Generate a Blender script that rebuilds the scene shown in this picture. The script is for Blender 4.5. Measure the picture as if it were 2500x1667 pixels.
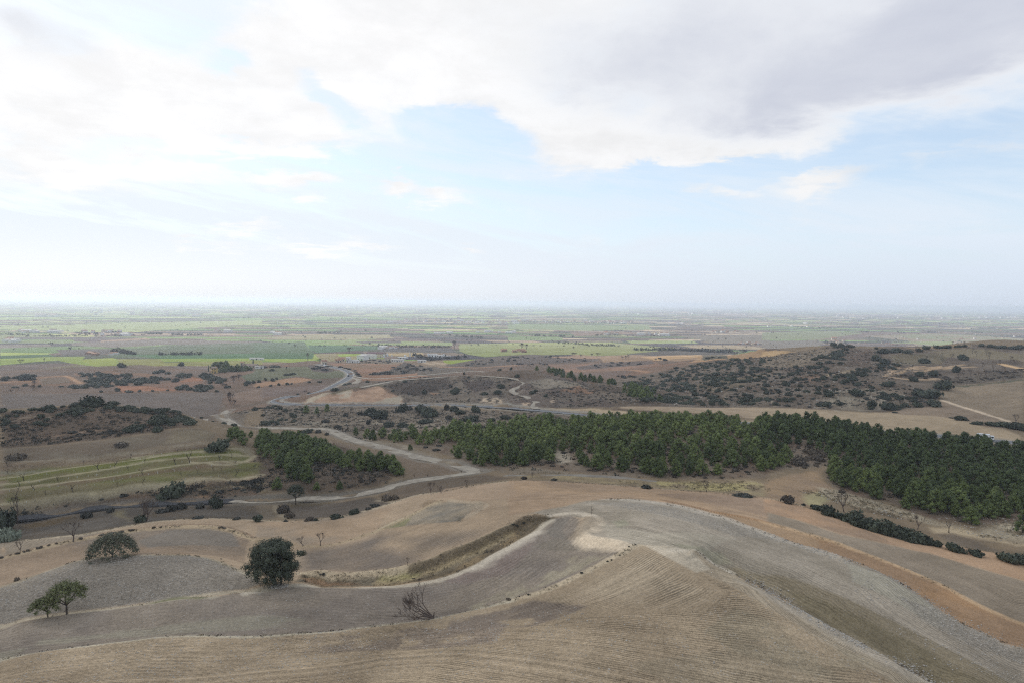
import bpy, bmesh, math, random
import numpy as np
from mathutils import Matrix, Vector, Euler

for _o in list(bpy.data.objects):
    bpy.data.objects.remove(_o, do_unlink=True)
SC = bpy.context.scene
COL = SC.collection
R = math.radians

# ------------------------------------------------------------------ camera
CAM_H = 100.0                      # metres above the plain
PITCH, ROLL, FPX, IW, IH = 3.28, 0.64, 1667.0, 2500.0, 1667.0
cam_data = bpy.data.cameras.new('camera')
cam_data.sensor_width = 36.0
cam_data.lens = FPX / IW * 36.0
cam_data.clip_start = 1.0
cam_data.clip_end = 200000.0
cam = bpy.data.objects.new('camera', cam_data)
COL.objects.link(cam)
CAM_M = Matrix.Translation((0, 0, CAM_H)) @ Matrix.Rotation(R(90 - PITCH), 4, 'X') @ Matrix.Rotation(R(ROLL), 4, 'Z')
cam.matrix_world = CAM_M
SC.camera = cam

# ------------------------------------------------------------------ sun, sky, exposure
SUN_AZ, SUN_EL = -45.0, 31.0       # degrees left of the view direction, above the horizon
sun_data = bpy.data.lights.new('sun', 'SUN')
sun_data.energy = 3.6
sun_data.angle = R(13)
sun_data.color = (1.0, 0.955, 0.89)
sun = bpy.data.objects.new('sun', sun_data)
COL.objects.link(sun)
_sd = Vector((math.sin(R(SUN_AZ)) * math.cos(R(SUN_EL)), math.cos(R(SUN_AZ)) * math.cos(R(SUN_EL)), math.sin(R(SUN_EL))))
sun.rotation_euler = _sd.to_track_quat('Z', 'Y').to_euler()
SC.view_settings.view_transform = 'Standard'
SC.view_settings.look = 'None'
SC.view_settings.exposure = 0.14
SC.view_settings.gamma = 1.0
SC.view_settings.use_curve_mapping = False
SC.cycles.use_denoising = False
SC.render.filter_size = 1.15
SC.cycles.pixel_filter_type = 'BLACKMAN_HARRIS'
SC.cycles.filter_width = 1.15
SC.cycles.volume_bounces = 2
SC.cycles.max_bounces = 6
SC.cycles.transparent_max_bounces = 8


class NT:
    """small helper for writing node graphs"""
    def __init__(s, tree):
        s.t = tree
        s.n = tree.nodes
        s.l = tree.links
    def new(s, typ, **kw):
        nd = s.n.new(typ)
        for k, v in kw.items():
            setattr(nd, k, v)
        return nd
    def put(s, sock, v):
        if v is None:
            return
        if hasattr(v, 'links') or isinstance(v, bpy.types.NodeSocket):
            s.l.new(v, sock)
        else:
            if isinstance(v, (int, float)) and sock.type == 'RGBA':
                v = (v, v, v, 1)
            if isinstance(v, (tuple, list)) and sock.type == 'RGBA' and len(v) == 3:
                v = tuple(v) + (1,)
            sock.default_value = v
    def m(s, op, a, b=None, c=None, clamp=False):
        nd = s.new('ShaderNodeMath', operation=op, use_clamp=clamp)
        for i, v in enumerate((a, b, c)):
            s.put(nd.inputs[i], v)
        return nd.outputs[0]
    def mix(s, fac, a, b, typ='MIX'):
        nd = s.new('ShaderNodeMix', data_type='RGBA', blend_type=typ)
        s.put(nd.inputs[0], fac); s.put(nd.inputs[6], a); s.put(nd.inputs[7], b)
        return nd.outputs[2]
    def noise(s, vec, scale, detail=4, rough=0.55, dist=0.0, dim='3D', out=0):
        nd = s.new('ShaderNodeTexNoise', noise_dimensions=dim)
        if dim == '1D':
            s.put(nd.inputs['W'], vec)
        else:
            s.put(nd.inputs['Vector'], vec)
        nd.inputs['Scale'].default_value = scale
        nd.inputs['Detail'].default_value = detail
        nd.inputs['Roughness'].default_value = rough
        nd.inputs['Distortion'].default_value = dist
        return nd.outputs[out]
    def ramp(s, v, a, b, c=0.0, d=1.0, smooth=True):
        nd = s.new('ShaderNodeMapRange', interpolation_type='SMOOTHSTEP' if smooth else 'LINEAR')
        for i, x in enumerate((v, a, b, c, d)):
            s.put(nd.inputs[i], x)
        return nd.outputs[0]
    def xyz(s, x, y, z):
        nd = s.new('ShaderNodeCombineXYZ')
        s.put(nd.inputs[0], x); s.put(nd.inputs[1], y); s.put(nd.inputs[2], z)
        return nd.outputs[0]


world = bpy.data.worlds.new('World')
SC.world = world
world.use_nodes = True
# sky: real sky model behind procedural cloud decks that live in sky directions
w = NT(world.node_tree)
w.n.clear()
_out = w.new('ShaderNodeOutputWorld'); _bg = w.new('ShaderNodeBackground')
_bg.inputs['Strength'].default_value = 0.1
w.l.new(_bg.outputs[0], _out.inputs[0])
_sky = w.new('ShaderNodeTexSky', sky_type='NISHITA', sun_disc=False)
_sky.sun_elevation = R(SUN_EL); _sky.sun_rotation = R(SUN_AZ)
_sky.altitude = 500; _sky.air_density = 1.0; _sky.dust_density = 1.0; _sky.ozone_density = 1.2
_tc = w.new('ShaderNodeTexCoord')
_sep = w.new('ShaderNodeSeparateXYZ'); w.l.new(_tc.outputs['Generated'], _sep.inputs[0])
DX, DY, DZ = _sep.outputs
s_az = w.m('DEGREES', w.m('ARCTAN2', DX, DY))
s_el = w.m('DEGREES', w.m('ARCSINE', w.m('MINIMUM', w.m('MAXIMUM', DZ, -1.0), 1.0)))
# cloud deck coordinates (a horizontal layer seen from below)
_zz = w.m('ADD', w.m('MAXIMUM', DZ, 0.0), 0.10)
deck = w.xyz(w.m('DIVIDE', DX, _zz), w.m('DIVIDE', DY, _zz), 0.0)
nA = w.noise(deck, 1.1, 7, 0.56, 0.25)
nB = w.noise(w.xyz(w.m('DIVIDE', DX, _zz), w.m('DIVIDE', DY, _zz), 4.7), 2.6, 7, 0.6, 0.2)
# billow: finer lumps in direction space
nC = w.noise(w.xyz(s_az, w.m('MULTIPLY', s_el, 1.7), 2.0), 0.10, 7, 0.6, 0.3)
nD = w.noise(w.xyz(s_az, w.m('MULTIPLY', s_el, 1.5), 9.0), 0.42, 7, 0.62, 0.4)
nCirr = w.noise(w.xyz(w.m('MULTIPLY', s_az, 0.35), w.m('ADD', w.m('MULTIPLY', s_el, 2.2), w.m('MULTIPLY', s_az, 0.35)), 7.0), 0.16, 8, 0.65, 0.5)
wa = w.m('ADD', s_az, w.m('MULTIPLY', w.m('SUBTRACT', nC, 0.5), 9.0))
we = w.m('ADD', s_el, w.m('MULTIPLY', w.m('SUBTRACT', nB, 0.5), 5.5))
def blob(a, e, sa, se, k, tilt=0.0):
    """soft mass of cloud centred at azimuth a, elevation e (degrees)"""
    ct, st = math.cos(R(tilt)), math.sin(R(tilt))
    x = w.m('SUBTRACT', wa, a); y = w.m('SUBTRACT', we, e)
    xr = w.m('DIVIDE', w.m('ADD', w.m('MULTIPLY', x, ct), w.m('MULTIPLY', y, st)), sa)
    yr = w.m('DIVIDE', w.m('SUBTRACT', w.m('MULTIPLY', y, ct), w.m('MULTIPLY', x, st)), se)
    q = w.m('ADD', w.m('POWER', w.m('ABSOLUTE', xr), 2.0), w.m('POWER', w.m('ABSOLUTE', yr), 2.0))
    g = w.m('EXPONENT', w.m('MULTIPLY', q, -1.0))
    return w.m('MULTIPLY', g, k)
def total(lst):
    s = lst[0]
    for q in lst[1:]:
        s = w.m('ADD', s, q)
    return s
# high thin veil everywhere, thicker low down and towards the sun
def pb(u, v, ru, rv, k, tilt=0.0):
    """the same, read off the photograph: centre and half sizes in its pixels"""
    x = (u - 1250) / 1667.0; y = (833.5 - v) / 1667.0
    p, r = R(PITCH), R(ROLL)
    x, y = x * math.cos(r) - y * math.sin(r), x * math.sin(r) + y * math.cos(r)
    dy, dz = math.cos(p) + y * math.sin(p), y * math.cos(p) - math.sin(p)
    a = math.degrees(math.atan2(x, dy)); e = math.degrees(math.atan2(dz, math.hypot(x, dy)))
    c = math.cos(R(a))
    return (a, e, ru / 1667 * 57.3 * c * c, rv / 1667 * 57.3 * c, k, tilt)
veil = w.m('MULTIPLY', w.ramp(nCirr, 0.34, 0.70), 0.60)
veil = w.m('ADD', veil, 0.15)
veil = w.m('ADD', veil, w.ramp(s_el, 11.0, 1.0, 0.0, 0.6), clamp=True)
veil = w.m('ADD', veil, w.ramp(s_az, 8.0, -34.0, 0.0, 0.30), clamp=True)
# white cumulus
WHITE = [pb(1340, 20, 300, 80, .8), pb(330, 250, 440, 120, .95), pb(700, 310, 240, 70, .65), pb(900, 110, 330, 130, .95), pb(1130, 180, 260, 90, .7), pb(1360, 330, 140, 80, .85), pb(1520, 375, 150, 40, .5),
         pb(720, 432, 110, 34, .8), pb(950, 455, 50, 20, .7), pb(1075, 475, 90, 26, .6), pb(380, 400, 150, 45, .55), pb(2230, 360, 130, 50, .55, 14), pb(1790, 466, 150, 20, .35), pb(2010, 430, 70, 36, .7), pb(60, 340, 130, 60, .5), pb(620, 560, 120, 16, .5), pb(800, 604, 70, 12, .5), pb(480, 600, 150, 12, .45), pb(1150, 612, 40, 12, .5), pb(930, 610, 60, 10, .45), pb(1700, 345, 220, 50, .6),
         pb(2450, 385, 110, 36, .35), pb(90, 400, 220, 70, .6), pb(60, 180, 200, 60, .5), pb(1700, 330, 300, 70, .7),
         pb(1140, 310, 150, 30, -.9, -6), pb(560, 385, 560, 26, -.7, 2), pb(180, 130, 60, 30, -.3), pb(870, 300, 70, 26, -.5, -15), pb(1580, 400, 90, 26, -.6), pb(800, 240, 66, 30, -.9, -20), pb(545, 160, 60, 20, -.7), pb(2330, 300, 260, 30, -.8, 8), pb(430, 40, 80, 60, -.5), pb(1850, 410, 240, 24, -.5),
         (-90, 30, 30, 16, .6, 0), (110, 30, 40, 14, .5, 0), (180, 35, 40, 16, .6, 0), (0, 60, 90, 22, .5, 0)]
wsum = total([blob(*b) for b in WHITE])
dens = w.m('ADD', wsum, w.m('MULTIPLY', w.m('SUBTRACT', nA, 0.5), 0.8))
dens = w.m('ADD', dens, w.m('MULTIPLY', w.m('SUBTRACT', nC, 0.5), 0.9))
dens = w.m('ADD', dens, w.m('MULTIPLY', w.m('SUBTRACT', nD, 0.5), 0.75))
wmask = w.ramp(dens, 0.06, 0.74)
# grey-violet bases
GREY = [pb(1720, 90, 430, 150, .95, 8), pb(2180, 150, 420, 120, 1.05, 12), pb(1440, 200, 200, 70, .40, -10), pb(1900, 270, 300, 60, .65, 10), pb(2430, 40, 300, 150, .9), pb(1280, 60, 220, 60, .30),
        pb(50, 60, 190, 80, .80, -25), pb(230, 120, 110, 36, .35, -35), (30, 33, 34, 9, .6, 0), (150, 40, 40, 15, .7, 0), (-120, 45, 40, 14, .5, 0)]
gsum = total([blob(*b) for b in GREY])
gd = w.m('ADD', gsum, w.m('MULTIPLY', w.m('SUBTRACT', nA, 0.5), 0.30))
gd = w.m('ADD', gd, w.m('MULTIPLY', w.m('SUBTRACT', nC, 0.5), 0.55))
gd = w.m('ADD', gd, w.m('MULTIPLY', w.m('SUBTRACT', nD, 0.5), 0.25))
gmask = w.ramp(gd, 0.42, 1.55)
gcover = w.ramp(gd, 0.16, 0.95)
# brightness of the white cloud: brightest towards the sun, faint grey hearts
sunward = w.ramp(s_az, 40.0, -15.0, 0.87, 1.02, smooth=False)
lump = w.ramp(w.m('ADD', w.m('MULTIPLY', nB, 0.5), w.m('MULTIPLY', nC, 0.5)), 0.38, 0.60, 0.92, 1.04)
wb = w.m('MULTIPLY', w.m('MULTIPLY', sunward, lump), 9.0)
wcol = w.mix(1.0, (1.0, 0.995, 0.995), w.xyz(wb, wb, wb), 'MULTIPLY')
veilc = w.mix(w.ramp(s_az, -35.0, 35.0), (8.0, 8.6, 9.2), (7.0, 7.8, 8.7))
blue = w.mix(0.5, w.mix(1.0, _sky.outputs[0], (1.5, 1.6, 1.6), 'MULTIPLY'), (6.1, 7.1, 8.5))
c1 = w.mix(veil, blue, veilc)
c2 = w.mix(w.m('MULTIPLY', wmask, 0.94), c1, wcol)
gcol = w.mix(w.m('MULTIPLY', gmask, w.ramp(nB, 0.2, 0.8, 0.70, 1.0)), (8.2, 8.4, 8.7), (5.3, 5.6, 6.5))
c3 = w.mix(gcover, c2, gcol)
hz = w.mix(w.ramp(s_az, -40.0, 38.0), (9.6, 9.7, 9.8), (6.3, 7.0, 8.0))
c4 = w.mix(w.ramp(s_el, 6.0, 0.0, 0.0, 0.92), c3, hz)
w.l.new(c4, _bg.inputs['Color'])
world.cycles.sampling_method = 'MANUAL'
world.cycles.sample_map_resolution = 512


# ------------------------------------------------------------------ numpy noise
def _hash(ix, iy, seed):
    h = (ix.astype(np.int64) * 374761393 + iy.astype(np.int64) * 668265263 + seed * 1442695041) & 0x7fffffff
    h = ((h ^ (h >> 13)) * 1274126177) & 0x7fffffff
    h = (h ^ (h >> 16)) & 0xffffff
    return h / float(0xffffff)

def vnoise(x, y, seed=0):
    fx = np.floor(x); fy = np.floor(y)
    tx = x - fx; ty = y - fy
    tx = tx * tx * (3 - 2 * tx); ty = ty * ty * (3 - 2 * ty)
    a = _hash(fx, fy, seed); b = _hash(fx + 1, fy, seed)
    c = _hash(fx, fy + 1, seed); d = _hash(fx + 1, fy + 1, seed)
    return (a + (b - a) * tx) * (1 - ty) + (c + (d - c) * tx) * ty

def fbm(x, y, scale, octv=4, seed=0, gain=0.55):
    """fractal noise, about 0..1, feature size = scale metres"""
    s = 0; amp = 1.0; tot = 0; k = 1.0 / scale
    for i in range(octv):
        ca, sa = math.cos(i * 1.1 + .4), math.sin(i * 1.1 + .4)
        s = s + amp * vnoise((x * ca - y * sa) * k + 17.3 * i, (x * sa + y * ca) * k + 5.1 * i, seed + i)
        tot += amp; amp *= gain; k *= 2.03
    return s / tot

# ------------------------------------------------------------------ photograph coordinates -> rays
_M3 = CAM_M.to_3x3()
M3 = np.array([[_M3[i][j] for j in range(3)] for i in range(3)])
def ray(u, v):
    d = M3 @ np.array([(u - IW / 2) / FPX, (IH / 2 - v) / FPX, -1.0])
    h = math.hypot(d[0], d[1])
    return math.atan2(d[0], d[1]), d[2] / h        # azimuth (right positive), slope

Z0 = {'A': 700, 'B': 950, 'C': 1237}
def Q(tag, s):
    """points read off an enlarged view of the site, back to photograph pixels"""
    x0 = (int(tag[1]) - 1) * 620; y0 = Z0[tag[0]]
    v = [float(t) for t in s.replace(',', ' ').split()]
    return [(x0 + v[i] / 3.647, y0 + v[i + 1] / 3.647) for i in range(0, len(v), 2)]
def P(s):
    v = [float(t) for t in s.replace(',', ' ').split()]
    return [(v[i], v[i + 1]) for i in range(0, len(v), 2)]

# ------------------------------------------------------------------ terrain: surveyed heights, thin-plate surface
# photograph x, y, height above the plain
TP = '''
0 1667 51  620 1667 54  1250 1667 57  1900 1667 55  2250 1667 51  2500 1667 47.5
0 1620 49.5  310 1572 49  620 1560 49.5  930 1535 50  1260 1500 53  1260 1560 55  1560 1450 57  1650 1400 58
1500 1360 57.5  1620 1335 58.5  1700 1350 58.5  1860 1440 56.8  2060 1550 54  2180 1618 52.6  1800 1500 57
0 1540 47.5  150 1500 48  330 1480 48.5  520 1470 49  640 1445 48.5  760 1450 48.5  930 1440 49  1110 1410 50.5  1260 1440 52.5
1260 1380 53.5  1400 1340 55.5  1344 1270 54.5  1430 1262 55.8  1500 1310 57.2  1550 1330 58
1440 1222 55  1570 1222 55.2  1700 1290 57  1800 1320 55.5  1880 1305 54
260 1362 49.5  400 1358 50  500 1362 49.7  600 1402 48.8  100 1410 48.5  0 1440 47.5  300 1420 49.5
280 1335 45.5  500 1335 45.5  600 1360 46  100 1380 46  0 1400 46
0 1330 43.5  200 1306 44  350 1277 44  500 1266 44  640 1270 44  780 1268 44.5  867 1255 45  950 1231 46  1050 1208 47.5  1140 1190 48.5  1250 1174 49
640 1320 45  738 1335 45.5  900 1300 46.5  1000 1260 48  1140 1225 50.5  1240 1230 53
700 1405 46.5  867 1402 47.5  1004 1382 49  1141 1335 52.2  1260 1275 54.4   850 1370 46.5  1050 1320 50
1420 1178 48.6  1570 1189 49  1722 1201 49.5  1880 1218 49.5  2035 1263 48.2  2120 1291 47.3  2244 1320 46  2400 1345 45  2500 1362 44.3
1420 1198 51.5  1600 1215 52.3  1750 1235 52  1870 1262 51.5  2050 1305 50  2220 1349 48  2350 1375 46.7  2500 1415 45.5
1942 1327 52.8  2025 1349 52.4  2107 1380 52  2230 1443 50.5  2354 1525 48.8  2500 1587 47.2
2000 1325 50.8  2134 1362 49.6  2299 1430 48  2422 1495 46.9  2500 1527 46.4
1900 1400 55  1880 1445 54  2000 1500 53  2100 1540 52  2200 1600 50.8  2350 1640 49.5 2150 1470 52
500 1248 38.5  640 1250 39  800 1235 40  900 1215 41.5  300 1262 39  150 1280 38.5  40 1290 38
44 1267 37.5  219 1241 38  384 1229 38  576 1221 38.5  749 1217 39  908 1202 40.5  1018 1172 42.5  1160 1152 44
1260 1160 46.5  1432 1160 47.5  1560 1168 48  1700 1175 47.5
0 1240 40.5  175 1219 40.5  329 1197 41  480 1190 40.5  600 1180 39.5
0 1190 42  300 1140 43  560 1130 42.5  620 1110 42
0 1150 43.5  200 1120 44.5  300 1105 45  500 1080 46  570 1085 45
0 1100 45.5  200 1080 46.3  400 1060 47  540 1040 45
0 1065 46.5  200 1050 47.5  350 1040 48   450 1030 47
0 1000 49  110 996 49.4  225 983 50.8  300 992 50  400 1005 48  460 1015 45
500 1050 42  560 1060 40
300 975 15  30 990 15  480 985 15.5  150 970 14.8
0 955 14.5  250 955 14.5  500 950 14.5  700 960 17
300 900 13  80 900 12.5  500 905 12.5  650 910 13
200 875 10  500 875 9  700 880 9   60 870 9
300 855 4.5  100 855 4.5  600 862 6  740 866 7
537 1014 25  466 1017 24  603 1042 27.5  702 1045 32  798 1047 35  867 1076 37.5  976 1104 40  1059 1125 42  1141 1145 43.6
650 1075 38.5  560 1050 37  800 1100 40.5  970 1130 42.5  680 1190 42  850 1170 42.5  760 1060 36
1000 1150 43  1100 1145 43.6
600 1000 23  700 1020 25  800 1020 27  900 1040 31.5  1000 1050 35  1100 1060 38.5  1200 1090 42
1050 1010 28  1200 1030 35
664 978 20.5  716 987 21  812 988 22  976 987 24.5  1100 986 27  1260 997 32  1350 1003 34.5  1459 1014 37  1542 1021 38.5  1651 1026 39.8  1761 1030 40.4  1880 1036 40.6  2115 1051 40.6  2258 1062 40.4  2500 1083 40
715 968 20  752 963 19.5  798 950 18.6  839 930 17.6  858 917 16.8  853 907 16  828 899 15.2  795 892 14.5
795 957 27  861 949 29  916 942 30.5  949 958 28.5  975 972 26
1000 925 30  1100 918 31.5  1200 905 34.5  1260 902 35.6  1320 906 36.5
1100 955 28  1200 965 30.5   1050 975 26
1250 985 32.5  1330 930 38.2  1380 926 39  1450 936 39.3  1500 955 39.6  1560 980 39.9
1400 990 36.5
1300 1040 41.5  1400 1050 44.5  1500 1046 46.8  1600 1042 48.5  1700 1040 49.4  1800 1040 50  1900 1042 50  2000 1045 49.6  2100 1070 48  2300 1090 46.5  2480 1105 45
1100 1120 43.8  1300 1120 45.5  1500 1110 47.3  1700 1110 47.8  1850 1120 47.5
1240 1150 46  1500 1165 47.5  1850 1165 47.3  2000 1140 46
2020 1180 45.5  2150 1230 44  2350 1290 43  2480 1240 43.6
2200 1150 45.6  2400 1150 44.6  2300 1200 44.2
2050 1235 45  2200 1290 43.6  2300 1315 42.6  2400 1330 42.3  2480 1300 43.2
1600 990 39.2  1500 985 39.5  1700 992 39.6  1900 998 39.8  2100 1003 40  2000 1020 40.5  1750 1015 40.4
2300 1030 42  2200 1010 41.2  2450 1045 42.3  2400 990 43.5  2500 1010 43.5
2290 960 44  2400 930 47  2500 945 46.8  2500 900 49.5
1480 930 26  1560 945 28  1650 985 33  1600 915 28  1700 950 35  1800 970 38
1480 918 24  1600 893 31  1700 878 37.5  1800 865 44  1900 850 50.5  1960 847 54  2030 843 57
1800 920 41  1900 940 43.5  2000 960 44.5  2100 985 41.2
2000 880 52.5  2080 850 56.2  2150 846 56.3  2100 890 51  2200 930 48.5  2200 880 53  2300 900 50.5
2250 846 56.5  2350 842 57  2430 842 57.3  2500 846 57.2  2350 870 54.5  2500 875 54
1400 880 12  1500 890 14  1250 872 12  1650 862 9.5  1450 868 9  1800 850 6  1000 893 13.5  1100 878 11  900 885 13.5  1180 890 14.5
1380 900 14  1000 878 9.5  1250 860 8.5
'''
# azimuth (deg), distance, height : ground the photograph does not show
TH = '''
-60 60 52  -35 55 52  0 50 57  35 50 54  60 60 48  -60 100 48  60 100 44  60 150 43 -60 160 45
-31 420 30  -28 440 26  -24 430 26  -20 440 24  -36 420 30  -31 520 15  -24 520 15 -38 520 15
-60 300 46 -60 700 15 60 300 44 60 700 52  60 1100 20 60 1600 2
18 1000 30 24 950 36 30 950 38 36 980 40 42 1000 40  18 1300 6 24 1350 4 30 1400 4 36 1450 4 42 1500 4  12 980 22
9 860 18  14 900 24
-2 760 20  2 740 24  -6 720 18  4 620 32
'''
_c = []
_t = [float(x) for x in TP.split()]
for i in range(0, len(_t), 3):
    az, sl = ray(_t[i], _t[i + 1])
    r = (_t[i + 2] - CAM_H) / sl
    _c.append((az, math.log(r), _t[i + 2]))
_t = [float(x) for x in TH.split()]
for i in range(0, len(_t), 3):
    _c.append((R(_t[i]), math.log(_t[i + 1]), _t[i + 2]))
for a in range(-60, 61, 12):
    for r_ in (1900, 2600, 4200, 9000, 22000, 60000):
        _c.append((R(a), math.log(r_), 0.0))
_c = np.array(_c)
print('control points', len(_c), 'r range', math.exp(_c[:, 1].min()))
CP = _c
def _tps(d2):
    return 0.5 * d2 * np.log(d2 + 1e-12)
_n = len(_c)
_d2 = (_c[:, None, 0] - _c[None, :, 0]) ** 2 + (_c[:, None, 1] - _c[None, :, 1]) ** 2
_A = np.zeros((_n + 3, _n + 3))
_A[:_n, :_n] = _tps(_d2) + np.eye(_n) * 1.5e-4
_A[:_n, _n] = 1; _A[:_n, _n + 1:] = _c[:, :2]
_A[_n:, :_n] = _A[:_n, _n:].T
_w = np.linalg.solve(_A, np.concatenate([_c[:, 2], [0, 0, 0]]))
def surf(az, lr):
    sh = az.shape
    a = az.ravel(); l = lr.ravel(); out = np.empty(a.size)
    for i in range(0, a.size, 20000):
        d2 = (a[i:i + 20000, None] - _c[None, :, 0]) ** 2 + (l[i:i + 20000, None] - _c[None, :, 1]) ** 2
        out[i:i + 20000] = _tps(d2) @ _w[:_n] + _w[_n] + _w[_n + 1] * a[i:i + 20000] + _w[_n + 2] * l[i:i + 20000]
    return out.reshape(sh)

# rings of the ground sheet
rr = [0.0, 12.0, 25.0, 36.0, 46.0, 54.0, 60.0, 64.0]
r_ = 66.0
while r_ < 1500:
    rr.append(r_); r_ += min(r_ * r_ / 33000.0, 0.0058 * r_)
while r_ < 75000:
    rr.append(r_); r_ += min(r_ * r_ * 0.36 / 68300.0, 0.05 * r_)
RR = np.array(rr); NR = len(RR)
azf = np.linspace(R(-42), R(42), 1101)
azc = np.concatenate([np.linspace(R(-180), R(-42), 40)[1:-1], azf, np.linspace(R(42), R(180), 40)[1:]])
AZ = azc; NA = len(AZ)
print('rings', NR, 'columns', NA)
# evaluate coarsely, then interpolate
LRc = np.log(np.clip(RR, 30, None))
_ga = np.linspace(R(-60), R(60), 260); _gl = np.linspace(math.log(30), math.log(76000), 420)
_G = surf(*np.meshgrid(_ga, _gl, indexing='ij'))
def gsample(az, lr):
    a = np.clip((az - _ga[0]) / (_ga[1] - _ga[0]), 0, len(_ga) - 1.001)
    l = np.clip((lr - _gl[0]) / (_gl[1] - _gl[0]), 0, len(_gl) - 1.001)
    ia = a.astype(int); il = l.astype(int); fa = a - ia; fl = l - il
    return (_G[ia, il] * (1 - fa) + _G[ia + 1, il] * fa) * (1 - fl) + (_G[ia, il + 1] * (1 - fa) + _G[ia + 1, il + 1] * fa) * fl
AA, LL = np.meshgrid(AZ, LRc, indexing='ij')
FOLD = R(37.8)      # beyond the surveyed sector the country goes on like its neighbour
def fold(a):
    b = np.abs(a); m = np.mod(b + FOLD, 4 * FOLD); m = np.where(m > 2 * FOLD, 4 * FOLD - m, m) - FOLD
    return np.sign(a) * m
AA2 = fold(AA)
ZZ = gsample(AA2, LL)
_avg = ZZ[np.abs(AZ) < R(37)].mean(axis=0)
_wb = np.clip((np.abs(AA) - R(75)) / R(80), 0, 1); _wb = _wb * _wb * (3 - 2 * _wb)
ZZ = ZZ * (1 - _wb) + _avg[None, :] * _wb
_far = np.clip((LL - math.log(1500)) / (math.log(2100) - math.log(1500)), 0, 1)
ZZ = ZZ * (1 - _far)
RG = np.broadcast_to(RR[None, :], ZZ.shape)
XX = np.sin(AA) * RG; YY = np.cos(AA) * RG

def prof(az):
    i = np.searchsorted(AZ, az) - 1
    i = max(0, min(NA - 2, i)); f = (az - AZ[i]) / (AZ[i + 1] - AZ[i])
    return ZZ[i] * (1 - f) + ZZ[i + 1] * f
def hit(u, v, rmin=50.0, rmax=1e9):
    """where the sight line through photograph point (u, v) meets the ground"""
    az, sl = ray(u, v)
    p = prof(az); g = p - (CAM_H + sl * RR)
    ok = np.nonzero((g >= 0) & (RR >= rmin) & (RR <= rmax))[0]
    if len(ok):
        k = max(1, ok[0])
        g0, g1 = g[k - 1], g[k]
        f = 0 if g0 >= 0 else -g0 / (g1 - g0 + 1e-9)
        r = RR[k - 1] * (1 - f) + RR[k] * f
    else:
        m = np.where((RR >= rmin) & (RR <= rmax), g, -1e9)
        r = RR[int(np.argmax(m))]
    return math.sin(az) * r, math.cos(az) * r
def hits(pts, **k):
    return np.array([hit(u, v, **k) for u, v in pts])
def height(x, y):
    az = math.atan2(x, y); r = math.hypot(x, y)
    p = prof(az)
    return float(np.interp(r, RR, p))

def inpoly(px, py, poly):
    c = np.zeros(px.shape, bool); n = len(poly); j = n - 1
    for i in range(n):
        xi, yi = poly[i]; xj, yj = poly[j]
        if yi != yj:
            c ^= ((yi > py) != (yj > py)) & (px < (xj - xi) * (py - yi) / (yj - yi) + xi)
        j = i
    return c
def pdist(px, py, line):
    """distance, signed side and length along for points against a polyline"""
    best = np.full(px.shape, 1e12); sg = np.zeros(px.shape); al = np.zeros(px.shape); acc = 0.0
    for (x0, y0), (x1, y1) in zip(line[:-1], line[1:]):
        dx, dy = x1 - x0, y1 - y0; L2 = dx * dx + dy * dy + 1e-9; L = math.sqrt(L2)
        t = np.clip(((px - x0) * dx + (py - y0) * dy) / L2, 0, 1)
        d = (px - x0 - t * dx) ** 2 + (py - y0 - t * dy) ** 2
        m = d < best
        best = np.where(m, d, best)
        sg = np.where(m, np.sign(dx * (py - y0) - dy * (px - x0)), sg)
        al = np.where(m, acc + t * L, al); acc += L
    return np.sqrt(best), sg, al
def smooth_line(p, n=3):
    p = np.asarray(p, float)
    for _ in range(n):
        q = [p[0]]
        for a, b in zip(p[:-1], p[1:]):
            q += [a * .75 + b * .25, a * .25 + b * .75]
        q.append(p[-1]); p = np.array(q)
    return p
FLX = XX.ravel(); FLY = YY.ravel()
def near(line, margin):
    x0, y0 = line.min(axis=0) - margin; x1, y1 = line.max(axis=0) + margin
    return np.nonzero((FLX > x0) & (FLX < x1) & (FLY > y0) & (FLY < y1))[0]

# ------------------------------------------------------------------ landform: banks, gullies, steps
def landform(pts, kind, h, w_, fall=14.0, rmax=1e9):
    L = smooth_line(hits(pts, rmax=rmax), 2)
    ix = near(L, fall * 2.5 if kind == 'step' else w_ * 4)
    d, sg, al = pdist(FLX[ix], FLY[ix], L)
    tot = np.hypot(*(L[1:] - L[:-1]).T).sum()
    ends = np.clip(np.minimum(al, tot - al) / (0.06 * tot + 1e-6), 0.0, 1.0)
    nz = 0.75 + 0.5 * fbm(FLX[ix], FLY[ix], 6.0, 3, 5)
    if kind == 'bump':
        dz = h * np.exp(-(d / w_) ** 2) * nz * ends
    else:
        dz = h * sg * np.tanh(d / w_) * np.exp(-(d / fall) ** 2) * ends
    ZZ.ravel()[ix] += dz

UP_BANK = P('730 1399 785 1402 867 1403 949 1395 1004 1382 1059 1366 1086 1352 1141 1333 1196 1306 1251 1278 1289 1262 1344 1256')
SPUR_EDGE = P('1260 1461 1295 1454 1377 1421 1443 1388 1478 1369 1528 1344 1558 1330')
LOW_LEFT = P('0 1611 71 1596 200 1577 300 1565 415 1553 620 1553 700 1547 812 1541 867 1534 976 1521 1048 1511 1127 1495 1259 1462')
RIDGE_R = P('1684 1346 1717 1359 1733 1371 1788 1401 1829 1418 1880 1443 1920 1467 1975 1500 2046 1541 2123 1582 2189 1618 2252 1645 2310 1680')
TREE_BANK = P('0 1533 55 1514 110 1506 164 1497 206 1493 274 1486 329 1478 384 1470 466 1458 521 1456 640 1441')
GULLY_LOW = P('702 1427 757 1429 823 1434 935 1433 1059 1418 1114 1401 1168 1377 1260 1325 1295 1306 1340 1270')
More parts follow.
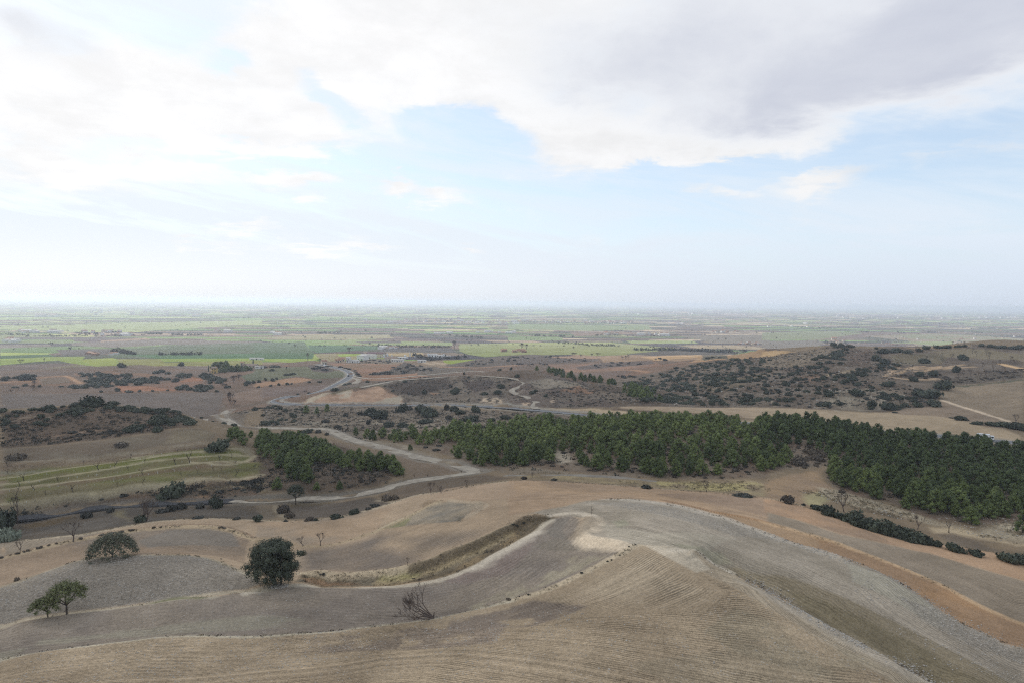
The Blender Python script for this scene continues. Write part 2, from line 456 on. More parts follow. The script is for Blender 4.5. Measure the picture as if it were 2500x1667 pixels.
SILVER = P('1487 1218 1569 1221 1651 1232 1744 1256 1816 1280 1880 1304 1942 1327 2025 1349 2107 1380 2175 1410 2230 1443 2271 1470 2293 1487 2354 1525 2408 1547 2500 1587')
ORANGE_TOP = P('1860 1273 1942 1295 2025 1317 2079 1338 2134 1358 2216 1391 2299 1426 2367 1465 2422 1492 2500 1525')
BANK_A = P('0 1363 63 1346 123 1330 192 1316 274 1301 351 1291 439 1283 521 1284 576 1295 620 1315')
HILL_EDGE = P('0 1319 55 1319 154 1308 206 1304 274 1291 351 1276 439 1267 521 1264 640 1269 702 1273 773 1268 867 1254 949 1230 1018 1206 1081 1200 1141 1188 1240 1173 1432 1178 1569 1189 1722 1201 1880 1217 1950 1232 2035 1262 2120 1290 2244 1319 2408 1345 2500 1361')
HOOK = P('1448 1259 1432 1286 1415 1303 1432 1319 1487 1325 1531 1336')
MIDLINE = P('738 1333 795 1332 839 1323 916 1297 960 1280 1020 1249 1070 1224')
DOME = P('0 1433 55 1417 148 1382 192 1367 260 1359 329 1355 466 1355 521 1366 562 1382 603 1399 640 1417')
landform(UP_BANK, 'bump', 0.9, 1.1)
landform(P('760 1415 867 1417 949 1410 1059 1385 1141 1355 1220 1315 1300 1272'), 'bump', -1.3, 3.2)
landform(RIDGE_R, 'bump', 0.5, 1.6)
landform([(u + 22, v - 10) for u, v in RIDGE_R], 'bump', -1.5, 5.0)
landform(SPUR_EDGE, 'bump', 0.35, 1.2)
landform(LOW_LEFT, 'step', -0.28, 0.7, 9)
landform(TREE_BANK, 'step', -0.45, 1.0, 10)
landform(BANK_A, 'bump', 0.4, 0.9)
landform(SILVER, 'bump', 0.35, 2.2)
landform([(u + 8, v - 9) for u, v in SILVER[4:]], 'bump', -0.9, 4.5)
landform(ORANGE_TOP, 'bump', 0.3, 1.6)
landform(HOOK, 'bump', 0.9, 1.8)
landform(P('1030 1249 1070 1224 1110 1220 1190 1227 1138 1263 1112 1274'), 'bump', 0.5, 1.2)
landform(P('1684 1346 1700 1352 1735 1372'), 'bump', 0.5, 1.5)
TERR = [P('0 1196 120 1186 240 1176 360 1158 480 1138 600 1122'), P('0 1182 120 1172 230 1160 330 1140 440 1126 560 1112 610 1100'),
        P('0 1168 120 1158 220 1145 320 1128 440 1112 590 1098'), P('0 1155 120 1143 240 1125 330 1112 420 1104 560 1092')]
for t in TERR:
    landform(t, 'step', 0.28, 0.7, 4.5)
landform(P('0 1145 110 1135 220 1118 300 1107 384 1096 456 1088 520 1080'), 'step', 0.9, 1.2, 6)
landform(P('0 1240 120 1226 175 1219 250 1206 329 1197 384 1186 480 1180 560 1178'), 'step', 0.9, 1.4, 7)
# rough ground in general, stronger on the wild slopes
ZZ += (fbm(XX, YY, 26.0, 4, 31) - 0.5) * np.clip((RG - 60) / 200, 0.15, 1.0) * 1.3 * np.clip((1800 - RG) / 900, 0, 1)

def roughen(pts, amp, scale, **k):
    poly = hits(pts, **k)
    ix = near(poly, 3)
    m = inpoly(FLX[ix], FLY[ix], poly)
    jx = ix[m]
    e = np.ones(jx.size)
    n1 = fbm(FLX[jx], FLY[jx], scale, 4, 77) - 0.5
    ZZ.ravel()[jx] += n1 * amp * e
roughen(P('1000 925 1250 905 1330 905 1450 930 1600 985 1300 1000 1000 985'), 6.5, 34, rmax=760)
roughen(P('940 930 1250 905 1330 905 1450 930 1600 985 1300 1000 940 985'), 2.5, 10, rmax=760)
roughen(P('1500 935 1700 885 1900 850 2030 845 2300 850 2300 940 2150 1000 1650 988 1560 960'), 9.0, 46, rmax=1000)
roughen(P('560 1000 720 992 1000 992 1260 1005 1450 1022 1600 1035 1300 1060 1100 1060 900 1060 760 1020 600 1035'), 2.2, 16, rmax=520)
roughen(P('0 1000 120 995 225 985 330 995 470 1018 330 1040 150 1050 0 1062'), 1.6, 14, rmax=420)
roughen(P('735 984 795 956 861 948 916 941 949 958 982 962 990 985'), 2.4, 6, rmax=680)

# ------------------------------------------------------------------ ground colours (what each field is made of)
N = FLX.size
C = np.empty((N, 3)); C[:] = (0.215, 0.175, 0.130)
D = np.zeros((N, 4))                  # furrow phase, furrow strength, clod contrast, stones
D[:, 2] = 0.55
_big = fbm(FLX, FLY, 30.0, 4, 3)
_mid = fbm(FLX, FLY, 7.0, 4, 8)
_near = RG.ravel() < 1500
WX = FLX + (fbm(FLX, FLY, 7.0, 3, 51) - .5) * np.clip(RG.ravel() / 90, .6, 8)
WY = FLY + (fbm(FLX, FLY, 7.0, 3, 52) - .5) * np.clip(RG.ravel() / 90, .6, 8)

def paint(pts, col, a=1.0, fur=None, clod=None, stones=None, patch=None, var=0.0, col2=None, vs=12.0, rmax=1e9, warp=1.0, rmin=50.0, soft=None):
    poly = hits(pts, rmax=rmax, rmin=rmin)
    ix = near(poly, 8)
    px = FLX[ix] * (1 - warp) + WX[ix] * warp; py = FLY[ix] * (1 - warp) + WY[ix] * warp
    m = inpoly(px, py, poly)
    jx = ix[m]
    if not jx.size:
        return
    al = np.full(jx.size, a)
    if soft is None:
        soft = .7 if rmax <= 215 else (2.0 if rmax < 1200 else 0)
    if soft:
        dd, _, _ = pdist(px[m], py[m], np.vstack([poly, poly[:1]]))
        al = al * np.clip(dd / soft, 0, 1)
    if patch:
        n = fbm(FLX[jx], FLY[jx], patch[0], 4, int(patch[0] * 7) + 1)
        al = al * np.clip((n - patch[1]) / 0.12 + 0.5, 0, 1)
    c = np.array(col)[None, :].repeat(jx.size, 0)
    if col2 is not None:
        n = fbm(FLX[jx], FLY[jx], vs, 4, int(vs * 3) + 2)
        t = np.clip((n - 0.38) / 0.24, 0, 1)[:, None]
        c = c * (1 - t) + np.array(col2) * t
    C[jx] = C[jx] * (1 - al[:, None]) + c * al[:, None]
    if clod is not None:
        D[jx, 2] = clod
    if stones is not None:
        D[jx, 3] = stones
    if fur:
        gl, sp, st = fur
        L = smooth_line(hits(gl, rmax=rmax), 2)
        d, sg, _ = pdist(FLX[jx], FLY[jx], L)
        D[jx, 0] = d / sp
        D[jx, 1] = st * np.clip(al / max(a, .01) * 1.2, 0, 1)

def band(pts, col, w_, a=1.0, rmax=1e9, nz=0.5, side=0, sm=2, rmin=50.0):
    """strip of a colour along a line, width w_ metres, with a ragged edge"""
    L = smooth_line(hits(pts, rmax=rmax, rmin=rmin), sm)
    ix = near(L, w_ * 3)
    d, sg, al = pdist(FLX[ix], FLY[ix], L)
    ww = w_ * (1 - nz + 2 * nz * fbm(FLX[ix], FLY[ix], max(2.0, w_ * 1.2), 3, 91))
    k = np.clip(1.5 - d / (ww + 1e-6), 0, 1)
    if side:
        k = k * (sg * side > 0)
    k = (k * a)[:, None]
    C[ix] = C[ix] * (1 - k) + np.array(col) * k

# -- the plain: strips of wheat, plough, vines and stubble, laid out in blocks
def plain_fields():
    ix = np.nonzero(RG.ravel() > 1050)[0]
    x, y = FLX[ix], FLY[ix]
    r = RG.ravel()[ix]
    jx = x + (fbm(x, y, 1500., 2, 9) - .5) * 700; jy = y + (fbm(x, y, 1500., 2, 10) - .5) * 700
    bx = np.floor(jx / 1100.); by = np.floor(jy / 800.)
    rot = (_hash(bx, by, 1) - .5) * 0.9
    sx = 220 + 560 * _hash(bx, by, 2); sy = 32 + 100 * _hash(bx, by, 3) ** 1.5
    u = jx * np.cos(rot) + jy * np.sin(rot); v = -jx * np.sin(rot) + jy * np.cos(rot)
    iv = np.floor(v / sy); iu = np.floor(u / sx + _hash(iv, bx * 0 + by, 4) * 3)
    h = _hash(iu * 3 + bx * 17, iv * 5 + by * 31, 6)
    pal = np.array([(.130, .225, .060), (.235, .300, .085), (.055, .110, .050), (.095, .072, .078), (.150, .115, .095),
                    (.060, .058, .070), (.260, .200, .140), (.105, .165, .065), (.125, .095, .085), (.34, .28, .19), (.080, .090, .072)])
    # west is greener, east browner
    west = 1 / (1 + np.exp((np.arctan2(x, y) + .02) / .25))
    green = np.array([0, 1, 2, 7, 0, 3, 10, 5, 8, 1, 4]); brown = np.array([3, 4, 5, 6, 8, 10, 5, 7, 9, 0, 4])
    k = (h * 11).astype(int).clip(0, 10)
    zone = fbm(x, y, 2600., 3, 61)
    useg = (_hash(iu, iv, 12) + (zone - .5) * 2.2) < west * 0.75 + .18
    C[ix] = np.where(useg[:, None], pal[green[k]], pal[brown[k]])
    # hedges, ditches and lanes between fields
    ed = np.minimum(np.abs(v / sy - np.round(v / sy)) * sy, np.abs(u / sx - np.round(u / sx)) * sx * .8)
    e = np.clip(1.3 - ed / (4 + r * .0012), 0, 1) * (_hash(iu, iv, 14) > .45)
    C[ix] = C[ix] * (1 - .55 * e[:, None]) + np.array((.05, .06, .05)) * .55 * e[:, None]
    t = (fbm(x, y, 60., 3, 15) - .5)
    C[ix] *= (1 + .35 * t)[:, None]
    D[ix, 2] = 0.25
plain_fields()
G1, G2, G3 = (.125, .215, .055), (.215, .285, .075), (.065, .130, .060)
BRN, GRY, VIN, TAN, ORG = (.165, .115, .090), (.135, .120, .110), (.095, .088, .090), (.29, .23, .155), (.34, .235, .15)
F = dict(rmin=900, clod=.25, warp=.25)
paint(Q('A1', '0 350 600 345 1100 325 2334 300 2334 330 1900 360 1300 395 600 400 0 380'), (.20, .26, .10), **F)
paint(Q('A1', '0 420 300 420 620 450 0 475'), (.16, .20, .09), **F)
paint(Q('A1', '330 425 700 425 900 440 760 452 520 445'), (.26, .30, .09), **F)
paint(Q('A1', '200 450 900 450 1300 455 1200 470 500 475 0 462'), VIN, **F)
paint(Q('A1', '0 478 500 478 800 490 560 505 0 500'), (.13, .18, .08), **F)
paint(Q('A1', '640 500 1400 470 2000 480 2334 490 2334 520 1500 515 1000 540 640 520'), GRY, **F)
paint(Q('A1', '900 480 1300 455 1340 470 900 492'), (.24, .17, .12), **F)
paint(Q('A1', '0 515 450 515 500 545 0 560'), GRY, **F)
paint(Q('A1', '0 545 600 530 720 555 480 590 0 580'), (.10, .175, .065), **F)
paint(Q('A1', '0 582 470 590 380 606 0 612'), (.24, .32, .07), **F)
paint(Q('A1', '0 612 450 600 480 620 160 632 0 640'), (.06, .115, .06), **F)
paint(Q('A1', '500 560 980 550 1000 590 800 612 560 605'), VIN, **F)
paint(Q('A1', '0 640 480 622 760 618 740 645 1000 630 1060 645 1060 700 850 708 620 678 520 655 300 668 0 698'), (.205, .275, .075), **F)
paint(Q('A1', '700 645 1010 632 1065 700 850 706'), (.235, .285, .075), **F)
paint(Q('A1', '1010 560 1500 520 2334 495 2334 640 1450 640 1000 625 960 600'), (.075, .110, .065), col2=(.095, .12, .085), vs=90, **F)
paint(Q('A1', '1100 600 1800 598 2334 590 2334 640 1420 640'), (.065, .135, .065), **F)
paint(Q('A1', '1040 640 1420 640 1470 675 2334 640 2334 690 1500 702 1080 705'), (.215, .225, .085), **F)
paint(Q('A1', '1420 640 2334 635 2334 655 1460 668'), (.20, .27, .06), **F)
paint(Q('A1', '0 700 500 680 650 680 860 712 1850 705 1850 745 1400 770 700 740 0 770'), (.150, .125, .115), **F)
paint(Q('A1', '300 735 700 690 840 715 640 740'), (.18, .165, .11), a=.8, **F)
paint(Q('A2', '0 500 450 490 480 540 540 590 0 590'), (.075, .120, .070), **F)
paint(Q('A2', '480 520 1100 525 1110 555 560 590 500 560'), (.065, .125, .075), **F)
paint(Q('A2', '0 590 540 590 520 640 0 640'), (.065, .125, .062), **F)
paint(Q('A2', '100 640 480 640 640 665 300 672 0 650'), (.225, .30, .07), **F)
paint(Q('A2', '540 600 740 590 940 600 1040 605 1000 640 800 650 620 660'), (.22, .20, .12), **F)
paint(Q('A2', '740 598 930 595 1030 598 1020 612 760 618'), (.215, .30, .06), **F)
paint(Q('A2', '860 470 1180 480 1500 490 1760 495 1770 525 1100 520 500 505'), (.16, .22, .08), **F)
paint(Q('A2', '900 488 1300 480 1320 500 960 503'), VIN, **F)
paint(Q('A2', '500 430 1200 430 1250 460 850 470 400 470 0 460'), (.21, .20, .11), **F)
paint(Q('A2', '1110 535 1760 545 1800 582 1130 575'), (.085, .085, .090), **F)
paint(Q('A2', '960 575 1780 585 1900 605 1500 620 1000 600'), (.165, .135, .11), **F)
paint(Q('A2', '1190 590 1500 585 1520 620 1200 615'), (.30, .245, .14), **F)
paint(Q('A2', '1820 510 2334 500 2334 610 2060 625 1900 600 1830 570'), (.185, .225, .090), **F)
paint(Q('A2', '1680 655 2040 640 2030 660 1780 688 1700 680'), (.215, .28, .06), rmin=700, clod=.25, warp=.25)
paint(Q('A3', '0 505 300 498 1000 505 1300 530 1500 545 1180 600 800 612 600 600 0 612'), (.195, .225, .095), **F)
paint(Q('A3', '0 500 900 495 1000 505 300 512 0 520'), (.22, .27, .08), **F)
paint(Q('A3', '1050 480 1640 480 1700 505 1100 505'), (.19, .25, .09), **F)
paint(Q('A3', '1500 520 2000 520 2300 540 2300 560 1700 550'), (.23, .19, .12), **F)
paint(Q('A3', '500 475 1000 480 1040 492 560 495'), (.15, .13, .10), **F)
paint(Q('A3', '0 340 700 345 1250 350 1280 385 700 395 0 380'), (.14, .20, .09), **F)
paint(Q('A3', '550 410 1100 405 1130 425 600 440'), BRN, **F)
paint(Q('A3', '0 445 480 450 500 480 0 478'), (.13, .20, .08), **F)
paint(Q('A3', '1500 440 2334 430 2334 500 1800 500 1700 470'), (.135, .125, .105), **F)
paint(Q('A4', '0 410 600 395 900 420 500 470 0 475'), (.14, .17, .09), **F)
paint(Q('A4', '0 485 500 475 560 500 400 560 100 560 0 540'), (.125, .115, .10), **F)
paint(Q('A4', '900 440 1600 420 2334 460 2334 500 1300 480'), (.19, .16, .12), col2=(.15, .18, .10), vs=120, **F)
paint(Q('A4', '1100 495 1700 485 1900 500 1500 515'), (.17, .22, .09), **F)

# -- red brown country before the plain
M = dict(rmin=520, rmax=1700, clod=.4, warp=.6)
paint(P('0 905 340 890 520 905 760 880 1000 900 1250 880 1400 875 1700 860 1900 840 1900 1000 0 1000'), (.165, .120, .095), col2=(.145, .115, .095), vs=40, rmin=500, rmax=1500, clod=.4)
paint(Q('A1', '0 770 700 745 1300 770 1250 740 1850 750 1880 780 1500 800 300 790 0 790'), (.150, .120, .105), **M)
paint(Q('A1', '330 800 620 785 720 860 540 880 350 880 0 860 0 850'), (.195, .130, .095), **M)
paint(Q('A1', '340 815 580 800 640 850 380 870'), (.150, .125, .100), a=.8, **M)
band(Q('A1', '0 852 160 838 330 838'), (.30, .19, .12), 3, rmax=1600)
band(Q('A1', '380 805 480 795 610 790 715 858'), (.36, .24, .16), 2.6, rmax=1600)
paint(Q('A1', '0 870 720 880 1000 890 1000 940 0 940'), (.150, .115, .095), **M)
paint(Q('A1', '640 770 1000 745 1400 780 1300 800 980 800 700 800'), (.210, .135, .095), patch=(20, .45), **M)
paint(Q('A1', '1030 880 1260 880 1560 850 1700 800 1820 815 1800 860 1540 925 1250 925 1100 940 1030 900'), (.270, .145, .095), **M)
paint(Q('A1', '1650 930 1250 870 1820 830 2000 850 1960 900 1550 930'), (.165, .120, .100), a=.7, **M)
paint(Q('A1', '0 950 900 945 1960 935 2020 960 1980 1060 1900 1150 1700 1160 1300 1100 900 1050 300 1110 0 1110'), (.148, .128, .118),
      fur=(Q('A1', '0 950 900 950 1960 940'), 3.2, .35), rmin=430, rmax=900, clod=.35)
paint(Q('A1', '700 1160 1900 1150 1980 1060 2010 1000 2040 1090 1940 1170 1900 1250 1720 1240'), (.150, .125, .105), rmin=400, rmax=900)
paint(Q('A4', '0 0 1 0 1 1'), BRN)
paint(Q('A2', '0 900 620 868 700 880 500 940 330 960 0 990'), (.165, .130, .118), **M)
paint(Q('A1', '2060 950 2334 900 2334 1010 2120 1010 2030 960'), (.19, .145, .12), **M)
paint(Q('A2', '0 860 200 830 380 805 520 820 420 850 0 890'), (.30, .195, .13), **M)
paint(Q('A2', '0 730 450 705 820 760 820 800 560 820 370 790 200 830 0 830'), (.125, .135, .090), **M)
paint(Q('A1', '2150 790 2334 740 2334 830 2190 840'), (.110, .125, .085), **M)
paint(Q('A2', '470 700 620 690 720 745 640 765 530 750'), (.105, .090, .085), **M)
paint(Q('A2', '560 820 820 800 700 850 560 860'), (.14, .11, .09), **M)
paint(Q('A2', '650 680 900 680 1240 690 1480 660 1560 700 1300 720 1150 760 1000 790 950 830 920 760 860 720 720 700'), (.235, .150, .110), col2=(.20, .145, .105), vs=30, **M)
paint(Q('A2', '950 790 1300 780 1500 760 1700 770 1500 800 1200 830 960 835'), (.265, .165, .115), **M)
paint(Q('A2', '1020 775 1210 740 1340 670 1480 700 1440 770 1100 785'), (.095, .085, .075), **M)
paint(Q('A2', '1480 700 1900 720 1960 740 1600 790 1450 780'), (.13, .115, .10), **M)
paint(Q('A2', '1370 675 1500 660 1560 690 1540 715 1380 700'), (.20, .16, .12), **M)
paint(Q('A2', '900 680 1000 640 1190 640 1240 680'), (.15, .13, .11), rmin=600, rmax=1500)
paint(Q('A2', '1700 700 2000 640 2334 610 2334 690 2000 715'), (.120, .105, .095), **M)
band(Q('A2', '1660 715 2000 720 2334 698'), (.33, .22, .15), 4, rmax=1600, rmin=520)
band(Q('A2', '1500 660 1560 690 1680 690'), (.40, .33, .25), 5, rmax=1600, rmin=520)
band(Q('A2', '1680 690 1560 665 1700 680'), (.40, .33, .25), 4, rmax=1600, rmin=520)
paint(Q('A3', '0 610 200 600 780 630 800 650 760 665 350 680 0 690'), (.110, .095, .088), **M)
paint(Q('A3', '330 625 600 612 830 628 780 640'), (.27, .19, .14), **M)
paint(Q('A3', '800 615 1180 600 1700 610 1740 640 1500 660 1280 650 850 670'), (.27, .20, .145), **M)
paint(Q('A3', '1180 625 1730 605 1740 625 1300 655'), (.42, .30, .18), **M)
paint(Q('A3', '350 690 850 670 1300 660 1640 670 1740 680 1500 720 1260 770 900 800 650 800 560 770 480 745'), (.240, .155, .118), col2=(.205, .15, .12), vs=35, **M)
paint(Q('A3', '540 765 1000 740 1150 745 1000 790 640 800'), (.175, .135, .12), **M)
band(Q('A3', '480 752 800 745 1080 738 1240 758'), (.36, .235, .165), 3, rmax=1600, rmin=520)
paint(Q('A3', '600 710 850 670 1280 660 1320 680 900 715 640 735'), (.125, .105, .098), **M)
paint(Q('A3', '1740 610 2000 600 2334 590 2334 625 2000 650 1800 665 1640 665'), (.33, .235, .15), **M)
paint(Q('A3', '1730 615 1960 608 1960 640 1740 655'), (.12, .115, .09), **M)
paint(Q('A4', '0 578 340 580 200 610 0 628'), (.44, .32, .19), **M)
band(Q('A3', '1640 668 1900 655 2150 630'), (.40, .26, .16), 4, rmax=1700, rmin=700)
paint(Q('A3', '1050 600 1500 560 2100 580 2000 600 1300 612'), (.095, .090, .085), **M)

# -- low hill in the middle, spoil slopes, road cutting
W = dict(rmin=330, rmax=720, clod=.75)
paint(Q('A2', '700 940 780 890 950 850 1500 795 1900 790 2334 800 2334 1060 1800 1040 1340 1040 1280 970 1130 885 900 905'), (.130, .112, .098), col2=(.165, .145, .125), vs=9, **W)
paint(Q('A3', '0 740 300 740 560 830 1000 900 1180 1030 900 1075 300 1080 0 1070'), (.165, .145, .128), col2=(.12, .10, .092), vs=12, **W)
paint(Q('A2', '1130 880 1500 820 1760 815 1780 900 1600 930 1500 960 1320 960'), (.078, .066, .060), a=.9, **W)
paint(Q('A2', '1860 830 2150 830 2130 900 1950 940 1870 900'), (.072, .060, .058), a=.85, **W)
paint(Q('A3', '0 745 300 745 360 800 250 830 0 800'), (.135, .105, .082), a=.8, **W)
paint(Q('A3', '160 850 400 815 660 860 760 900 560 900 300 910'), (.235, .215, .185), a=.85, **W)
paint(Q('A3', '440 900 640 870 830 920 700 960 520 960'), (.25, .165, .12), patch=(9, .5), **W)
paint(Q('A3', '750 880 1000 900 1160 1010 1100 1040 800 960'), (.135, .112, .10), a=.8, **W)
CUT = Q('A2', '400 1037 520 975 640 935 700 945 880 900 900 930 1080 880 1130 885 1200 935 1280 968 1320 955 1345 1040')
paint(CUT, (.330, .235, .180), col2=(.43, .31, .235), vs=6, rmin=430, rmax=720, clod=.9, warp=.3)
paint(Q('A2', '400 1037 520 975 640 935 700 945 560 1000 480 1037'), (.42, .385, .315), rmin=430, rmax=720, a=.85)
paint(Q('A2', '700 945 880 900 900 930 860 985 760 990'), (.40, .36, .30), rmin=430, rmax=720, patch=(7, .42))
paint(Q('A2', '1000 1037 1280 968 1320 955 1345 1040'), (.36, .34, .29), rmin=430, rmax=720, a=.85)
band(Q('A2', '720 940 880 898 1000 885 1090 872 1150 880'), (.13, .12, .085), 3, rmin=430, rmax=740)
paint(Q('A2', '1990 1020 2050 985 2220 985 2230 1030 2080 1040'), (.46, .39, .31), rmin=380, rmax=700, a=.9, patch=(4, .4))
paint(Q('A2', '1570 935 1640 945 1600 965 1560 955'), (.34, .22, .15), rmin=380, rmax=700)
paint(Q('A3', '380 990 420 980 440 1030 360 1040'), (.46, .38, .30), rmin=380, rmax=700)
paint(Q('A3', '100 1030 190 1020 200 1060 120 1060'), (.55, .44, .34), rmin=360, rmax=700, a=.8)
paint(Q('A3', '280 1070 800 1080 1120 1110 1500 1140 1900 1160 2334 1195 2334 1220 1700 1190 1100 1155 600 1110 280 1085'), (.45, .375, .275), col2=(.32, .26, .19), vs=6, rmin=300, rmax=520)
paint(Q('A4', '0 1165 400 1180 800 1220 800 1250 0 1215'), (.42, .34, .235), rmin=280, rmax=520)
paint(Q('A3', '980 1065 1180 1040 1500 1050 2334 1072 2334 1190 1900 1140 1500 1120 1000 1085'), (.38, .31, .235), fur=(Q('A3', '980 1065 1180 1042 1500 1052 2334 1074'), 1.6, .3), rmin=300, rmax=560, clod=.3, warp=.2)
paint(Q('A4', '0 1072 700 1100 1100 1115 1500 1060 2334 1330 2334 1400 1700 1340 900 1265 0 1180'), (.37, .305, .225), fur=(Q('A4', '0 1120 800 1180 1500 1240 2334 1350'), 1.8, .35), rmin=260, rmax=600, clod=.3, warp=.2)
band(Q('A3', '950 1085 1300 1110 1800 1135 2050 1150'), (.13, .10, .08), 2.0, a=.8, rmin=280, rmax=520)
paint(Q('A4', '1530 910 1700 905 1900 870 2334 820 2334 1220 2200 1195 1900 1100 1640 1010'), (.26, .215, .165), fur=(Q('A4', '1600 980 1900 900 2334 830'), 2.2, .3), rmin=280, rmax=900, clod=.3, warp=.2)
paint(Q('A4', '1100 1118 1640 1010 1900 1100 2200 1195 2334 1230 2334 1290 2000 1250 1620 1160 1300 1140'), (.265, .215, .17), rmin=280, rmax=900, clod=.3, fur=(Q('A4', '1100 1118 1640 1010'), 2.0, .25), warp=.2)
band(Q('A4', '1600 1005 1700 1040 1900 1100 2200 1195'), (.60, .51, .41), 1.5, rmin=280, rmax=900)
paint(Q('A4', '1690 880 1900 865 2334 815 2334 835 2140 855 1800 895'), (.10, .105, .075), rmin=350, rmax=900)

# -- the shrubby hill on the right
H = dict(rmin=380, rmax=1020, clod=.85)
HILL_R = Q('A3', '950 1070 700 870 800 850 1000 800 1500 720 1700 670 2060 640 2334 620') + Q('A4', '340 575 640 525 820 540 1000 545 1300 530 1700 510 2334 560 2334 820 1800 870 1640 900 1560 960 1620 1050 1100 1115 700 1100 0 1072')
paint(HILL_R, (.175, .150, .128), col2=(.125, .102, .084), vs=16, **H)
paint(Q('A4', '760 560 980 545 1000 640 950 680 780 700 740 620'), (.130, .100, .082), a=.85, **H)
paint(Q('A3', '1640 880 1900 820 2200 780 2330 760 2300 800 2000 900 1900 940 1760 920'), (.185, .155, .115), a=.8, **H)
paint(Q('A3', '1900 1000 1960 900 1960 1040 1930 1080'), (.27, .23, .18), a=.8, **H)
paint(Q('A4', '300 780 560 800 600 830 420 860'), (.22, .155, .12), a=.8, **H)
paint(Q('A4', '0 640 440 560 600 545 620 620 400 700 200 720 0 720'), (.225, .190, .150), a=.8, **H)
paint(Q('A4', '480 960 900 900 1300 930 1350 1080 850 1105 640 1090'), (.27, .245, .205), col2=(.19, .16, .13), vs=7, **H)
paint(Q('A4', '1140 620 1440 590 1700 620 1600 680 1400 690 1200 690'), (.170, .150, .110), **H)
paint(Q('A4', '1440 570 1850 545 2200 580 2334 600 2334 650 1900 640 1640 620'), (.205, .180, .130), **H)
paint(Q('A4', '1200 535 1700 510 1900 520 1800 545 1400 560'), (.255, .20, .14), **H)
paint(Q('A4', '1040 790 1160 720 1250 705 1200 760 1130 810'), (.43, .33, .24), **H)
paint(Q('A4', '1300 800 1700 810 2334 740 2334 815 1800 865 1500 860 1200 830'), (.125, .108, .09), **H)
for q in ('1200 770 1300 745 1500 735 1900 710', '1280 730 1560 715 1800 690', '1150 800 1400 830 1700 838', '1300 725 1440 705'):
    band(Q('A4', q), (.46, .35, .245), 2.0, a=.9, rmin=380, rmax=1000)
band(Q('A4', '1200 780 1400 752 1700 755'), (.09, .08, .07), 1.8, a=.8, rmin=380, rmax=1000)
band(Q('A4', '580 790 720 755 860 735'), (.36, .30, .22), 2.0, a=.8, rmin=380, rmax=1000)
band(Q('A4', '2150 690 2334 735'), (.60, .43, .26), 4, rmin=380, rmax=1000)
for q in ('120 1060 100 1020 60 1000', '470 1075 600 1020 640 1010', '640 1090 700 1110'):
    band(Q('A4', q), (.33, .30, .25), 1.3, a=.8, rmin=380, rmax=1000)

# -- slope between main road and track, stony scrub
S = dict(rmin=230, rmax=540, clod=.9)
paint(Q('A1', '1990 1150 2040 1090 2334 1000 2334 1280 2100 1240') + Q('A2', '0 1000 200 1050 700 1062 1300 1060 2334 1110') + Q('A3', '0 1090 600 1125 1100 1180 1060 1260 400 1300 0 1240') + Q('A2', '2334 1250 1800 1280 1400 1300 900 1400 700 1290 500 1250 0 1250'),
      (.195, .170, .142), col2=(.150, .125, .102), vs=7, **S)
paint(Q('A2', '900 1180 1400 1160 1800 1180 2000 1240 1500 1260 1100 1240'), (.28, .25, .205), patch=(6, .5), **S)
paint(Q('A2', '380 1190 700 1200 760 1280 500 1250 300 1240'), (.24, .22, .185), patch=(5, .45), **S)
paint(Q('B2', '700 400 1000 430 1400 500 1800 640 1900 740 1600 660 1200 540 820 460'), (.22, .19, .155), col2=(.30, .27, .22), vs=4, rmin=200, rmax=420)
# forest floor
paint(Q('B2', '850 400 1300 470 1740 600 1900 700 2334 760') + Q('B3', '0 700 600 740 1100 790 1600 800 2334 800 2334 300 1500 280 600 310 0 330') + Q('B2', '2334 320 1700 340'),
      (.160, .125, .100), col2=(.20, .17, .14), vs=8, rmin=170, rmax=370, clod=.9)
paint(Q('B4', '0 320 900 340 1000 420 2334 500 2334 1200 1880 1210 1400 1130 1100 1000 640 920 540 760 600 680 0 740'), (.170, .130, .105), col2=(.215, .185, .155), vs=8, rmin=140, rmax=340, clod=.9)
paint(Q('B3', '350 540 560 530 580 640 440 680 400 600'), (.40, .365, .31), rmin=170, rmax=370, a=.8)
# left valley: field beside the track, grove floor
paint(Q('B2', '0 360 400 380 700 440 1000 530 1300 570 1900 730 1600 780 1380 800 1250 640 700 500 300 420 0 400'), (.185, .150, .120), fur=(Q('B2', '350 400 800 520 1400 620 1900 740'), 1.3, .25), rmin=200, rmax=440, clod=.4, warp=.3)
paint(Q('B2', '380 400 700 440 720 480 600 500 300 430'), (.24, .20, .155), a=.7, rmin=200, rmax=460)
paint(Q('B2', '0 520 200 420 0 400') + Q('B2', '0 960 400 950 800 930 1100 880 1250 800 1280 660 700 480'), (.105, .085, .070), col2=(.13, .105, .085), vs=6, rmin=190, rmax=420, clod=.8)
paint(Q('B2', '0 850 200 900 500 900 900 880 1180 830 1100 870 800 930 400 955 0 965'), (.155, .130, .092), col2=(.115, .09, .07), vs=4, rmin=180, rmax=400, clod=.8)

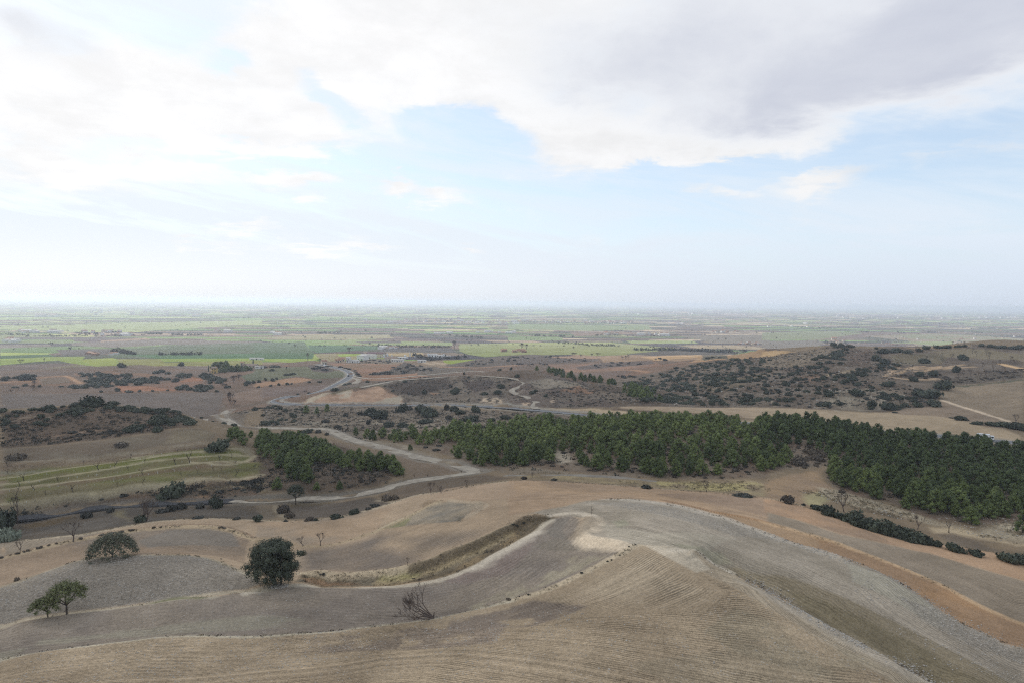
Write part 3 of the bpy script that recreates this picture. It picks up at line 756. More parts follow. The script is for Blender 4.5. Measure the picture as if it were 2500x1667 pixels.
# -- orchard hill on the left
O = dict(rmin=180, rmax=420)
paint(Q('B1', '0 200 400 190 760 110 900 100 1100 170 1500 200 1700 250 1720 340 1560 350 1000 440 600 480 0 530'), (.135, .105, .085), col2=(.105, .085, .070), vs=7, clod=.9, **O)
band(Q('B1', '160 460 300 430 450 410 640 400 800 370 1000 360'), (.24, .18, .14), .9, a=.8, **O)
band(Q('B1', '700 185 900 160 1000 170'), (.30, .26, .21), 1.0, a=.8, **O)
band(Q('B1', '0 330 160 262 330 240 500 245'), (.24, .20, .16), .8, a=.7, **O)
paint(Q('B1', '0 525 600 480 1000 440 1560 350 1800 350 1960 385 1900 460 1600 500 1240 550 700 650 0 690'), (.170, .150, .122), col2=(.150, .125, .10), vs=9, fur=(Q('B1', '0 540 1000 460 1700 380'), 1.1, .3), clod=.5, **O)
paint(Q('B1', '1500 370 1800 355 1940 385 1880 460 1400 500 1500 440'), (.205, .180, .135), a=.75, **O)
band(Q('B1', '0 640 400 640 700 620 1240 560 1640 500 1850 470'), (.27, .245, .20), .7, a=.8, **O)
paint(Q('B1', '0 670 300 668 740 636 1240 575 1700 505 1900 480 1900 520 1500 560 1180 600 800 650 400 690 0 720'), (.110, .088, .072), clod=.9, **O)
paint(Q('B1', '0 720 400 690 800 650 1200 600 1900 500 2150 495 2280 560 2260 620 2200 650 2334 640 2334 760 1900 800 1560 830 1300 890 1000 930 640 975 300 1030 0 1050'), (.135, .140, .062), col2=(.160, .140, .088), vs=8, clod=.6, **O)
for q, c_, wd in (('0 790 300 760 700 700 1100 660 1400 610 1700 580', (.128, .142, .045), 2.2), ('0 880 400 815 800 760 1100 700', (.12, .115, .06), 1.6),
                  ('200 870 700 820 1300 760 1700 700 2100 650', (.150, .115, .08), 1.6), ('0 740 300 735 500 720', (.20, .20, .16), 1.2),
                  ('1100 640 1500 590 1900 560 2100 560', (.125, .14, .045), 1.8), ('1700 760 2000 730 2334 700', (.105, .10, .06), 1.6), ('0 950 500 900 900 880 1300 840', (.150, .135, .085), 2.0)):
    band(Q('B1', q), c_, wd, a=.8, **O)
for q in ('0 845 400 800 800 735 1200 660 1700 605 2200 590', '0 890 400 850 800 800 1200 740 1700 660 2200 640', '0 1020 300 1000 800 950 1100 890 1400 850', '1700 650 2000 680 2200 640 2270 590',
          '0 790 300 750 700 690 1100 640 1500 580 1900 545 2150 530', '1640 900 1900 880 2200 850 2334 840', '1400 860 1800 800 2334 760', '1200 610 1700 560 1900 550'):
    band(Q('B1', q), (.34, .315, .23), .9, a=.85, **O)
paint(Q('B1', '2060 500 2200 500 2290 560 2260 600 2100 540'), (.24, .22, .17), a=.8, **O)
# bank under the orchard down to the road
paint(Q('B1', '0 1055 300 1035 640 985 1000 935 1300 895 1640 850 2334 780 2334 975 1900 1000 1400 1010 800 1045 200 1140 0 1180'), (.095, .080, .066), col2=(.12, .09, .07), vs=5, clod=.9, rmin=170, rmax=330)
band(Q('B1', '0 1060 300 1035 640 980 1000 935 1300 890 1400 870'), (.235, .215, .165), .7, a=.9, rmin=170, rmax=330)
band(Q('B1', '1640 910 1900 885 2150 860 2334 845'), (.20, .175, .13), .9, a=.8, rmin=170, rmax=330)
band(Q('B1', '1650 975 1760 965 1900 970'), (.25, .16, .10), 1.4, a=.8, rmin=170, rmax=330)
# dark fields below the road
V = dict(rmin=150, rmax=300)
paint(Q('B1', '0 1190 200 1160 700 1080 1100 1040 1850 1010 2334 1000 2334 1180 1900 1150 1280 1190 700 1300 0 1360'), (.115, .098, .080), col2=(.100, .092, .084), vs=9, clod=.7, **V)
paint(Q('B1', '150 1190 700 1080 760 1110 500 1200 200 1250'), (.125, .098, .066), a=.9, clod=.8, **V)
paint(Q('B1', '600 1200 1100 1100 1200 1150 900 1250 500 1280 200 1300'), (.125, .115, .105), a=.9, fur=(Q('B1', '200 1300 700 1250 1150 1150'), 1.0, .3), clod=.4, **V)
paint(Q('B1', '950 1090 1150 1060 1180 1160 1270 1190 1150 1180 1000 1130'), (.20, .18, .12), a=.7, **V)
paint(Q('B2', '60 1030 200 1040 260 1140 0 1170 0 1040'), (.16, .14, .115), **V)
paint(Q('B2', '240 1040 460 1010 760 1000 1080 950 1200 990 1280 990 1150 1050 800 1130 500 1150 300 1160'), (.118, .104, .092), fur=(Q('B2', '300 1100 800 1060 1150 1000'), 1.0, .3), clod=.4, **V)
paint(Q('B2', '1200 900 1400 830 1700 790 2050 750 2330 790 1900 860 1600 930 1300 980 1230 950'), (.150, .124, .100), fur=(Q('B2', '1200 940 1600 850 2100 780'), 1.0, .25), clod=.4, **V)
paint(Q('B2', '200 1000 470 985 760 985 760 1005 460 1050 220 1060'), (.125, .105, .07), a=.7, **V)
band(Q('B2', '200 1040 240 1110 290 1150'), (.27, .24, .19), 1.0, a=.8, **V)
band(Q('B2', '1100 985 1200 1000 1280 995 1400 960 1560 940'), (.30, .26, .20), 1.0, a=.8, **V)
paint(Q('B2', '1090 950 1260 890 1300 960 1250 995 1160 985'), (.085, .07, .06), a=.7, **V)
# grassy verge in the hollow before the forest
paint(Q('B2', '1980 720 2334 750 2334 810 2150 800') + Q('B3', '0 800 700 830 1200 870 1760 910 2334 970 2334 810 1900 800 1300 810 1000 780 600 755 0 740'), (.30, .255, .17), col2=(.23, .19, .14), vs=5, rmin=140, rmax=300, clod=.8)
paint(Q('B3', '1250 810 1700 830 2300 820 2330 900 1900 910 1500 880 1300 850'), (.40, .365, .19), a=.75, patch=(9, .42), rmin=140, rmax=300)
paint(Q('B3', '700 830 1100 850 1200 870 700 830'), (.15, .13, .115), rmin=140, rmax=300)
paint(Q('B3', '0 700 300 700 600 740 1000 780 600 760 0 760'), (.22, .195, .165), a=.9, rmin=140, rmax=300, clod=.9)
paint(Q('B4', '0 800 300 740 600 680 540 760 640 880 500 1000 640 1140 330 1030 0 970'), (.30, .225, .155), col2=(.26, .20, .15), vs=7, rmin=130, rmax=300, clod=.6)
paint(Q('B4', '330 920 520 900 640 960 560 1040 420 1040 330 1000'), (.36, .34, .21), a=.8, rmin=130, rmax=300)
paint(Q('B4', '460 860 640 880 1100 1010 1500 1140 1900 1240 2334 1130 2334 1400 1900 1290 1450 1200 1100 1100 800 1040 560 960'), (.40, .365, .29), col2=(.31, .27, .21), vs=5, rmin=120, rmax=260, clod=.95)
paint(Q('B4', '1450 1210 1800 1220 2000 1290 2334 1390 2334 1420 1900 1320 1500 1280'), (.48, .41, .30), a=.85, rmin=120, rmax=260)
paint(Q('B4', '1520 1280 1700 1270 2000 1350 2150 1440 1850 1420 1600 1340'), (.165, .140, .115), rmin=110, rmax=240, fur=(Q('B4', '1520 1280 1800 1330 2150 1430'), .8, .3))

# colours painted so far are darkened, most across the valley, fading out on the plain
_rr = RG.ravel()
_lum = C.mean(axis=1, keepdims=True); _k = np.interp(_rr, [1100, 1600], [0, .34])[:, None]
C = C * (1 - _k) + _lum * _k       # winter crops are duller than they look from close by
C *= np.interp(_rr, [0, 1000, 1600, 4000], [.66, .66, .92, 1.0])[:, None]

# -- the near hill: stubble, plough and limestone soil
K = dict(rmin=66, rmax=215)
paint([(-60, 1330)] + HILL_EDGE + P('2560 1370 2560 1760 -60 1760'), (.255, .205, .155), fur=(Q('B2', '0 1180 560 1165 900 1115 1450 940 2334 820') + Q('B3', '700 835 1200 875 1760 915 2334 975'), .85, .30), clod=.5, warp=0, **K)
# left fields
paint(Q('B1', '0 1505 230 1445 450 1385 700 1335 1000 1280 1280 1245 1600 1215 1900 1220 2100 1260 2260 1330 2200 1400 2200 1560 1900 1480 1200 1480 700 1520 0 1700'), (.165, .140, .118), col2=(.190, .150, .115), vs=16,
      fur=(Q('B1', '0 1500 700 1335 1280 1240 1900 1218 2260 1330'), .7, .45), clod=.55, warp=.4, **K)
paint(Q('B1', '1200 1350 1500 1250 1900 1225 2100 1280 2150 1400 1700 1390 1300 1410'), (.135, .128, .120), a=.75, **K)
paint(P('0 1385 120 1350 300 1330 420 1345 320 1354 192 1366 100 1402 0 1432'), (.205, .162, .125), a=.8, fur=(P('0 1385 190 1345 350 1335'), .7, .5), **K)
paint(P('0 1319 154 1308 274 1291 190 1316 123 1330 63 1346 0 1363'), (.19, .165, .135), **K)
band(HILL_EDGE[:22], (.30, .265, .21), .9, a=.85, **K)
band(BANK_A, (.30, .25, .18), 1.1, a=.85, **K)
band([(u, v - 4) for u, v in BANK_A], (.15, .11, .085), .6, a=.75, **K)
paint(P('640 1300 738 1330 640 1345 620 1320'), (.21, .17, .12), a=.7, **K)
# middle slopes: warm stubble, greyer plough
paint(Q('C2', '0 130 560 110 900 60 1180 -10 1240 20 1080 215 800 310 640 345 430 345 300 280 0 270'), (.250, .195, .145), col2=(.215, .18, .145), vs=12, fur=(Q('C2', '0 150 560 130 900 80 1240 0'), .75, .45), **K)
paint(Q('C2', '330 380 640 348 800 318 920 290 1080 222 1140 200 1400 205 1300 280 1200 330 1600 430 1280 550 900 595 330 590'), (.135, .118, .105), col2=(.155, .13, .108), vs=10, fur=(Q('C2', '430 350 800 320 1140 200'), .8, .35), warp=1.5, soft=4, **K)
paint(Q('C2', '1150 250 1800 180 2200 160 2100 240 1900 340 1600 450 1300 520 1100 540 1300 380'), (.20, .165, .130), col2=(.15, .128, .108), vs=11, fur=(Q('C2', '430 590 1280 550 1700 420 2300 150'), .8, .45), warp=1.5, soft=6, **K)
paint(Q('C2', '600 590 900 560 1250 540 1290 555 900 598'), (.17, .14, .115), a=.6, **K)
paint(Q('B2', '1130 1245 1460 1090 1640 1000 1740 985 2080 1010 1890 1140 1800 1170 1500 1200'), (.150, .142, .128), col2=(.21, .185, .15), vs=7, clod=.7, **K)
paint(Q('B2', '1100 1240 1300 1150 1420 1140 1350 1220 1200 1240'), (.165, .165, .095), a=.8, **K)
paint(Q('B2', '1750 990 2080 1015 2040 1080 1950 1080 1880 1020'), (.24, .21, .17), a=.7, clod=1.0, **K)
paint(Q('B2', '1470 1040 1540 980 1700 975 1660 1000 1500 1060'), (.19, .15, .11), a=.9, clod=1.1, **K)
paint(Q('B2', '1790 1170 1830 1130 1890 1130 1850 1180'), (.12, .115, .10), a=.9, clod=1.1, **K)
band(Q('B2', '1060 1280 1130 1235 1300 1160 1450 1090 1640 1000'), (.33, .29, .22), .55, a=.9, **K)
band(Q('B2', '1890 1140 2000 1080 2100 1025 2000 1000 1740 985'), (.31, .265, .21), .6, a=.8, **K)
band(MIDLINE, (.27, .225, .16), .55, a=.8, **K)
# orange slopes under the crest
paint(Q('B3', '0 810 700 830 1200 870 1760 910 2334 970 2334 1290 1840 1110 1500 1025 900 975 700 988 500 1040 250 1085 0 1130'), (.275, .205, .145), col2=(.235, .18, .135), vs=14, fur=(Q('B3', '0 810 700 830 1200 870 1760 910 2334 970'), .9, .35), **K)
paint(Q('B3', '0 1000 400 960 700 930 900 950 700 985 500 1035 200 1090 0 1110'), (.275, .21, .155), a=.75, **K)
paint(Q('B3', '1300 930 1760 915 2334 975 2334 1150 2000 1060 1600 990'), (.195, .150, .120), a=.75, col2=(.22, .17, .13), vs=10, **K)
paint(Q('B3', '900 960 1500 1010 1900 1090 2334 1220 2334 1280 1800 1100 1400 1010'), (.26, .19, .135), a=.85, **K)
paint(Q('B2', '1700 880 2334 830 2334 960 2000 990 1760 970 1600 960'), (.245, .19, .145), a=.7, **K)
# right bands
paint([(1860, 1217), (1880, 1217), (1950, 1232), (2035, 1262), (2120, 1290), (2244, 1319), (2408, 1345), (2520, 1364), (2520, 1418), (2436, 1399), (2271, 1349), (2052, 1303), (1942, 1267), (1860, 1250)],
      (.275, .190, .130), col2=(.215, .16, .12), vs=13, fur=([(1860, 1217), (2035, 1262), (2244, 1319), (2500, 1361)], .8, .45), warp=.4, clod=.5, **K)
paint(P('2100 1290 2244 1319 2408 1345 2510 1362 2510 1412 2330 1372 2200 1335'), (.285, .205, .145), a=.8, **K)
paint(P('1870 1248 1942 1267 2052 1303 2271 1349 2436 1399 2510 1418 2510 1530 2422 1492 2299 1426 2134 1358 2025 1317 1870 1273'), (.195, .168, .138), col2=(.172, .148, .120), vs=14, fur=(ORANGE_TOP, .8, .5), warp=.4, clod=.5, **K)
paint([(1600, 1215), (1744, 1246), (1870, 1270)] + ORANGE_TOP[1:] + [(2510, 1532), (2510, 1592)] + SILVER[::-1][:-2], (.235, .155, .095), col2=(.205, .145, .10), vs=12, fur=(ORANGE_TOP, .6, .5), warp=.15, clod=.5, **K)
paint([(1600, 1222), (1744, 1250), (1870, 1275), (2000, 1315), (2000, 1342), (1880, 1304), (1744, 1256)], (.245, .185, .13), a=.7, **K)
band(ORANGE_TOP, (.34, .25, .165), .7, a=.8, **K)
SIL = [(1260, 1262), (1322, 1243), (1377, 1235), (1432, 1221), (1487, 1218)] + SILVER[1:] + [(2510, 1592), (2510, 1700), (2330, 1700)] + RIDGE_R[::-1] + P('1620 1332 1531 1336 1487 1325 1440 1316 1424 1303 1440 1286 1450 1262 1400 1262 1344 1260')
paint(SIL, (.236, .216, .188), col2=(.186, .170, .145), vs=11, fur=(SILVER, .75, .42), stones=.25, warp=.25, clod=.6, **K)
paint(P('1733 1371 1800 1376 1900 1402 2000 1432 2100 1474 2200 1522 2300 1572 2400 1625 2500 1685 2310 1680 2252 1645 2189 1618 2123 1582 2046 1541 1975 1500 1920 1467 1880 1443 1829 1418'), (.155, .135, .097), a=.8, warp=1.2, **K)
paint(P('1900 1430 2000 1458 2140 1522 2280 1590 2430 1680 2300 1680 2180 1610 2050 1540 1950 1480'), (.128, .114, .080), a=.75, warp=1, **K)
paint(P('2060 1370 2175 1412 2271 1472 2330 1520 2300 1540 2200 1480 2080 1420'), (.245, .240, .208), a=.7, warp=1, stones=.8, **K)
paint(P('2180 1450 2293 1490 2408 1550 2500 1590 2500 1620 2380 1580 2260 1520'), (.200, .190, .175), a=.7, stones=.9, clod=1.0, **K)
paint(P('1560 1225 1740 1260 1900 1320 1800 1310 1620 1260 1500 1235 1420 1226'), (.20, .19, .175), a=.7, clod=.8, **K)
paint(P('1460 1270 1600 1300 1800 1310 1700 1345 1560 1330 1480 1318'), (.265, .25, .215), a=.6, **K)
paint(P('1630 1325 1700 1330 1760 1345 1800 1375 1733 1368 1690 1346'), (.20, .20, .155), a=.6, warp=1.3, **K)
paint(P('1490 1270 1530 1265 1540 1280 1500 1290'), (.20, .21, .16), a=.5, warp=1.3, **K)
band(SILVER[:8], (.33, .32, .30), 1.6, a=.6, side=0, **K)
# grey field in the hollow, its pale lanes, the overgrown bank
GREYF = LOW_LEFT + P('1295 1454 1377 1421 1443 1388 1478 1369 1528 1344 1500 1333 1440 1325 1412 1300 1420 1264 1394 1256 1344 1262 1300 1300 1260 1325') + GULLY_LOW[::-1][3:] + P('640 1441 521 1456 466 1458 384 1470 329 1478 206 1493 110 1506 0 1533 -60 1545 -60 1625')
paint(GREYF, (.162, .144, .126), col2=(.138, .124, .114), vs=10, fur=(TREE_BANK[::2] + GULLY_LOW[1:], 1.0, .28), stones=.35, clod=.6, warp=.4, **K)
paint(P('1000 1420 1140 1385 1260 1325 1330 1290 1300 1340 1240 1400 1130 1430'), (.140, .118, .112), a=.85, stones=.5, warp=1.3, **K)
paint(P('1130 1480 1300 1400 1440 1340 1500 1345 1440 1380 1300 1440 1160 1490'), (.205, .190, .150), a=.75, patch=(5, .45), warp=1.3, **K)
paint(P('1300 1330 1360 1310 1460 1335 1500 1350 1400 1345 1330 1345'), (.125, .115, .10), a=.7, **K)
paint(P('1330 1300 1400 1330 1380 1290 1390 1262 1350 1265'), (.125, .117, .108), a=.8, warp=1.2, **K)
paint(P('0 1620 0 1590 250 1560 620 1540 760 1510 600 1500 300 1540 100 1560'), (.185, .180, .150), a=.6, warp=1.3, **K)
paint(P('250 1540 640 1500 900 1500 880 1525 620 1540 300 1560'), (.19, .182, .155), a=.5, patch=(8, .5), warp=1.3, **K)
band(P('600 1448 653 1434 702 1426 823 1434 935 1433 1059 1418 1114 1401 1168 1377 1260 1325 1300 1300 1344 1268'), (.315, .295, .255), 1.0, a=.9, **K)
band(P('1168 1379 1260 1328 1300 1303'), (.33, .31, .275), 2.0, a=.85, **K)
band(P('384 1466 466 1453 521 1450 600 1444 660 1436'), (.25, .235, .195), 1.1, a=.8, **K)
band(TREE_BANK[:10], (.26, .25, .21), .8, a=.7, **K)
paint(DOME + P('650 1425 600 1440 466 1455 384 1467 274 1483 164 1495 55 1510 -20 1535 -60 1440'), (.152, .142, .130), col2=(.175, .162, .145), vs=12, clod=.95, stones=.75, warp=.2, fur=(DOME, 1.0, .15), **K)
band(DOME, (.24, .225, .185), .7, a=.7, **K)
band(P('380 1470 430 1460 490 1457'), (.115, .12, .075), .8, a=.9, **K)
# gully band
paint([(735, 1401)] + UP_BANK + P('1360 1256 1344 1266 1300 1300 1260 1322 1168 1374 1114 1398 1059 1415 935 1430 823 1431 757 1426 720 1420'), (.160, .128, .085), col2=(.090, .076, .056), vs=3.5, clod=1.1, warp=.6, **K)
band(P('740 1415 900 1418 980 1412 1040 1400 1100 1380 1160 1350 1230 1310'), (.115, .105, .085), 1.3, a=.8, **K)
band(P('930 1420 1000 1408 1100 1372 1180 1335 1240 1300'), (.27, .225, .145), 1.1, a=.7, **K)
band(P('940 1400 1010 1400'), (.24, .23, .12), 1.2, a=.7, **K)
paint(P('730 1410 860 1412 900 1425 820 1430 740 1422'), (.195, .125, .080), a=.7, **K)
band(UP_BANK[:10], (.34, .295, .225), .75, a=.95, **K)
band([(u + 3, v + 6) for u, v in UP_BANK[4:]], (.070, .058, .042), 1.0, a=.85, **K)  # dark growth under the bank crest, its shade painted in as well
# pale hook of the bank and its foot
band(HOOK, (.37, .325, .265), 1.9, a=.95, **K)
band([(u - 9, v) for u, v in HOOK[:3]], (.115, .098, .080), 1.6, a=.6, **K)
band(P('1344 1258 1394 1250 1430 1252 1448 1257'), (.37, .34, .295), 1.0, a=.9, **K)
# the furrowed spur in front
MAIN = [(-60, 1622)] + LOW_LEFT + P('1295 1454 1377 1421 1443 1388 1478 1369 1528 1344 1558 1328 1577 1328 1630 1332 1684 1345') + RIDGE_R[1:] + P('2310 1800 -60 1800')
paint(MAIN, (.245, .205, .155), col2=(.205, .170, .128), vs=13, fur=(LOW_LEFT[:-3] + P('1200 1495 1400 1500 1700 1520 2000 1560 2300 1640'), .50, .75), clod=.75, stones=.55, warp=.1, **K)
paint(P('1040 1515 1127 1495 1259 1462 1377 1421 1443 1388 1528 1344 1577 1328 1640 1345 1700 1400 1780 1450 1720 1490 1640 1492 1500 1500 1400 1506 1240 1522 1050 1528'), (.250, .215, .168), col2=(.200, .168, .130), vs=12,
      fur=(P('1100 1505 1259 1462 1377 1421 1443 1388 1528 1344 1600 1300'), .52, .80), clod=.6, stones=.3, warp=1.5, soft=6, **K)
paint(P('1640 1345 1684 1345 1733 1371 1829 1418 1920 1467 2046 1541 2189 1618 2310 1680 2200 1680 2060 1600 1900 1500 1800 1440 1720 1400'), (.270, .238, .190), col2=(.225, .195, .155), vs=12,
      fur=(P('1700 1345 1829 1418 1920 1467 2046 1541 2189 1618 2310 1680'), .50, .9), clod=.6, stones=.45, warp=.15, **K)
paint(P('1560 1328 1640 1332 1700 1350 1740 1390 1700 1400 1640 1370 1600 1350'), (.330, .305, .260), a=.85, warp=1, **K)
paint(P('1100 1512 1300 1460 1440 1480 1300 1530 1080 1540'), (.115, .100, .094), a=.75, patch=(6, .42), warp=1.2, stones=.6, **K)
paint(P('700 1560 1000 1530 1240 1530 1200 1570 900 1590 620 1600'), (.135, .115, .102), a=.7, patch=(7, .42), stones=.9, clod=1, warp=1.2, **K)
paint(P('1800 1480 2000 1560 2200 1650 2000 1660 1800 1600 1700 1540'), (.185, .168, .130), a=.5, patch=(8, .45), warp=1.2, **K)
paint(P('1500 1620 1900 1560 2100 1680 1700 1700'), (.18, .16, .125), a=.45, patch=(9, .45), warp=1.2, **K)
band(LOW_LEFT, (.31, .295, .245), .75, a=.9, **K)
band(SPUR_EDGE, (.33, .29, .225), .6, a=.9, **K)
band(P('1640 1342 1684 1344 1740 1372 1780 1395'), (.38, .355, .31), .9, a=.9, **K)
band([(u - 5, v + 8) for u, v in RIDGE_R[4:]], (.30, .28, .25), 1.6, a=.65, **K)


# carry the fields on beyond the surveyed sector
_o = np.nonzero(np.abs(AZ) > R(37.1))[0]
_src = np.interp(np.sign(AZ) * (R(37.1) - np.mod(np.abs(AZ) - R(37.1), R(37.1))), AZ, np.arange(NA)).round().astype(int)
_nr = int(np.searchsorted(RR, 1050))
_C3 = C.reshape(NA, NR, 3); _D3 = D.reshape(NA, NR, 4)
_C3[_o, :_nr] = _C3[_src[_o], :_nr]; _D3[_o, :_nr] = _D3[_src[_o], :_nr]
# a little large-scale unevenness of the soil everywhere near
C *= (1 + (_big - 0.5) * 0.45 + (_mid - 0.5) * 0.40 * np.clip(1.5 - RG.ravel() / 2500, 0.15, 1))[:, None]
C = np.clip(C * np.array([1.56, 1.42, 1.25]), 0.01, 0.9)

# where two sets of furrows meet the rows fade out
_ph = D[:, 0].reshape(NA, NR); _cut = np.zeros((NA, NR), bool)
_j = np.abs(np.diff(_ph, axis=1)) > 0.9; _cut[:, 1:] |= _j; _cut[:, :-1] |= _j
_j = np.abs(np.diff(_ph, axis=0)) > 0.9; _cut[1:] |= _j; _cut[:-1] |= _j
D[:, 1] *= ~_cut.ravel()

# ------------------------------------------------------------------ the ground sheet
co = np.empty((NA * NR, 3), np.float32)
co[:, 0] = FLX; co[:, 1] = FLY; co[:, 2] = ZZ.ravel()
GZ = ZZ.copy()
ROAD_IX = []
def make_ground():
    ii = np.arange(NA - 1)[:, None] * NR; jj = np.arange(NR - 1)[None, :]
    a = (ii + jj).ravel()
    f = np.stack([a, a + NR, a + NR + 1, a + 1], 1)
    # the columns run clockwise, so this order faces up
    me = bpy.data.meshes.new('ground')
    me.vertices.add(len(co)); me.vertices.foreach_set('co', co.ravel())
    me.loops.add(f.size); me.loops.foreach_set('vertex_index', f[:, ::-1].ravel().astype(np.int32))
    me.polygons.add(len(f)); me.polygons.foreach_set('loop_start', np.arange(0, f.size, 4, dtype=np.int32))
    me.polygons.foreach_set('use_smooth', np.ones(len(f), bool))
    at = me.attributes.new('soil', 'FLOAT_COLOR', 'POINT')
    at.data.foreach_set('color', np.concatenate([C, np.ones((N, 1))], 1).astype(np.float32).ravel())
    at = me.attributes.new('tilth', 'FLOAT_COLOR', 'POINT')
    at.data.foreach_set('color', D.astype(np.float32).ravel())
    me.update(calc_edges=True)
    return me

def mat(name):
    m = bpy.data.materials.new(name); m.use_nodes = True
    t = NT(m.node_tree); t.n.clear()
    out = t.new('ShaderNodeOutputMaterial'); b = t.new('ShaderNodeBsdfPrincipled')
    t.l.new(b.outputs[0], out.inputs[0])
    b.inputs['Roughness'].default_value = 0.9
    b.inputs['Specular IOR Level'].default_value = 0.15
    return m, t, b

def soil_material():
    m, t, b = mat('soil')
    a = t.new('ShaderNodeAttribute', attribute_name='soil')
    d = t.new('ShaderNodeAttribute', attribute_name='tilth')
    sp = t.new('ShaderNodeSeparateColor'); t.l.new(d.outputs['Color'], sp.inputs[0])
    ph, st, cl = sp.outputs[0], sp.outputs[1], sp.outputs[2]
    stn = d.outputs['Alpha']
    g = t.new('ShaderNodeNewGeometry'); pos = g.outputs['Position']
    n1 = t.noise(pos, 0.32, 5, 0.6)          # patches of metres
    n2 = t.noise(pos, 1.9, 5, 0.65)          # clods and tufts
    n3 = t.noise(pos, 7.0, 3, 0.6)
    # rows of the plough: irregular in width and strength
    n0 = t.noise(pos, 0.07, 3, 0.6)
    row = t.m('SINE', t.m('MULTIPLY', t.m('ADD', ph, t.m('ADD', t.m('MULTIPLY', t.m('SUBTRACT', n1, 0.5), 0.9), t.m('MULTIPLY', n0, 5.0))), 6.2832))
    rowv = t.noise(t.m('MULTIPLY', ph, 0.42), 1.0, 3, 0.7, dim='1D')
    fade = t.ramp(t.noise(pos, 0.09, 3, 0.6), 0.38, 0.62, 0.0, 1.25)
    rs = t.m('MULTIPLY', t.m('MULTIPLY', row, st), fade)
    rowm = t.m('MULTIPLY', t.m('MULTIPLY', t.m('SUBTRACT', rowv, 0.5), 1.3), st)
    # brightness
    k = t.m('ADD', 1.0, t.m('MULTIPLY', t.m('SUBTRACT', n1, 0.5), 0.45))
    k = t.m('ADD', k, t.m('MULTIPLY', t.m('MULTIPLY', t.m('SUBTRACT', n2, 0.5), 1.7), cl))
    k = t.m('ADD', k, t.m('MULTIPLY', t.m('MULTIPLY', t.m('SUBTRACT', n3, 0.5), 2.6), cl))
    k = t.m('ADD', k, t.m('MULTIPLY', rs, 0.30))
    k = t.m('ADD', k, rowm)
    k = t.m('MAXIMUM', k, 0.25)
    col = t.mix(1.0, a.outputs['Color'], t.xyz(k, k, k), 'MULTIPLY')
    # small pale stones lying in the soil
    v = t.new('ShaderNodeTexVoronoi', feature='F1'); v.inputs['Scale'].default_value = 2.1
    t.l.new(pos, v.inputs['Vector'])
    sw = t.m('MULTIPLY', t.ramp(v.outputs['Distance'], 0.30, 0.16), t.ramp(n1, 0.45, 0.62))
    col = t.mix(t.m('MULTIPLY', sw, stn), col, (0.46, 0.43, 0.39))
    t.l.new(col, b.inputs['Base Color'])
    hgt = t.m('ADD', t.m('MULTIPLY', rs, 0.10), t.m('MULTIPLY', t.m('ADD', t.m('MULTIPLY', n2, 0.35), t.m('MULTIPLY', n3, 0.08)), cl))
    bp = t.new('ShaderNodeBump'); bp.inputs['Strength'].default_value = 0.9; bp.inputs['Distance'].default_value = 1.0
    t.l.new(hgt, bp.inputs['Height']); t.l.new(bp.outputs[0], b.inputs['Normal'])
    b.inputs['Roughness'].default_value = 1.0; b.inputs['Specular IOR Level'].default_value = 0.05
    return m

# ------------------------------------------------------------------ roads and tracks
def resample(L, step):
    seg = np.hypot(*(L[1:] - L[:-1]).T); s = np.concatenate([[0], np.cumsum(seg)])
    n = max(2, int(s[-1] / step))
    t = np.linspace(0, s[-1], n + 1)
    return np.stack([np.interp(t, s, L[:, 0]), np.interp(t, s, L[:, 1])], 1)

def mesh_obj(name, v, f, m=None, parent=None, smooth=False, kind=None):
    me = bpy.data.meshes.new(name)
    me.from_pydata([tuple(map(float, p)) for p in v], [], [tuple(int(i) for i in q) for q in f])
    if smooth:
        me.polygons.foreach_set('use_smooth', [True] * len(me.polygons))
    if m is not None:
        me.materials.append(m)
    o = bpy.data.objects.new(name, me); COL.objects.link(o)
    if parent is not None:
        o.parent = parent
    if kind:
        o['kind'] = kind
    return o

def simple_mat(name, col, rough=0.9, var=0.25, scale=0.6, col2=None, bump=0.0, spec=0.15, detail=5):
    m, t, b = mat(name)
    spec = spec if rough < .9 else .03
    g = t.new('ShaderNodeNewGeometry')
    n = t.noise(g.outputs['Position'], scale, detail, 0.65)
    c = t.mix(t.ramp(n, 0.35, 0.65), col, col2 or tuple(x * (1 - var) for x in col))
    t.l.new(c, b.inputs['Base Color'])
    b.inputs['Roughness'].default_value = rough; b.inputs['Specular IOR Level'].default_value = spec
    if bump:
        bp = t.new('ShaderNodeBump'); bp.inputs['Distance'].default_value = bump; bp.inputs['Strength'].default_value = 0.8
        t.l.new(n, bp.inputs['Height']); t.l.new(bp.outputs[0], b.inputs['Normal'])
    return m

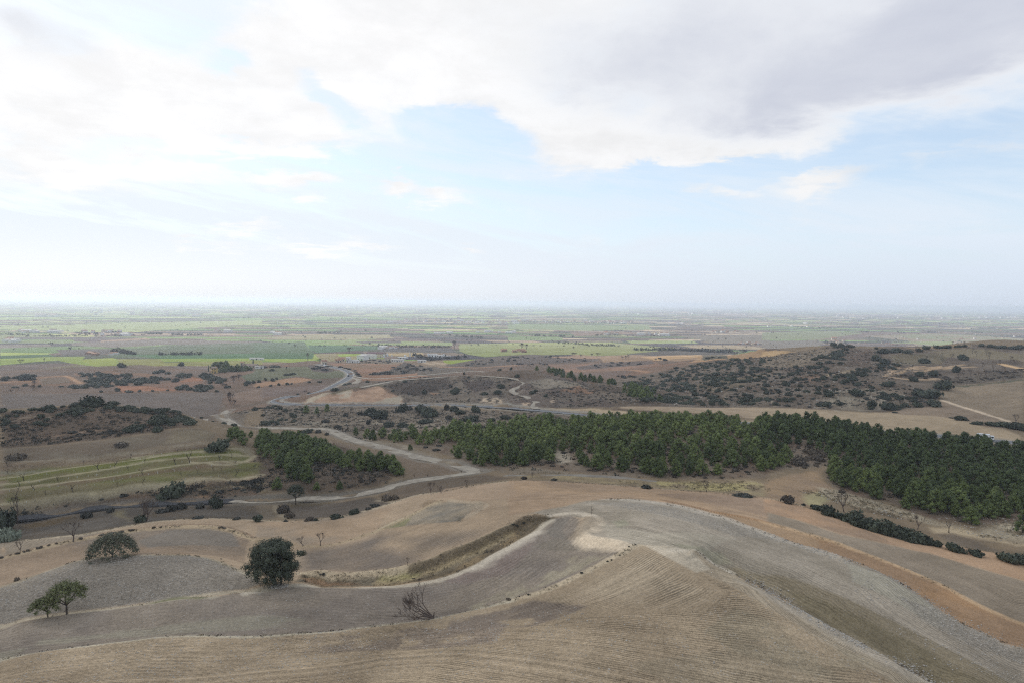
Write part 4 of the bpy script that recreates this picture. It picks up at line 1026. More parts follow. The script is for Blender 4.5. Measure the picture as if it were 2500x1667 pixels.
ASPHALT = simple_mat('asphalt', (.20, .198, .20), 0.95, col2=(.165, .163, .168), scale=.25)
GRAVEL = simple_mat('gravel', (.40, .35, .28), 0.95, col2=(.28, .24, .195), scale=.35, bump=.1)
GRAVEL_DK = simple_mat('worn_track', (.27, .24, .20), 0.95, col2=(.20, .175, .15), scale=.35, bump=.1)
LANE = simple_mat('old_asphalt', (.075, .074, .076), 0.95, col2=(.058, .057, .06), scale=.25)
PAINTW = simple_mat('road_paint', (.62, .62, .60), 0.7, var=.2, scale=1.5)
ROADS = []
def road(name, pts, width, m, lift=0.12, shoulder=None, ragged=0.0, rmin=50, rmax=1e9, sm=3, step=None, z_smooth=5):
    L = smooth_line(hits(pts, rmin=rmin, rmax=rmax), sm)
    rmean = float(np.hypot(L[:, 0], L[:, 1]).mean())
    L = resample(L, step or max(1.5, rmean / 140))
    z = np.array([height(x, y) for x, y in L])
    k = z_smooth
    zp = np.pad(z, k, mode='edge'); z = np.convolve(zp, np.ones(2 * k + 1) / (2 * k + 1), 'valid')
    z = z + lift
    # press the ground down under it
    ix = near(L, width + 12)
    px, py = FLX[ix], FLY[ix]
    best = np.full(px.shape, 1e12); zr = np.zeros(px.shape)
    for i in range(len(L) - 1):
        x0, y0 = L[i]; dx, dy = L[i + 1] - L[i]; L2 = dx * dx + dy * dy + 1e-9
        t = np.clip(((px - x0) * dx + (py - y0) * dy) / L2, 0, 1)
        d = (px - x0 - t * dx) ** 2 + (py - y0 - t * dy) ** 2
        mm = d < best
        best = np.where(mm, d, best); zr = np.where(mm, z[i] + t * (z[i + 1] - z[i]), zr)
    d = np.sqrt(best); hw = width / 2
    k2 = np.clip((hw + 5.0 - d) / 4.0, 0, 1); k2 = k2 * k2 * (3 - 2 * k2)
    tz = zr - lift - 0.16
    ZZ.ravel()[ix] = ZZ.ravel()[ix] * (1 - k2) + tz * k2
    if shoulder:
        kk = (np.clip(1.4 - (d - hw) / shoulder[1], 0, 1) * (d > hw - 1.5) * (0.55 + .6 * fbm(px, py, 5, 3, 44))).clip(0, 1)[:, None]
        C[ix] = C[ix] * (1 - kk) + np.array(shoulder[0]) * kk
    T = np.gradient(L, axis=0); T /= np.hypot(T[:, 0], T[:, 1])[:, None] + 1e-9
    Nn = np.stack([-T[:, 1], T[:, 0]], 1)
    rng = np.random.RandomState(len(L))
    j1 = 1 + ragged * (rng.rand(len(L)) - .5); j2 = 1 + ragged * (rng.rand(len(L)) - .5)
    def strip(nm, o0, o1, dz, mt, skirt=0.5, a0=None, a1=None, kind='structure'):
        A_ = L + Nn * (o0 if a0 is None else (o0 * a0)[:, None] if np.ndim(a0) else o0)
        B_ = L + Nn * (o1 if a1 is None else (o1 * a1)[:, None] if np.ndim(a1) else o1)
        n = len(L); v = []; f = []
        for i in range(n):
            v += [(A_[i, 0], A_[i, 1], z[i] + dz - skirt), (A_[i, 0], A_[i, 1], z[i] + dz), (B_[i, 0], B_[i, 1], z[i] + dz), (B_[i, 0], B_[i, 1], z[i] + dz - skirt)]
        for i in range(n - 1):
            a = 4 * i; b = a + 4
            for q in range(3):
                f.append((a + q, b + q, b + q + 1, a + q + 1))
        return mesh_obj(nm, v, f, mt, smooth=False, kind=kind)
    o = strip(name, hw, -hw, 0, m, 0.5, j1, j2)
    ROADS.append((L, z, Nn, width))
    return o, strip

MAIN_ROAD = P('2560 1088 2500 1083 2400 1072 2326 1066 2258 1062 2115 1051 1923 1037 1880 1036 1761 1030 1651 1026 1542 1021 1459 1014 1350 1003 1260 997 1168 991 1100 986 976 987 812 988 716 987 685 984 668 979 690 972 715 968 752 963 798 950 839 930 858 917 853 907 828 899 795 892 775 889')
_o, _s = road('road', MAIN_ROAD, 8.0, ASPHALT, rmin=250, rmax=1300, shoulder=((.30, .265, .215), 2.6))
_s('edge_line', 3.7, 3.35, 0.012, PAINTW, 0.004)
_s('edge_line', -3.35, -3.7, 0.012, PAINTW, 0.004)
LAYBY = road('lay_by', P('858 922 880 926 872 932 850 940 838 936'), 7, GRAVEL, rmin=500, rmax=1000, lift=.06)
road('lay_by', P('664 984 690 985 716 989'), 10, GRAVEL_DK, rmin=400, rmax=700, lift=.05)
_o, _s = road('country_lane', P('-60 1283 36 1269 137 1254 219 1241 302 1232 384 1229 494 1225 576 1221'), 4.6, LANE, rmin=150, rmax=260, shoulder=((.13, .11, .09), 1.2))
road('gravel_track', P('565 1221.5 640 1221 675 1220 749 1217 839 1212 908 1202 949 1191 976 1180 1018 1172 1086 1164 1155 1155 1175 1152'), 4.2, GRAVEL, rmin=160, rmax=260, ragged=.18, shoulder=((.15, .13, .105), 1.4), lift=.1)
road('gravel_track', P('1170 1152 1141 1145 1059 1125 976 1104 922 1088 867 1076 828 1060 798 1047 757 1046 702 1045 620 1043 603 1042 570 1035 554 1025 537 1014 548 1006 562 1000'), 5.6, GRAVEL, rmin=190, rmax=560, ragged=.18, shoulder=((.24, .205, .165), 1.8), lift=.1)
road('gravel_track', P('532 1013 500 1016 466 1018'), 3.2, GRAVEL, rmin=330, rmax=600, ragged=.1, lift=.08)
road('gravel_track', P('1165 1152 1200 1158 1260 1162 1340 1161 1432 1160 1520 1166 1600 1176'), 3.0, GRAVEL_DK, rmin=160, rmax=260, ragged=.4, lift=.05)
road('dirt_track', P('1310 1000 1300 994 1314 982 1295 972 1258 963 1246 956 1262 947 1285 936 1276 927 1245 922 1180 917 1090 919 1000 925 940 935 880 946'), 4.6, GRAVEL, rmin=380, rmax=720, ragged=.2, lift=.35)
road('dirt_track', P('862 918 900 925 960 922 1040 915 1120 908 1190 905 1240 906'), 4.6, GRAVEL, rmin=560, rmax=900, ragged=.2, lift=.35)

SOIL = soil_material()
ground_me = make_ground()
ground_me.materials.append(SOIL)
ground = bpy.data.objects.new('ground', ground_me)
COL.objects.link(ground)
ground['kind'] = 'structure'

# ------------------------------------------------------------------ plant kit
def foliage_mat(name, base, var=(0.25, 0.25), hue=None, spec=0.25, trans=0.25):
    m, t, b = mat(name)
    at = t.new('ShaderNodeAttribute', attribute_name='tone')
    oi = t.new('ShaderNodeObjectInfo')
    k = t.m('MULTIPLY', t.ramp(at.outputs['Fac'], 0, 1, 1 - var[0], 1 + var[0], smooth=False), t.ramp(oi.outputs['Random'], 0, 1, 1 - var[1], 1 + var[1], smooth=False))
    c = t.mix(t.m('ADD', t.m('MULTIPLY', oi.outputs['Random'], 0.5), t.m('MULTIPLY', at.outputs['Fac'], 0.5)), base, hue or base)
    c = t.mix(1.0, c, t.xyz(k, k, k), 'MULTIPLY')
    t.l.new(c, b.inputs['Base Color'])
    b.inputs['Roughness'].default_value = 0.65; b.inputs['Specular IOR Level'].default_value = spec
    return m

PINE = foliage_mat('pine_needles', (.066, .102, .030), (.45, .34), (.105, .124, .034))
OAK = foliage_mat('holm_oak_leaves', (.040, .052, .033), (.45, .22), (.055, .062, .040))
OLIVE = foliage_mat('sunlit_oak_leaves', (.125, .140, .050), (.45, .15), (.115, .12, .050))  # sunlight on the two field trees is put into this lighter leaf colour
SCRUB = foliage_mat('scrub_leaves', (.036, .042, .034), (.40, .35), (.060, .055, .045))
DRY = foliage_mat('dry_brush', (.075, .060, .050), (.45, .35), (.12, .095, .068))
SILV = foliage_mat('silver_leaves', (.17, .19, .145), (.35, .15))
CYP = foliage_mat('cypress_leaves', (.028, .045, .028), (.35, .2))
TUFT = foliage_mat('dry_grass', (.24, .20, .125), (.4, .3), (.17, .135, .09))
BARK = simple_mat('bark', (.085, .068, .055), 0.95, col2=(.05, .04, .034), scale=3.0)
TWIG = simple_mat('twigs', (.135, .105, .090), 0.95, col2=(.10, .078, .068), scale=2.0)
ROCK = simple_mat('limestone', (.50, .46, .41), 0.95, col2=(.34, .31, .27), scale=1.7)

_ico = None
def ico(sub=1):
    bm = bmesh.new(); bmesh.ops.create_icosphere(bm, subdivisions=sub, radius=1)
    v = np.array([p.co[:] for p in bm.verts]); f = np.array([[q.index for q in fc.verts] for fc in bm.faces]); bm.free()
    return v, f
ICO1 = ico(1); ICO2 = ico(2)

class Leafy:
    """collects leaf triangles and lump cores into one crown mesh"""
    def __init__(s, seed):
        s.r = np.random.RandomState(seed); s.v = []; s.f = []; s.t = []; s.n = 0
    def add(s, v, f, t):
        s.v.append(v); s.f.append(np.asarray(f) + s.n); s.t.append(t); s.n += len(v)
    def core(s, c, rad, k=0.78, ic=None):
        v, f = ic or ICO1
        w_ = v * (1 + .28 * (s.r.rand(len(v), 1) - .5)) * np.array(rad) * k + np.array(c)
        s.add(w_, f, np.full(len(v), .35 + .3 * s.r.rand()))
    def leaves(s, c, rad, n, size, lo=-1.0, up=0.0, shell=0.6):
        r = s.r
        d = r.normal(size=(n, 3)); d /= np.linalg.norm(d, axis=1)[:, None]
        d[:, 2] = np.where(d[:, 2] < lo, -d[:, 2] * .3, d[:, 2])
        rad_ = (shell + (1.12 - shell) * r.rand(n) ** .6)[:, None]
        p = d * rad_ * np.array(rad) + np.array(c)
        nn = d + r.normal(size=(n, 3)) * .55 + np.array([0, 0, up]); nn /= np.linalg.norm(nn, axis=1)[:, None]
        a = np.cross(nn, r.normal(size=(n, 3))); a /= np.linalg.norm(a, axis=1)[:, None] + 1e-9
        b = np.cross(nn, a)
        sz = (size * (.6 + .8 * r.rand(n)))[:, None]
        v = np.concatenate([p + a * sz, p - a * sz * .55 + b * sz * .75, p - a * sz * .55 - b * sz * .75], 1).reshape(-1, 3)
        f = np.arange(3 * n).reshape(-1, 3)
        s.add(v, f, np.repeat(r.rand(n), 3))
    def mesh(s, name, m):
        v = np.concatenate(s.v).astype(np.float32); f = np.concatenate(s.f).astype(np.int32); t = np.concatenate(s.t).astype(np.float32)
        return tri_mesh(name, v, f, t, m)

def tri_mesh(name, v, f, t, m):
    me = bpy.data.meshes.new(name)
    me.vertices.add(len(v)); me.vertices.foreach_set('co', v.astype(np.float32).ravel())
    me.loops.add(f.size); me.loops.foreach_set('vertex_index', f.astype(np.int32).ravel())
    me.polygons.add(len(f)); me.polygons.foreach_set('loop_start', np.arange(0, f.size, 3, dtype=np.int32))
    at = me.attributes.new('tone', 'FLOAT', 'POINT'); at.data.foreach_set('value', t.astype(np.float32))
    me.update(calc_edges=True)
    me.materials.append(m)
    return me

class Wood:
    def __init__(s, seed):
        s.r = random.Random(seed); s.v = []; s.f = []; s.tips = []
    def tube(s, p, q, r0, r1, k=4):
        p = np.array(p, float); q = np.array(q, float); d = q - p; L = np.linalg.norm(d) + 1e-9; d /= L
        a = np.cross(d, [0, 0, 1] if abs(d[2]) < .9 else [1, 0, 0]); a /= np.linalg.norm(a); b = np.cross(d, a)
        n = len(s.v)
        for c, r in ((p, r0), (q, r1)):
            for i in range(k):
                t = 2 * math.pi * i / k
                s.v.append(c + (a * math.cos(t) + b * math.sin(t)) * r)
        for i in range(k):
            j = (i + 1) % k
            s.f.append((n + i, n + j, n + k + j)); s.f.append((n + i, n + k + j, n + k + i))
    def limb(s, p, d, L, r, lvl, spread=.6, upw=.15, nseg=3, kids=3, shrink=.68, k=5, minr=.008):
        p = np.array(p, float); d = np.array(d, float)
        for i in range(nseg):
            d = d + np.array([s.r.gauss(0, .16), s.r.gauss(0, .16), s.r.gauss(upw * .4, .10)]); d /= np.linalg.norm(d)
            q = p + d * L / nseg; r1 = max(minr, r * (1 - .35 / nseg * (1)))
            s.tube(p, q, r, r1, k); p = q; r = r1
        if lvl <= 0:
            s.tips.append(p); return
        for i in range(kids + (1 if s.r.random() < .3 else 0)):
            a = s.r.uniform(0, 2 * math.pi)
            o = np.array([math.cos(a), math.sin(a), s.r.uniform(-.1, .5)]) * spread
            dd = d + o + np.array([0, 0, upw]); dd /= np.linalg.norm(dd)
            s.limb(p, dd, L * shrink * s.r.uniform(.75, 1.15), r * .62, lvl - 1, spread, upw, 2, kids, shrink, max(3, k - 1), minr)
    def mesh(s, name, m):
        v = np.array(s.v); f = np.array(s.f)
        return tri_mesh(name, v, f, np.full(len(v), .5), m)

def pine_meshes(seed, h=6.0, w_=2.1, lod=False):
    """young Aleppo pine: rounded, lumpy, branches nearly to the ground"""
    r = np.random.RandomState(seed); L = Leafy(seed)
    n = 11 if lod else 22 + r.randint(6)
    pw_ = r.uniform(1.6, 3.2); lx, ly = r.normal(size=2) * .25
    for i in range(n):
        t = (i + .5) / n                          # 0 bottom .. 1 top
        z = h * (.13 + .80 * t ** .95)
        env = w_ * (1 - t ** pw_) * (.62 + .38 * min(1, t * 4 + .3)) * .80 + .12
        a = i * 2.399 + r.rand() * .9
        rad = env * (.50 + .45 * r.rand()) if i < n - 1 else .1
        s = (.52 + .48 * r.rand()) * (1.15 - .45 * t) * w_ / 2.1 * (1.25 if lod else 1)
        c = (math.cos(a) * rad + lx * t, math.sin(a) * rad + ly * t, z)
        rd = (s, s, s * r.uniform(.75, 1.15))
        L.core(c, rd, .66); L.leaves(c, rd, 46 if lod else 84, .25 if lod else .165, up=.5, shell=.5)
    if lod:
        return L.mesh('pine_crown', PINE)
    for q in range(3):
        L.leaves((lx + r.normal() * .3, ly + r.normal() * .3, h * (.86 + .05 * q)), (.42, .42, .5), 30, .17, up=.6, shell=.3)
    W_ = Wood(seed); W_.tube((0, 0, -.4), (0.05, 0, h * .4), .14, .10, 6); W_.tube((.05, 0, h * .4), (0, 0, h * .85), .10, .04, 5)
    return L.mesh('pine_crown', PINE), W_.mesh('pine_trunk', BARK)

def bush_mesh(seed, m, w_=1.0, h=.75, lobes=7, nl=46, leaf=.13, core=.78):
    """dome-shaped bush, unit half-width"""
    L = Leafy(seed); r = L.r
    L.core((0, 0, h * .40), (w_ * .55, w_ * .55, h * .55), .9)
    for i in range(lobes):
        a = i * 2.399 + r.rand(); q = (.30 + .42 * r.rand()) * w_
        z = h * (.30 + .42 * r.rand()) * (1.15 - q / w_ * .5)
        s = w_ * (.30 + .22 * r.rand())
        rd = (s, s, s * .75 * h / .75)
        c = (math.cos(a) * q, math.sin(a) * q, z)
        L.core(c, rd, core * .85); L.leaves(c, rd, nl, leaf, lo=-.3, up=.3, shell=.5)
    L.leaves((0, 0, h * .5), (w_ * .6, w_ * .6, h * .55), nl * 2, leaf, lo=0, up=.3)
    return L.mesh('bush_leaves', m)

def bare_mesh(seed, h=4.0, lvl=4, spread=.75, upw=.22, lean=(0, 0), kids=3, fork=.28, m=None):
    W_ = Wood(seed)
    d = np.array([lean[0], lean[1], 1.0]); d /= np.linalg.norm(d)
    W_.limb((0, 0, -.3), d, h * fork + .3, h * .034, 0, nseg=2, k=6)
    p = W_.tips.pop()
    for i in range(3 + (seed % 2)):
        a = i * 2.2 + W_.r.random()
        dd = np.array([math.cos(a) * .75, math.sin(a) * .75, .75]) + d * .3; dd /= np.linalg.norm(dd)
        W_.limb(p, dd, h * .30, h * .022, lvl - 1, spread, upw, 2, kids, .66, 4, .019 * h / 4)
    return W_.mesh('bare_branches', m or TWIG)

PINES = [pine_meshes(100 + i, 6.0, 2.35 + .16 * (i % 4)) for i in range(7)]
PINE_LOD = [pine_meshes(150 + i, 6.0, 2.6, True) for i in range(4)]
BUSH_OAK = [bush_mesh(200 + i, OAK, lobes=9 + i % 3) for i in range(5)]
BUSH_SCRUB = [bush_mesh(220 + i, SCRUB, h=.6, lobes=6 + i % 3, nl=36, leaf=.15) for i in range(4)]
BUSH_DRY = [bush_mesh(240 + i, DRY, h=.6, lobes=6, nl=52, leaf=.10, core=.45) for i in range(3)]
BARE = [bare_mesh(300 + i, 4.0, 4) for i in range(5)]
BARE_SMALL = [bare_mesh(320 + i, 3.0, 2, spread=.9, upw=.12, kids=2, fork=.34, lean=((i - 2) * .12, .08), m=BARK) for i in range(5)]

def tagged(o, label, cat, group=None):
    o['label'] = label; o['category'] = cat
    if group:
        o['group'] = group
    return o
def put_mesh(name, me, loc, s=1.0, rz=0.0, parent=None):
    o = bpy.data.objects.new(name, me); COL.objects.link(o)
    if parent is None:
        o.location = loc; o.rotation_euler = (0, 0, rz); o.scale = (s, s, s) if np.isscalar(s) else s
    else:
        o.parent = parent
    return o
def tree(name, parts, loc, s, rz, label, cat, group=None):
    """Empty at the foot of the trunk with one child per part"""
    e = bpy.data.objects.new(name, None); e.empty_display_size = .3; COL.objects.link(e)
    e.location = loc; e.rotation_euler = (0, 0, rz); e.scale = (s, s, s) if np.isscalar(s) else s
    for pn, me in parts:
        put_mesh(pn, me, None, parent=e)
    tagged(e, label, cat, group)
    return e

def scatter(poly, n, seed, mind=0.0, tries=60, dens=None, **k):
    """n points over a piece of ground given by its outline, at least mind apart"""
    pw = hits(poly, **k); r = random.Random(seed)
    x0, y0 = pw.min(axis=0); x1, y1 = pw.max(axis=0)
    out = []; cell = {}
    g = max(mind, .5)
    for _ in range(n * tries):
        if len(out) >= n:
            break
        x = r.uniform(x0, x1); y = r.uniform(y0, y1)
        if not bool(inpoly(np.array([x]), np.array([y]), pw)[0]):
            continue
        if dens and r.random() > dens(x, y):
            continue
        ci, cj = int(x // g), int(y // g)
        if mind and any((x - a) ** 2 + (y - b) ** 2 < mind * mind for di in (-1, 0, 1) for dj in (-1, 0, 1) for a, b in cell.get((ci + di, cj + dj), ())):
            continue
        cell.setdefault((ci, cj), []).append((x, y)); out.append((x, y))
    return out
def nz1(x, y, s, seed):
    return float(fbm(np.array([x]), np.array([y]), s, 3, seed)[0])
def clear_of_roads(x, y, extra=1.0):
    for L, z, Nn, w_ in ROADS:
        if np.min((L[:, 0] - x) ** 2 + (L[:, 1] - y) ** 2) < (w_ / 2 + extra) ** 2:
            return False
    return True

class Mass:
    """many small plants or stones joined into one mesh"""
    def __init__(s):
        s.v = []; s.f = []; s.t = []; s.n = 0
    def add(s, v, f, t):
        s.v.append(v); s.f.append(f + s.n); s.t.append(t); s.n += len(v)
    def copy_of(s, me, loc, sc, rz):
        if not hasattr(s, 'cache'):
            s.cache = {}
        if me.name not in s.cache:
            v = np.empty(len(me.vertices) * 3, np.float32); me.vertices.foreach_get('co', v)
            f = np.empty(len(me.polygons) * 3, np.int32); me.loops.foreach_get('vertex_index', f)
            t = np.empty(len(me.vertices), np.float32); me.attributes['tone'].data.foreach_get('value', t)
            s.cache[me.name] = (v.reshape(-1, 3), f.reshape(-1, 3), t)
        v, f, t = s.cache[me.name]
        ca, sa = math.cos(rz), math.sin(rz)
        w_ = np.stack([(v[:, 0] * ca - v[:, 1] * sa) * sc + loc[0], (v[:, 0] * sa + v[:, 1] * ca) * sc + loc[1], v[:, 2] * sc + loc[2]], 1)
        s.add(w_, f, t * .4 + .6 * random.random())
    def build(s, name, m):
        if not s.v:
            return None
        me = tri_mesh(name, np.concatenate(s.v), np.concatenate(s.f), np.concatenate(s.t), m)
        o = bpy.data.objects.new(name, me); COL.objects.link(o); o['kind'] = 'stuff'
        return o
def blades(r, n, wx, h, size):
    """a tuft: n small triangles in a low dome"""
    a = r.rand(n) * 2 * np.pi; q = np.sqrt(r.rand(n)) * wx
    p = np.stack([np.cos(a) * q, np.sin(a) * q, h * (1 - (q / wx) ** 2 * .7) * r.rand(n)], 1)
    d = r.normal(size=(n, 3)); d[:, 2] = np.abs(d[:, 2]) + .3; d /= np.linalg.norm(d, axis=1)[:, None]
    e = np.cross(d, r.normal(size=(n, 3))); e /= np.linalg.norm(e, axis=1)[:, None] + 1e-9
    sz = (size * (.6 + .8 * r.rand(n)))[:, None]
    v = np.concatenate([p + d * sz, p + e * sz * .5, p - e * sz * .5], 1).reshape(-1, 3)
    return v, np.arange(3 * n).reshape(-1, 3), np.repeat(r.rand(n), 3)
random.seed(7)

# ------------------------------------------------------------------ the trees and bushes one can point to
BPY_Z = height
def at(u, v, **k):
    x, y = hit(u, v, **k)
    return x, y, height(x, y)
def mpp(x, y):
    """metres per photograph pixel at that distance"""
    return math.sqrt(x * x + y * y + 2500) / FPX
RN = random.Random(11)

ORD1 = 'first second third fourth fifth sixth seventh eighth ninth tenth eleventh twelfth thirteenth fourteenth fifteenth sixteenth seventeenth eighteenth nineteenth'.split()
TENS = {2: 'twent', 3: 'thirt', 4: 'fort', 5: 'fift'}
def ordinal(n):
    if n < 20:
        return ORD1[n - 1]
    t, o = divmod(n, 10)
    return TENS[t] + ('ieth' if o == 0 else 'y-' + ORD1[o - 1])
def rank(lst, item):
    """place of an item in its row, counted from the left"""
    return ordinal(sorted(lst).index(item) + 1)
def big_oak():
    x, y, z = at(668, 1424, rmin=100, rmax=150)
    k = mpp(x, y); H = 96 * k; Wd = 74 * k
    L = Leafy(41); r = L.r
    for i in range(140):
        a = i * 2.399; t = ((i * 51) % 140 + .5) / 140
        zz = H * (.15 + .75 * t); env = Wd * math.sqrt(max(0, 1 - abs((t - .45) / .60) ** 3)) * (.82 + .18 * math.sin(a * 2.3 + 1))
        q = env * (.55 + .33 * r.rand()) if i % 4 else env * .3
        if t < .22 and math.cos(a) * q < Wd * -.05 and abs(math.sin(a)) < .8:
            continue
        s = (.075 + .065 * r.rand()) * H
        c = (math.cos(a) * q, math.sin(a) * q * .9, zz); rd = (s * r.uniform(.8, 1.3), s * r.uniform(.8, 1.3), s * (.9 if t > .4 else 1.5))
        L.core(c, rd, .45); L.leaves(c, rd, 190, .12, up=.2, shell=.35)
    for i in range(12):
        a = i * 2.399; c = (math.cos(a) * Wd * .3, math.sin(a) * Wd * .3, H * .86); L.core(c, (1.3, 1.3, .8), .6); L.leaves(c, (1.6, 1.6, 1.0), 150, .13, lo=0, up=.4, shell=.4)
    crown = L.mesh('oak_crown', OAK)
    W_ = Wood(5)
    W_.tube((.3, 0, -.5), (-.1, 0, H * .10), .48, .34, 8)
    for d, L_ in (((-.55, .1, 1), H * .42), ((.5, -.2, 1), H * .45), ((.1, .5, 1), H * .4), ((.75, .2, .6), H * .35)):
        W_.limb((-.1, 0, H * .10), np.array(d) / np.linalg.norm(d), L_, .26, 2, .6, .2, 3, 3, .6, 6, .03)
    W_.tube((1.5, -.3, -.4), (1.3, -.2, H * .35), .2, .13, 6)
    tree('holm_oak', (('crown', crown), ('trunk', W_.mesh('oak_trunk', BARK))), (x, y, z), 1, 0,
         'large dense dark green holm oak standing alone in the bare field', 'tree')
big_oak()

def open_tree(u, v, hpx, wpx, seed, m, label, lean=0.0, stems=4, flat=.5, dens=1.0, cat='tree', name='evergreen_oak', low=.3, edge=.80, **k):
    x, y, z = at(u, v, **k); q = mpp(x, y); H = hpx * q * 1.08; Wd = wpx * q / 2
    W_ = Wood(seed); L = Leafy(seed); r = L.r
    fk = H * (.10 if stems > 3 else .28)
    W_.tube((0, 0, -.4), (lean * H * .12, 0, fk), .030 * H, .022 * H, 6)
    W_.tips = []
    for i in range(stems + 2):
        a = i * 2.399 + seed
        d = np.array([math.cos(a) * .95 + lean, math.sin(a) * .95, .75]); d /= np.linalg.norm(d)
        W_.limb((lean * H * .12, 0, fk), d, H * .34, .018 * H, 2, .7, .10, 3, 3, .62, 5, .012)
    n = int(52 * dens)
    for i in range(n):
        a = i * 2.399; t = math.sqrt((i + .5) / n)
        rad = Wd * t * .86
        zz = H * (low + (.93 - low) * math.sqrt(max(0, 1 - t * t * edge))) - H * .06 * r.rand()
        if i % 3 == 0:
            zz -= H * .16
        s = H * (.085 + .05 * r.rand())
        c = (math.cos(a) * rad + lean * H * .42, math.sin(a) * rad, zz)
        L.core(c, (s, s, s * flat), .5)
        L.leaves(c, (s * 1.25, s * 1.25, s * flat * 1.4), 84, .10 * max(1, H / 6), up=.3, shell=.3)
    return tree(name, (('crown', L.mesh('open_crown', m)), ('trunk', W_.mesh('open_limbs', BARK))), (x, y, z), 1, 0, label, cat)
OAK_OPEN = foliage_mat('grey_oak_leaves', (.105, .108, .070), (.45, .1), (.105, .108, .070))
open_tree(275, 1359, 46, 106, 3, OAK_OPEN, 'spreading umbrella shaped oak on the crest of the round grey field', stems=5, flat=1.0, dens=2.4, rmin=110, rmax=175, low=-.02, edge=.98)
open_tree(163, 1499, 62, 78, 8, OLIVE, 'taller of the two olive green trees at the left in the stony field', stems=3, flat=.7, dens=1.15, rmin=85, rmax=140, low=.36)
open_tree(118, 1506, 36, 56, 13, OLIVE, 'shorter olive green tree leaning left beside its taller neighbour', lean=-.45, stems=3, flat=.7, dens=.85, rmin=85, rmax=140, low=.30)

def fallen():
    x, y, z = at(1058, 1509, rmin=75, rmax=130); q = mpp(x, y)
    W_ = Wood(77)
    W_.tube((0, 0, -.3), (.12, 0, 1.0), .14, .09, 6)
    W_.tips = []
    for i in range(8):
        d = np.array([-1.0, (i % 3 - 1) * .45, .04 + .10 * i]); d /= np.linalg.norm(d)
        W_.limb((-.05, (i - 3) * .06, .12), d, 2.5, .10, 3, .7, .12, 3, 3, .66, 5, .022)
    L = Leafy(9)
    for i in range(8):
        L.leaves((-1.6 - .45 * i, .2 * math.sin(i), .35), (.5, .5, .3), 14, .07, lo=0)
    e = tree('fallen_almond_tree', (('branches', W_.mesh('fallen_branches', TWIG)), ('dry_leaves', L.mesh('fallen_leaves', DRY))), (x, y, z), 1, 0,
             'split bare almond tree fallen over to the left with an upright stump', 'tree')
fallen()

def bare(u, v, hpx, label, i=0, group=None, me=None, name='bare_tree', rz=None, wide=1.0, h0=4.0, **k):
    x, y, z = at(u, v, **k); s = hpx * mpp(x, y) * 1.05 / h0
    me = me or BARE[i % len(BARE)]
    o = put_mesh(name, me, (x, y, z - .05), (s * wide, s * wide, s), RN.uniform(0, 6) if rz is None else rz)
    return tagged(o, label, 'tree', group)
NR_ = dict(rmin=90, rmax=260)
bare(178, 1321, 40, 'bare spreading almond tree behind the umbrella shaped oak, left of its crown', 0, wide=1.25, **NR_)
bare(48, 1350, 27, 'small bare sapling at the far left by the pale field bank', 1, wide=.8, **NR_)
bare(782, 1331, 31, 'bare bushy tree right of the big holm oak, the taller of a pair', 2, **NR_)
bare(741, 1331, 22, 'low bare tree just behind the right edge of the big holm oak', 3, wide=1.2, **NR_)
bare(995, 1379, 19, 'thin bare sapling above the overgrown bank', 4, wide=.7, **NR_)
bare(1442, 1256, 29, 'single leafless sapling on the pale crest of the hill', 0, wide=.45, me=BARE_SMALL[0], h0=3.0, **NR_)
bare(1726, 1200, 29, 'dark bare tree at the edge of the grassy hollow below the pine wood', 1, wide=1.15, **NR_)
bare(1053, 1205, 29, 'bare tree on the hill edge above the track junction', 2, rmin=150, rmax=220)
bare(1078, 1202, 20, 'leaning bare tree close beside another on the hill edge', 3, wide=1.2, rmin=150, rmax=220)
bare(1139, 1188, 18, 'small round bare tree nearest the track junction', 4, rmin=150, rmax=230)
bare(2062, 1250, 44, 'large twisted bare tree among the bushes at the foot of the pines', 1, wide=.95, rmin=120, rmax=220)
bare(2317, 1300, 30, 'twisted bare tree standing alone on the pale path under the pines', 0, me=BARE_SMALL[2], h0=3.0, rmin=120, rmax=230)
bare(2240, 1293, 30, 'pale twiggy tree rising out of the dark hedge', 3, rmin=120, rmax=220)
bare(42, 1273, 52, 'tall bare tree at the left edge beside the lane', 4, wide=.7, rmin=140, rmax=240)
bare(355, 1272, 50, 'dense grey bare tree beside the field corner below the lane', 1, wide=1.05, rmin=140, rmax=230)
bare(342, 1273, 42, 'grey bare tree leaning out of a dark bush below the lane', 3, rmin=140, rmax=230)
bare(118, 1079, 20, 'bare tree on the red scarp of the left hill, left one of two', 2, rmin=200, rmax=380)
bare(154, 1076, 19, 'bare tree on the red scarp of the left hill, right one of two', 0, rmin=200, rmax=380)
bare(1300, 1168, 15, 'low bare tree by the worn track on the hill edge', 2, rmin=150, rmax=260)
ROW_10 = ((983, 1166, 12), (1014, 1166, 13), (1043, 1164, 13), (1127, 1156, 14), (815, 1088, 14))
for i, (u, v, h) in enumerate(ROW_10):
    bare(u, v, h, '%s from the left of the bare saplings beside the gravel track' % rank(ROW_10, (u, v, h)), i, 'saplings along the gravel track', BARE_SMALL[i % 5], h0=3.0, rmin=190, rmax=420)

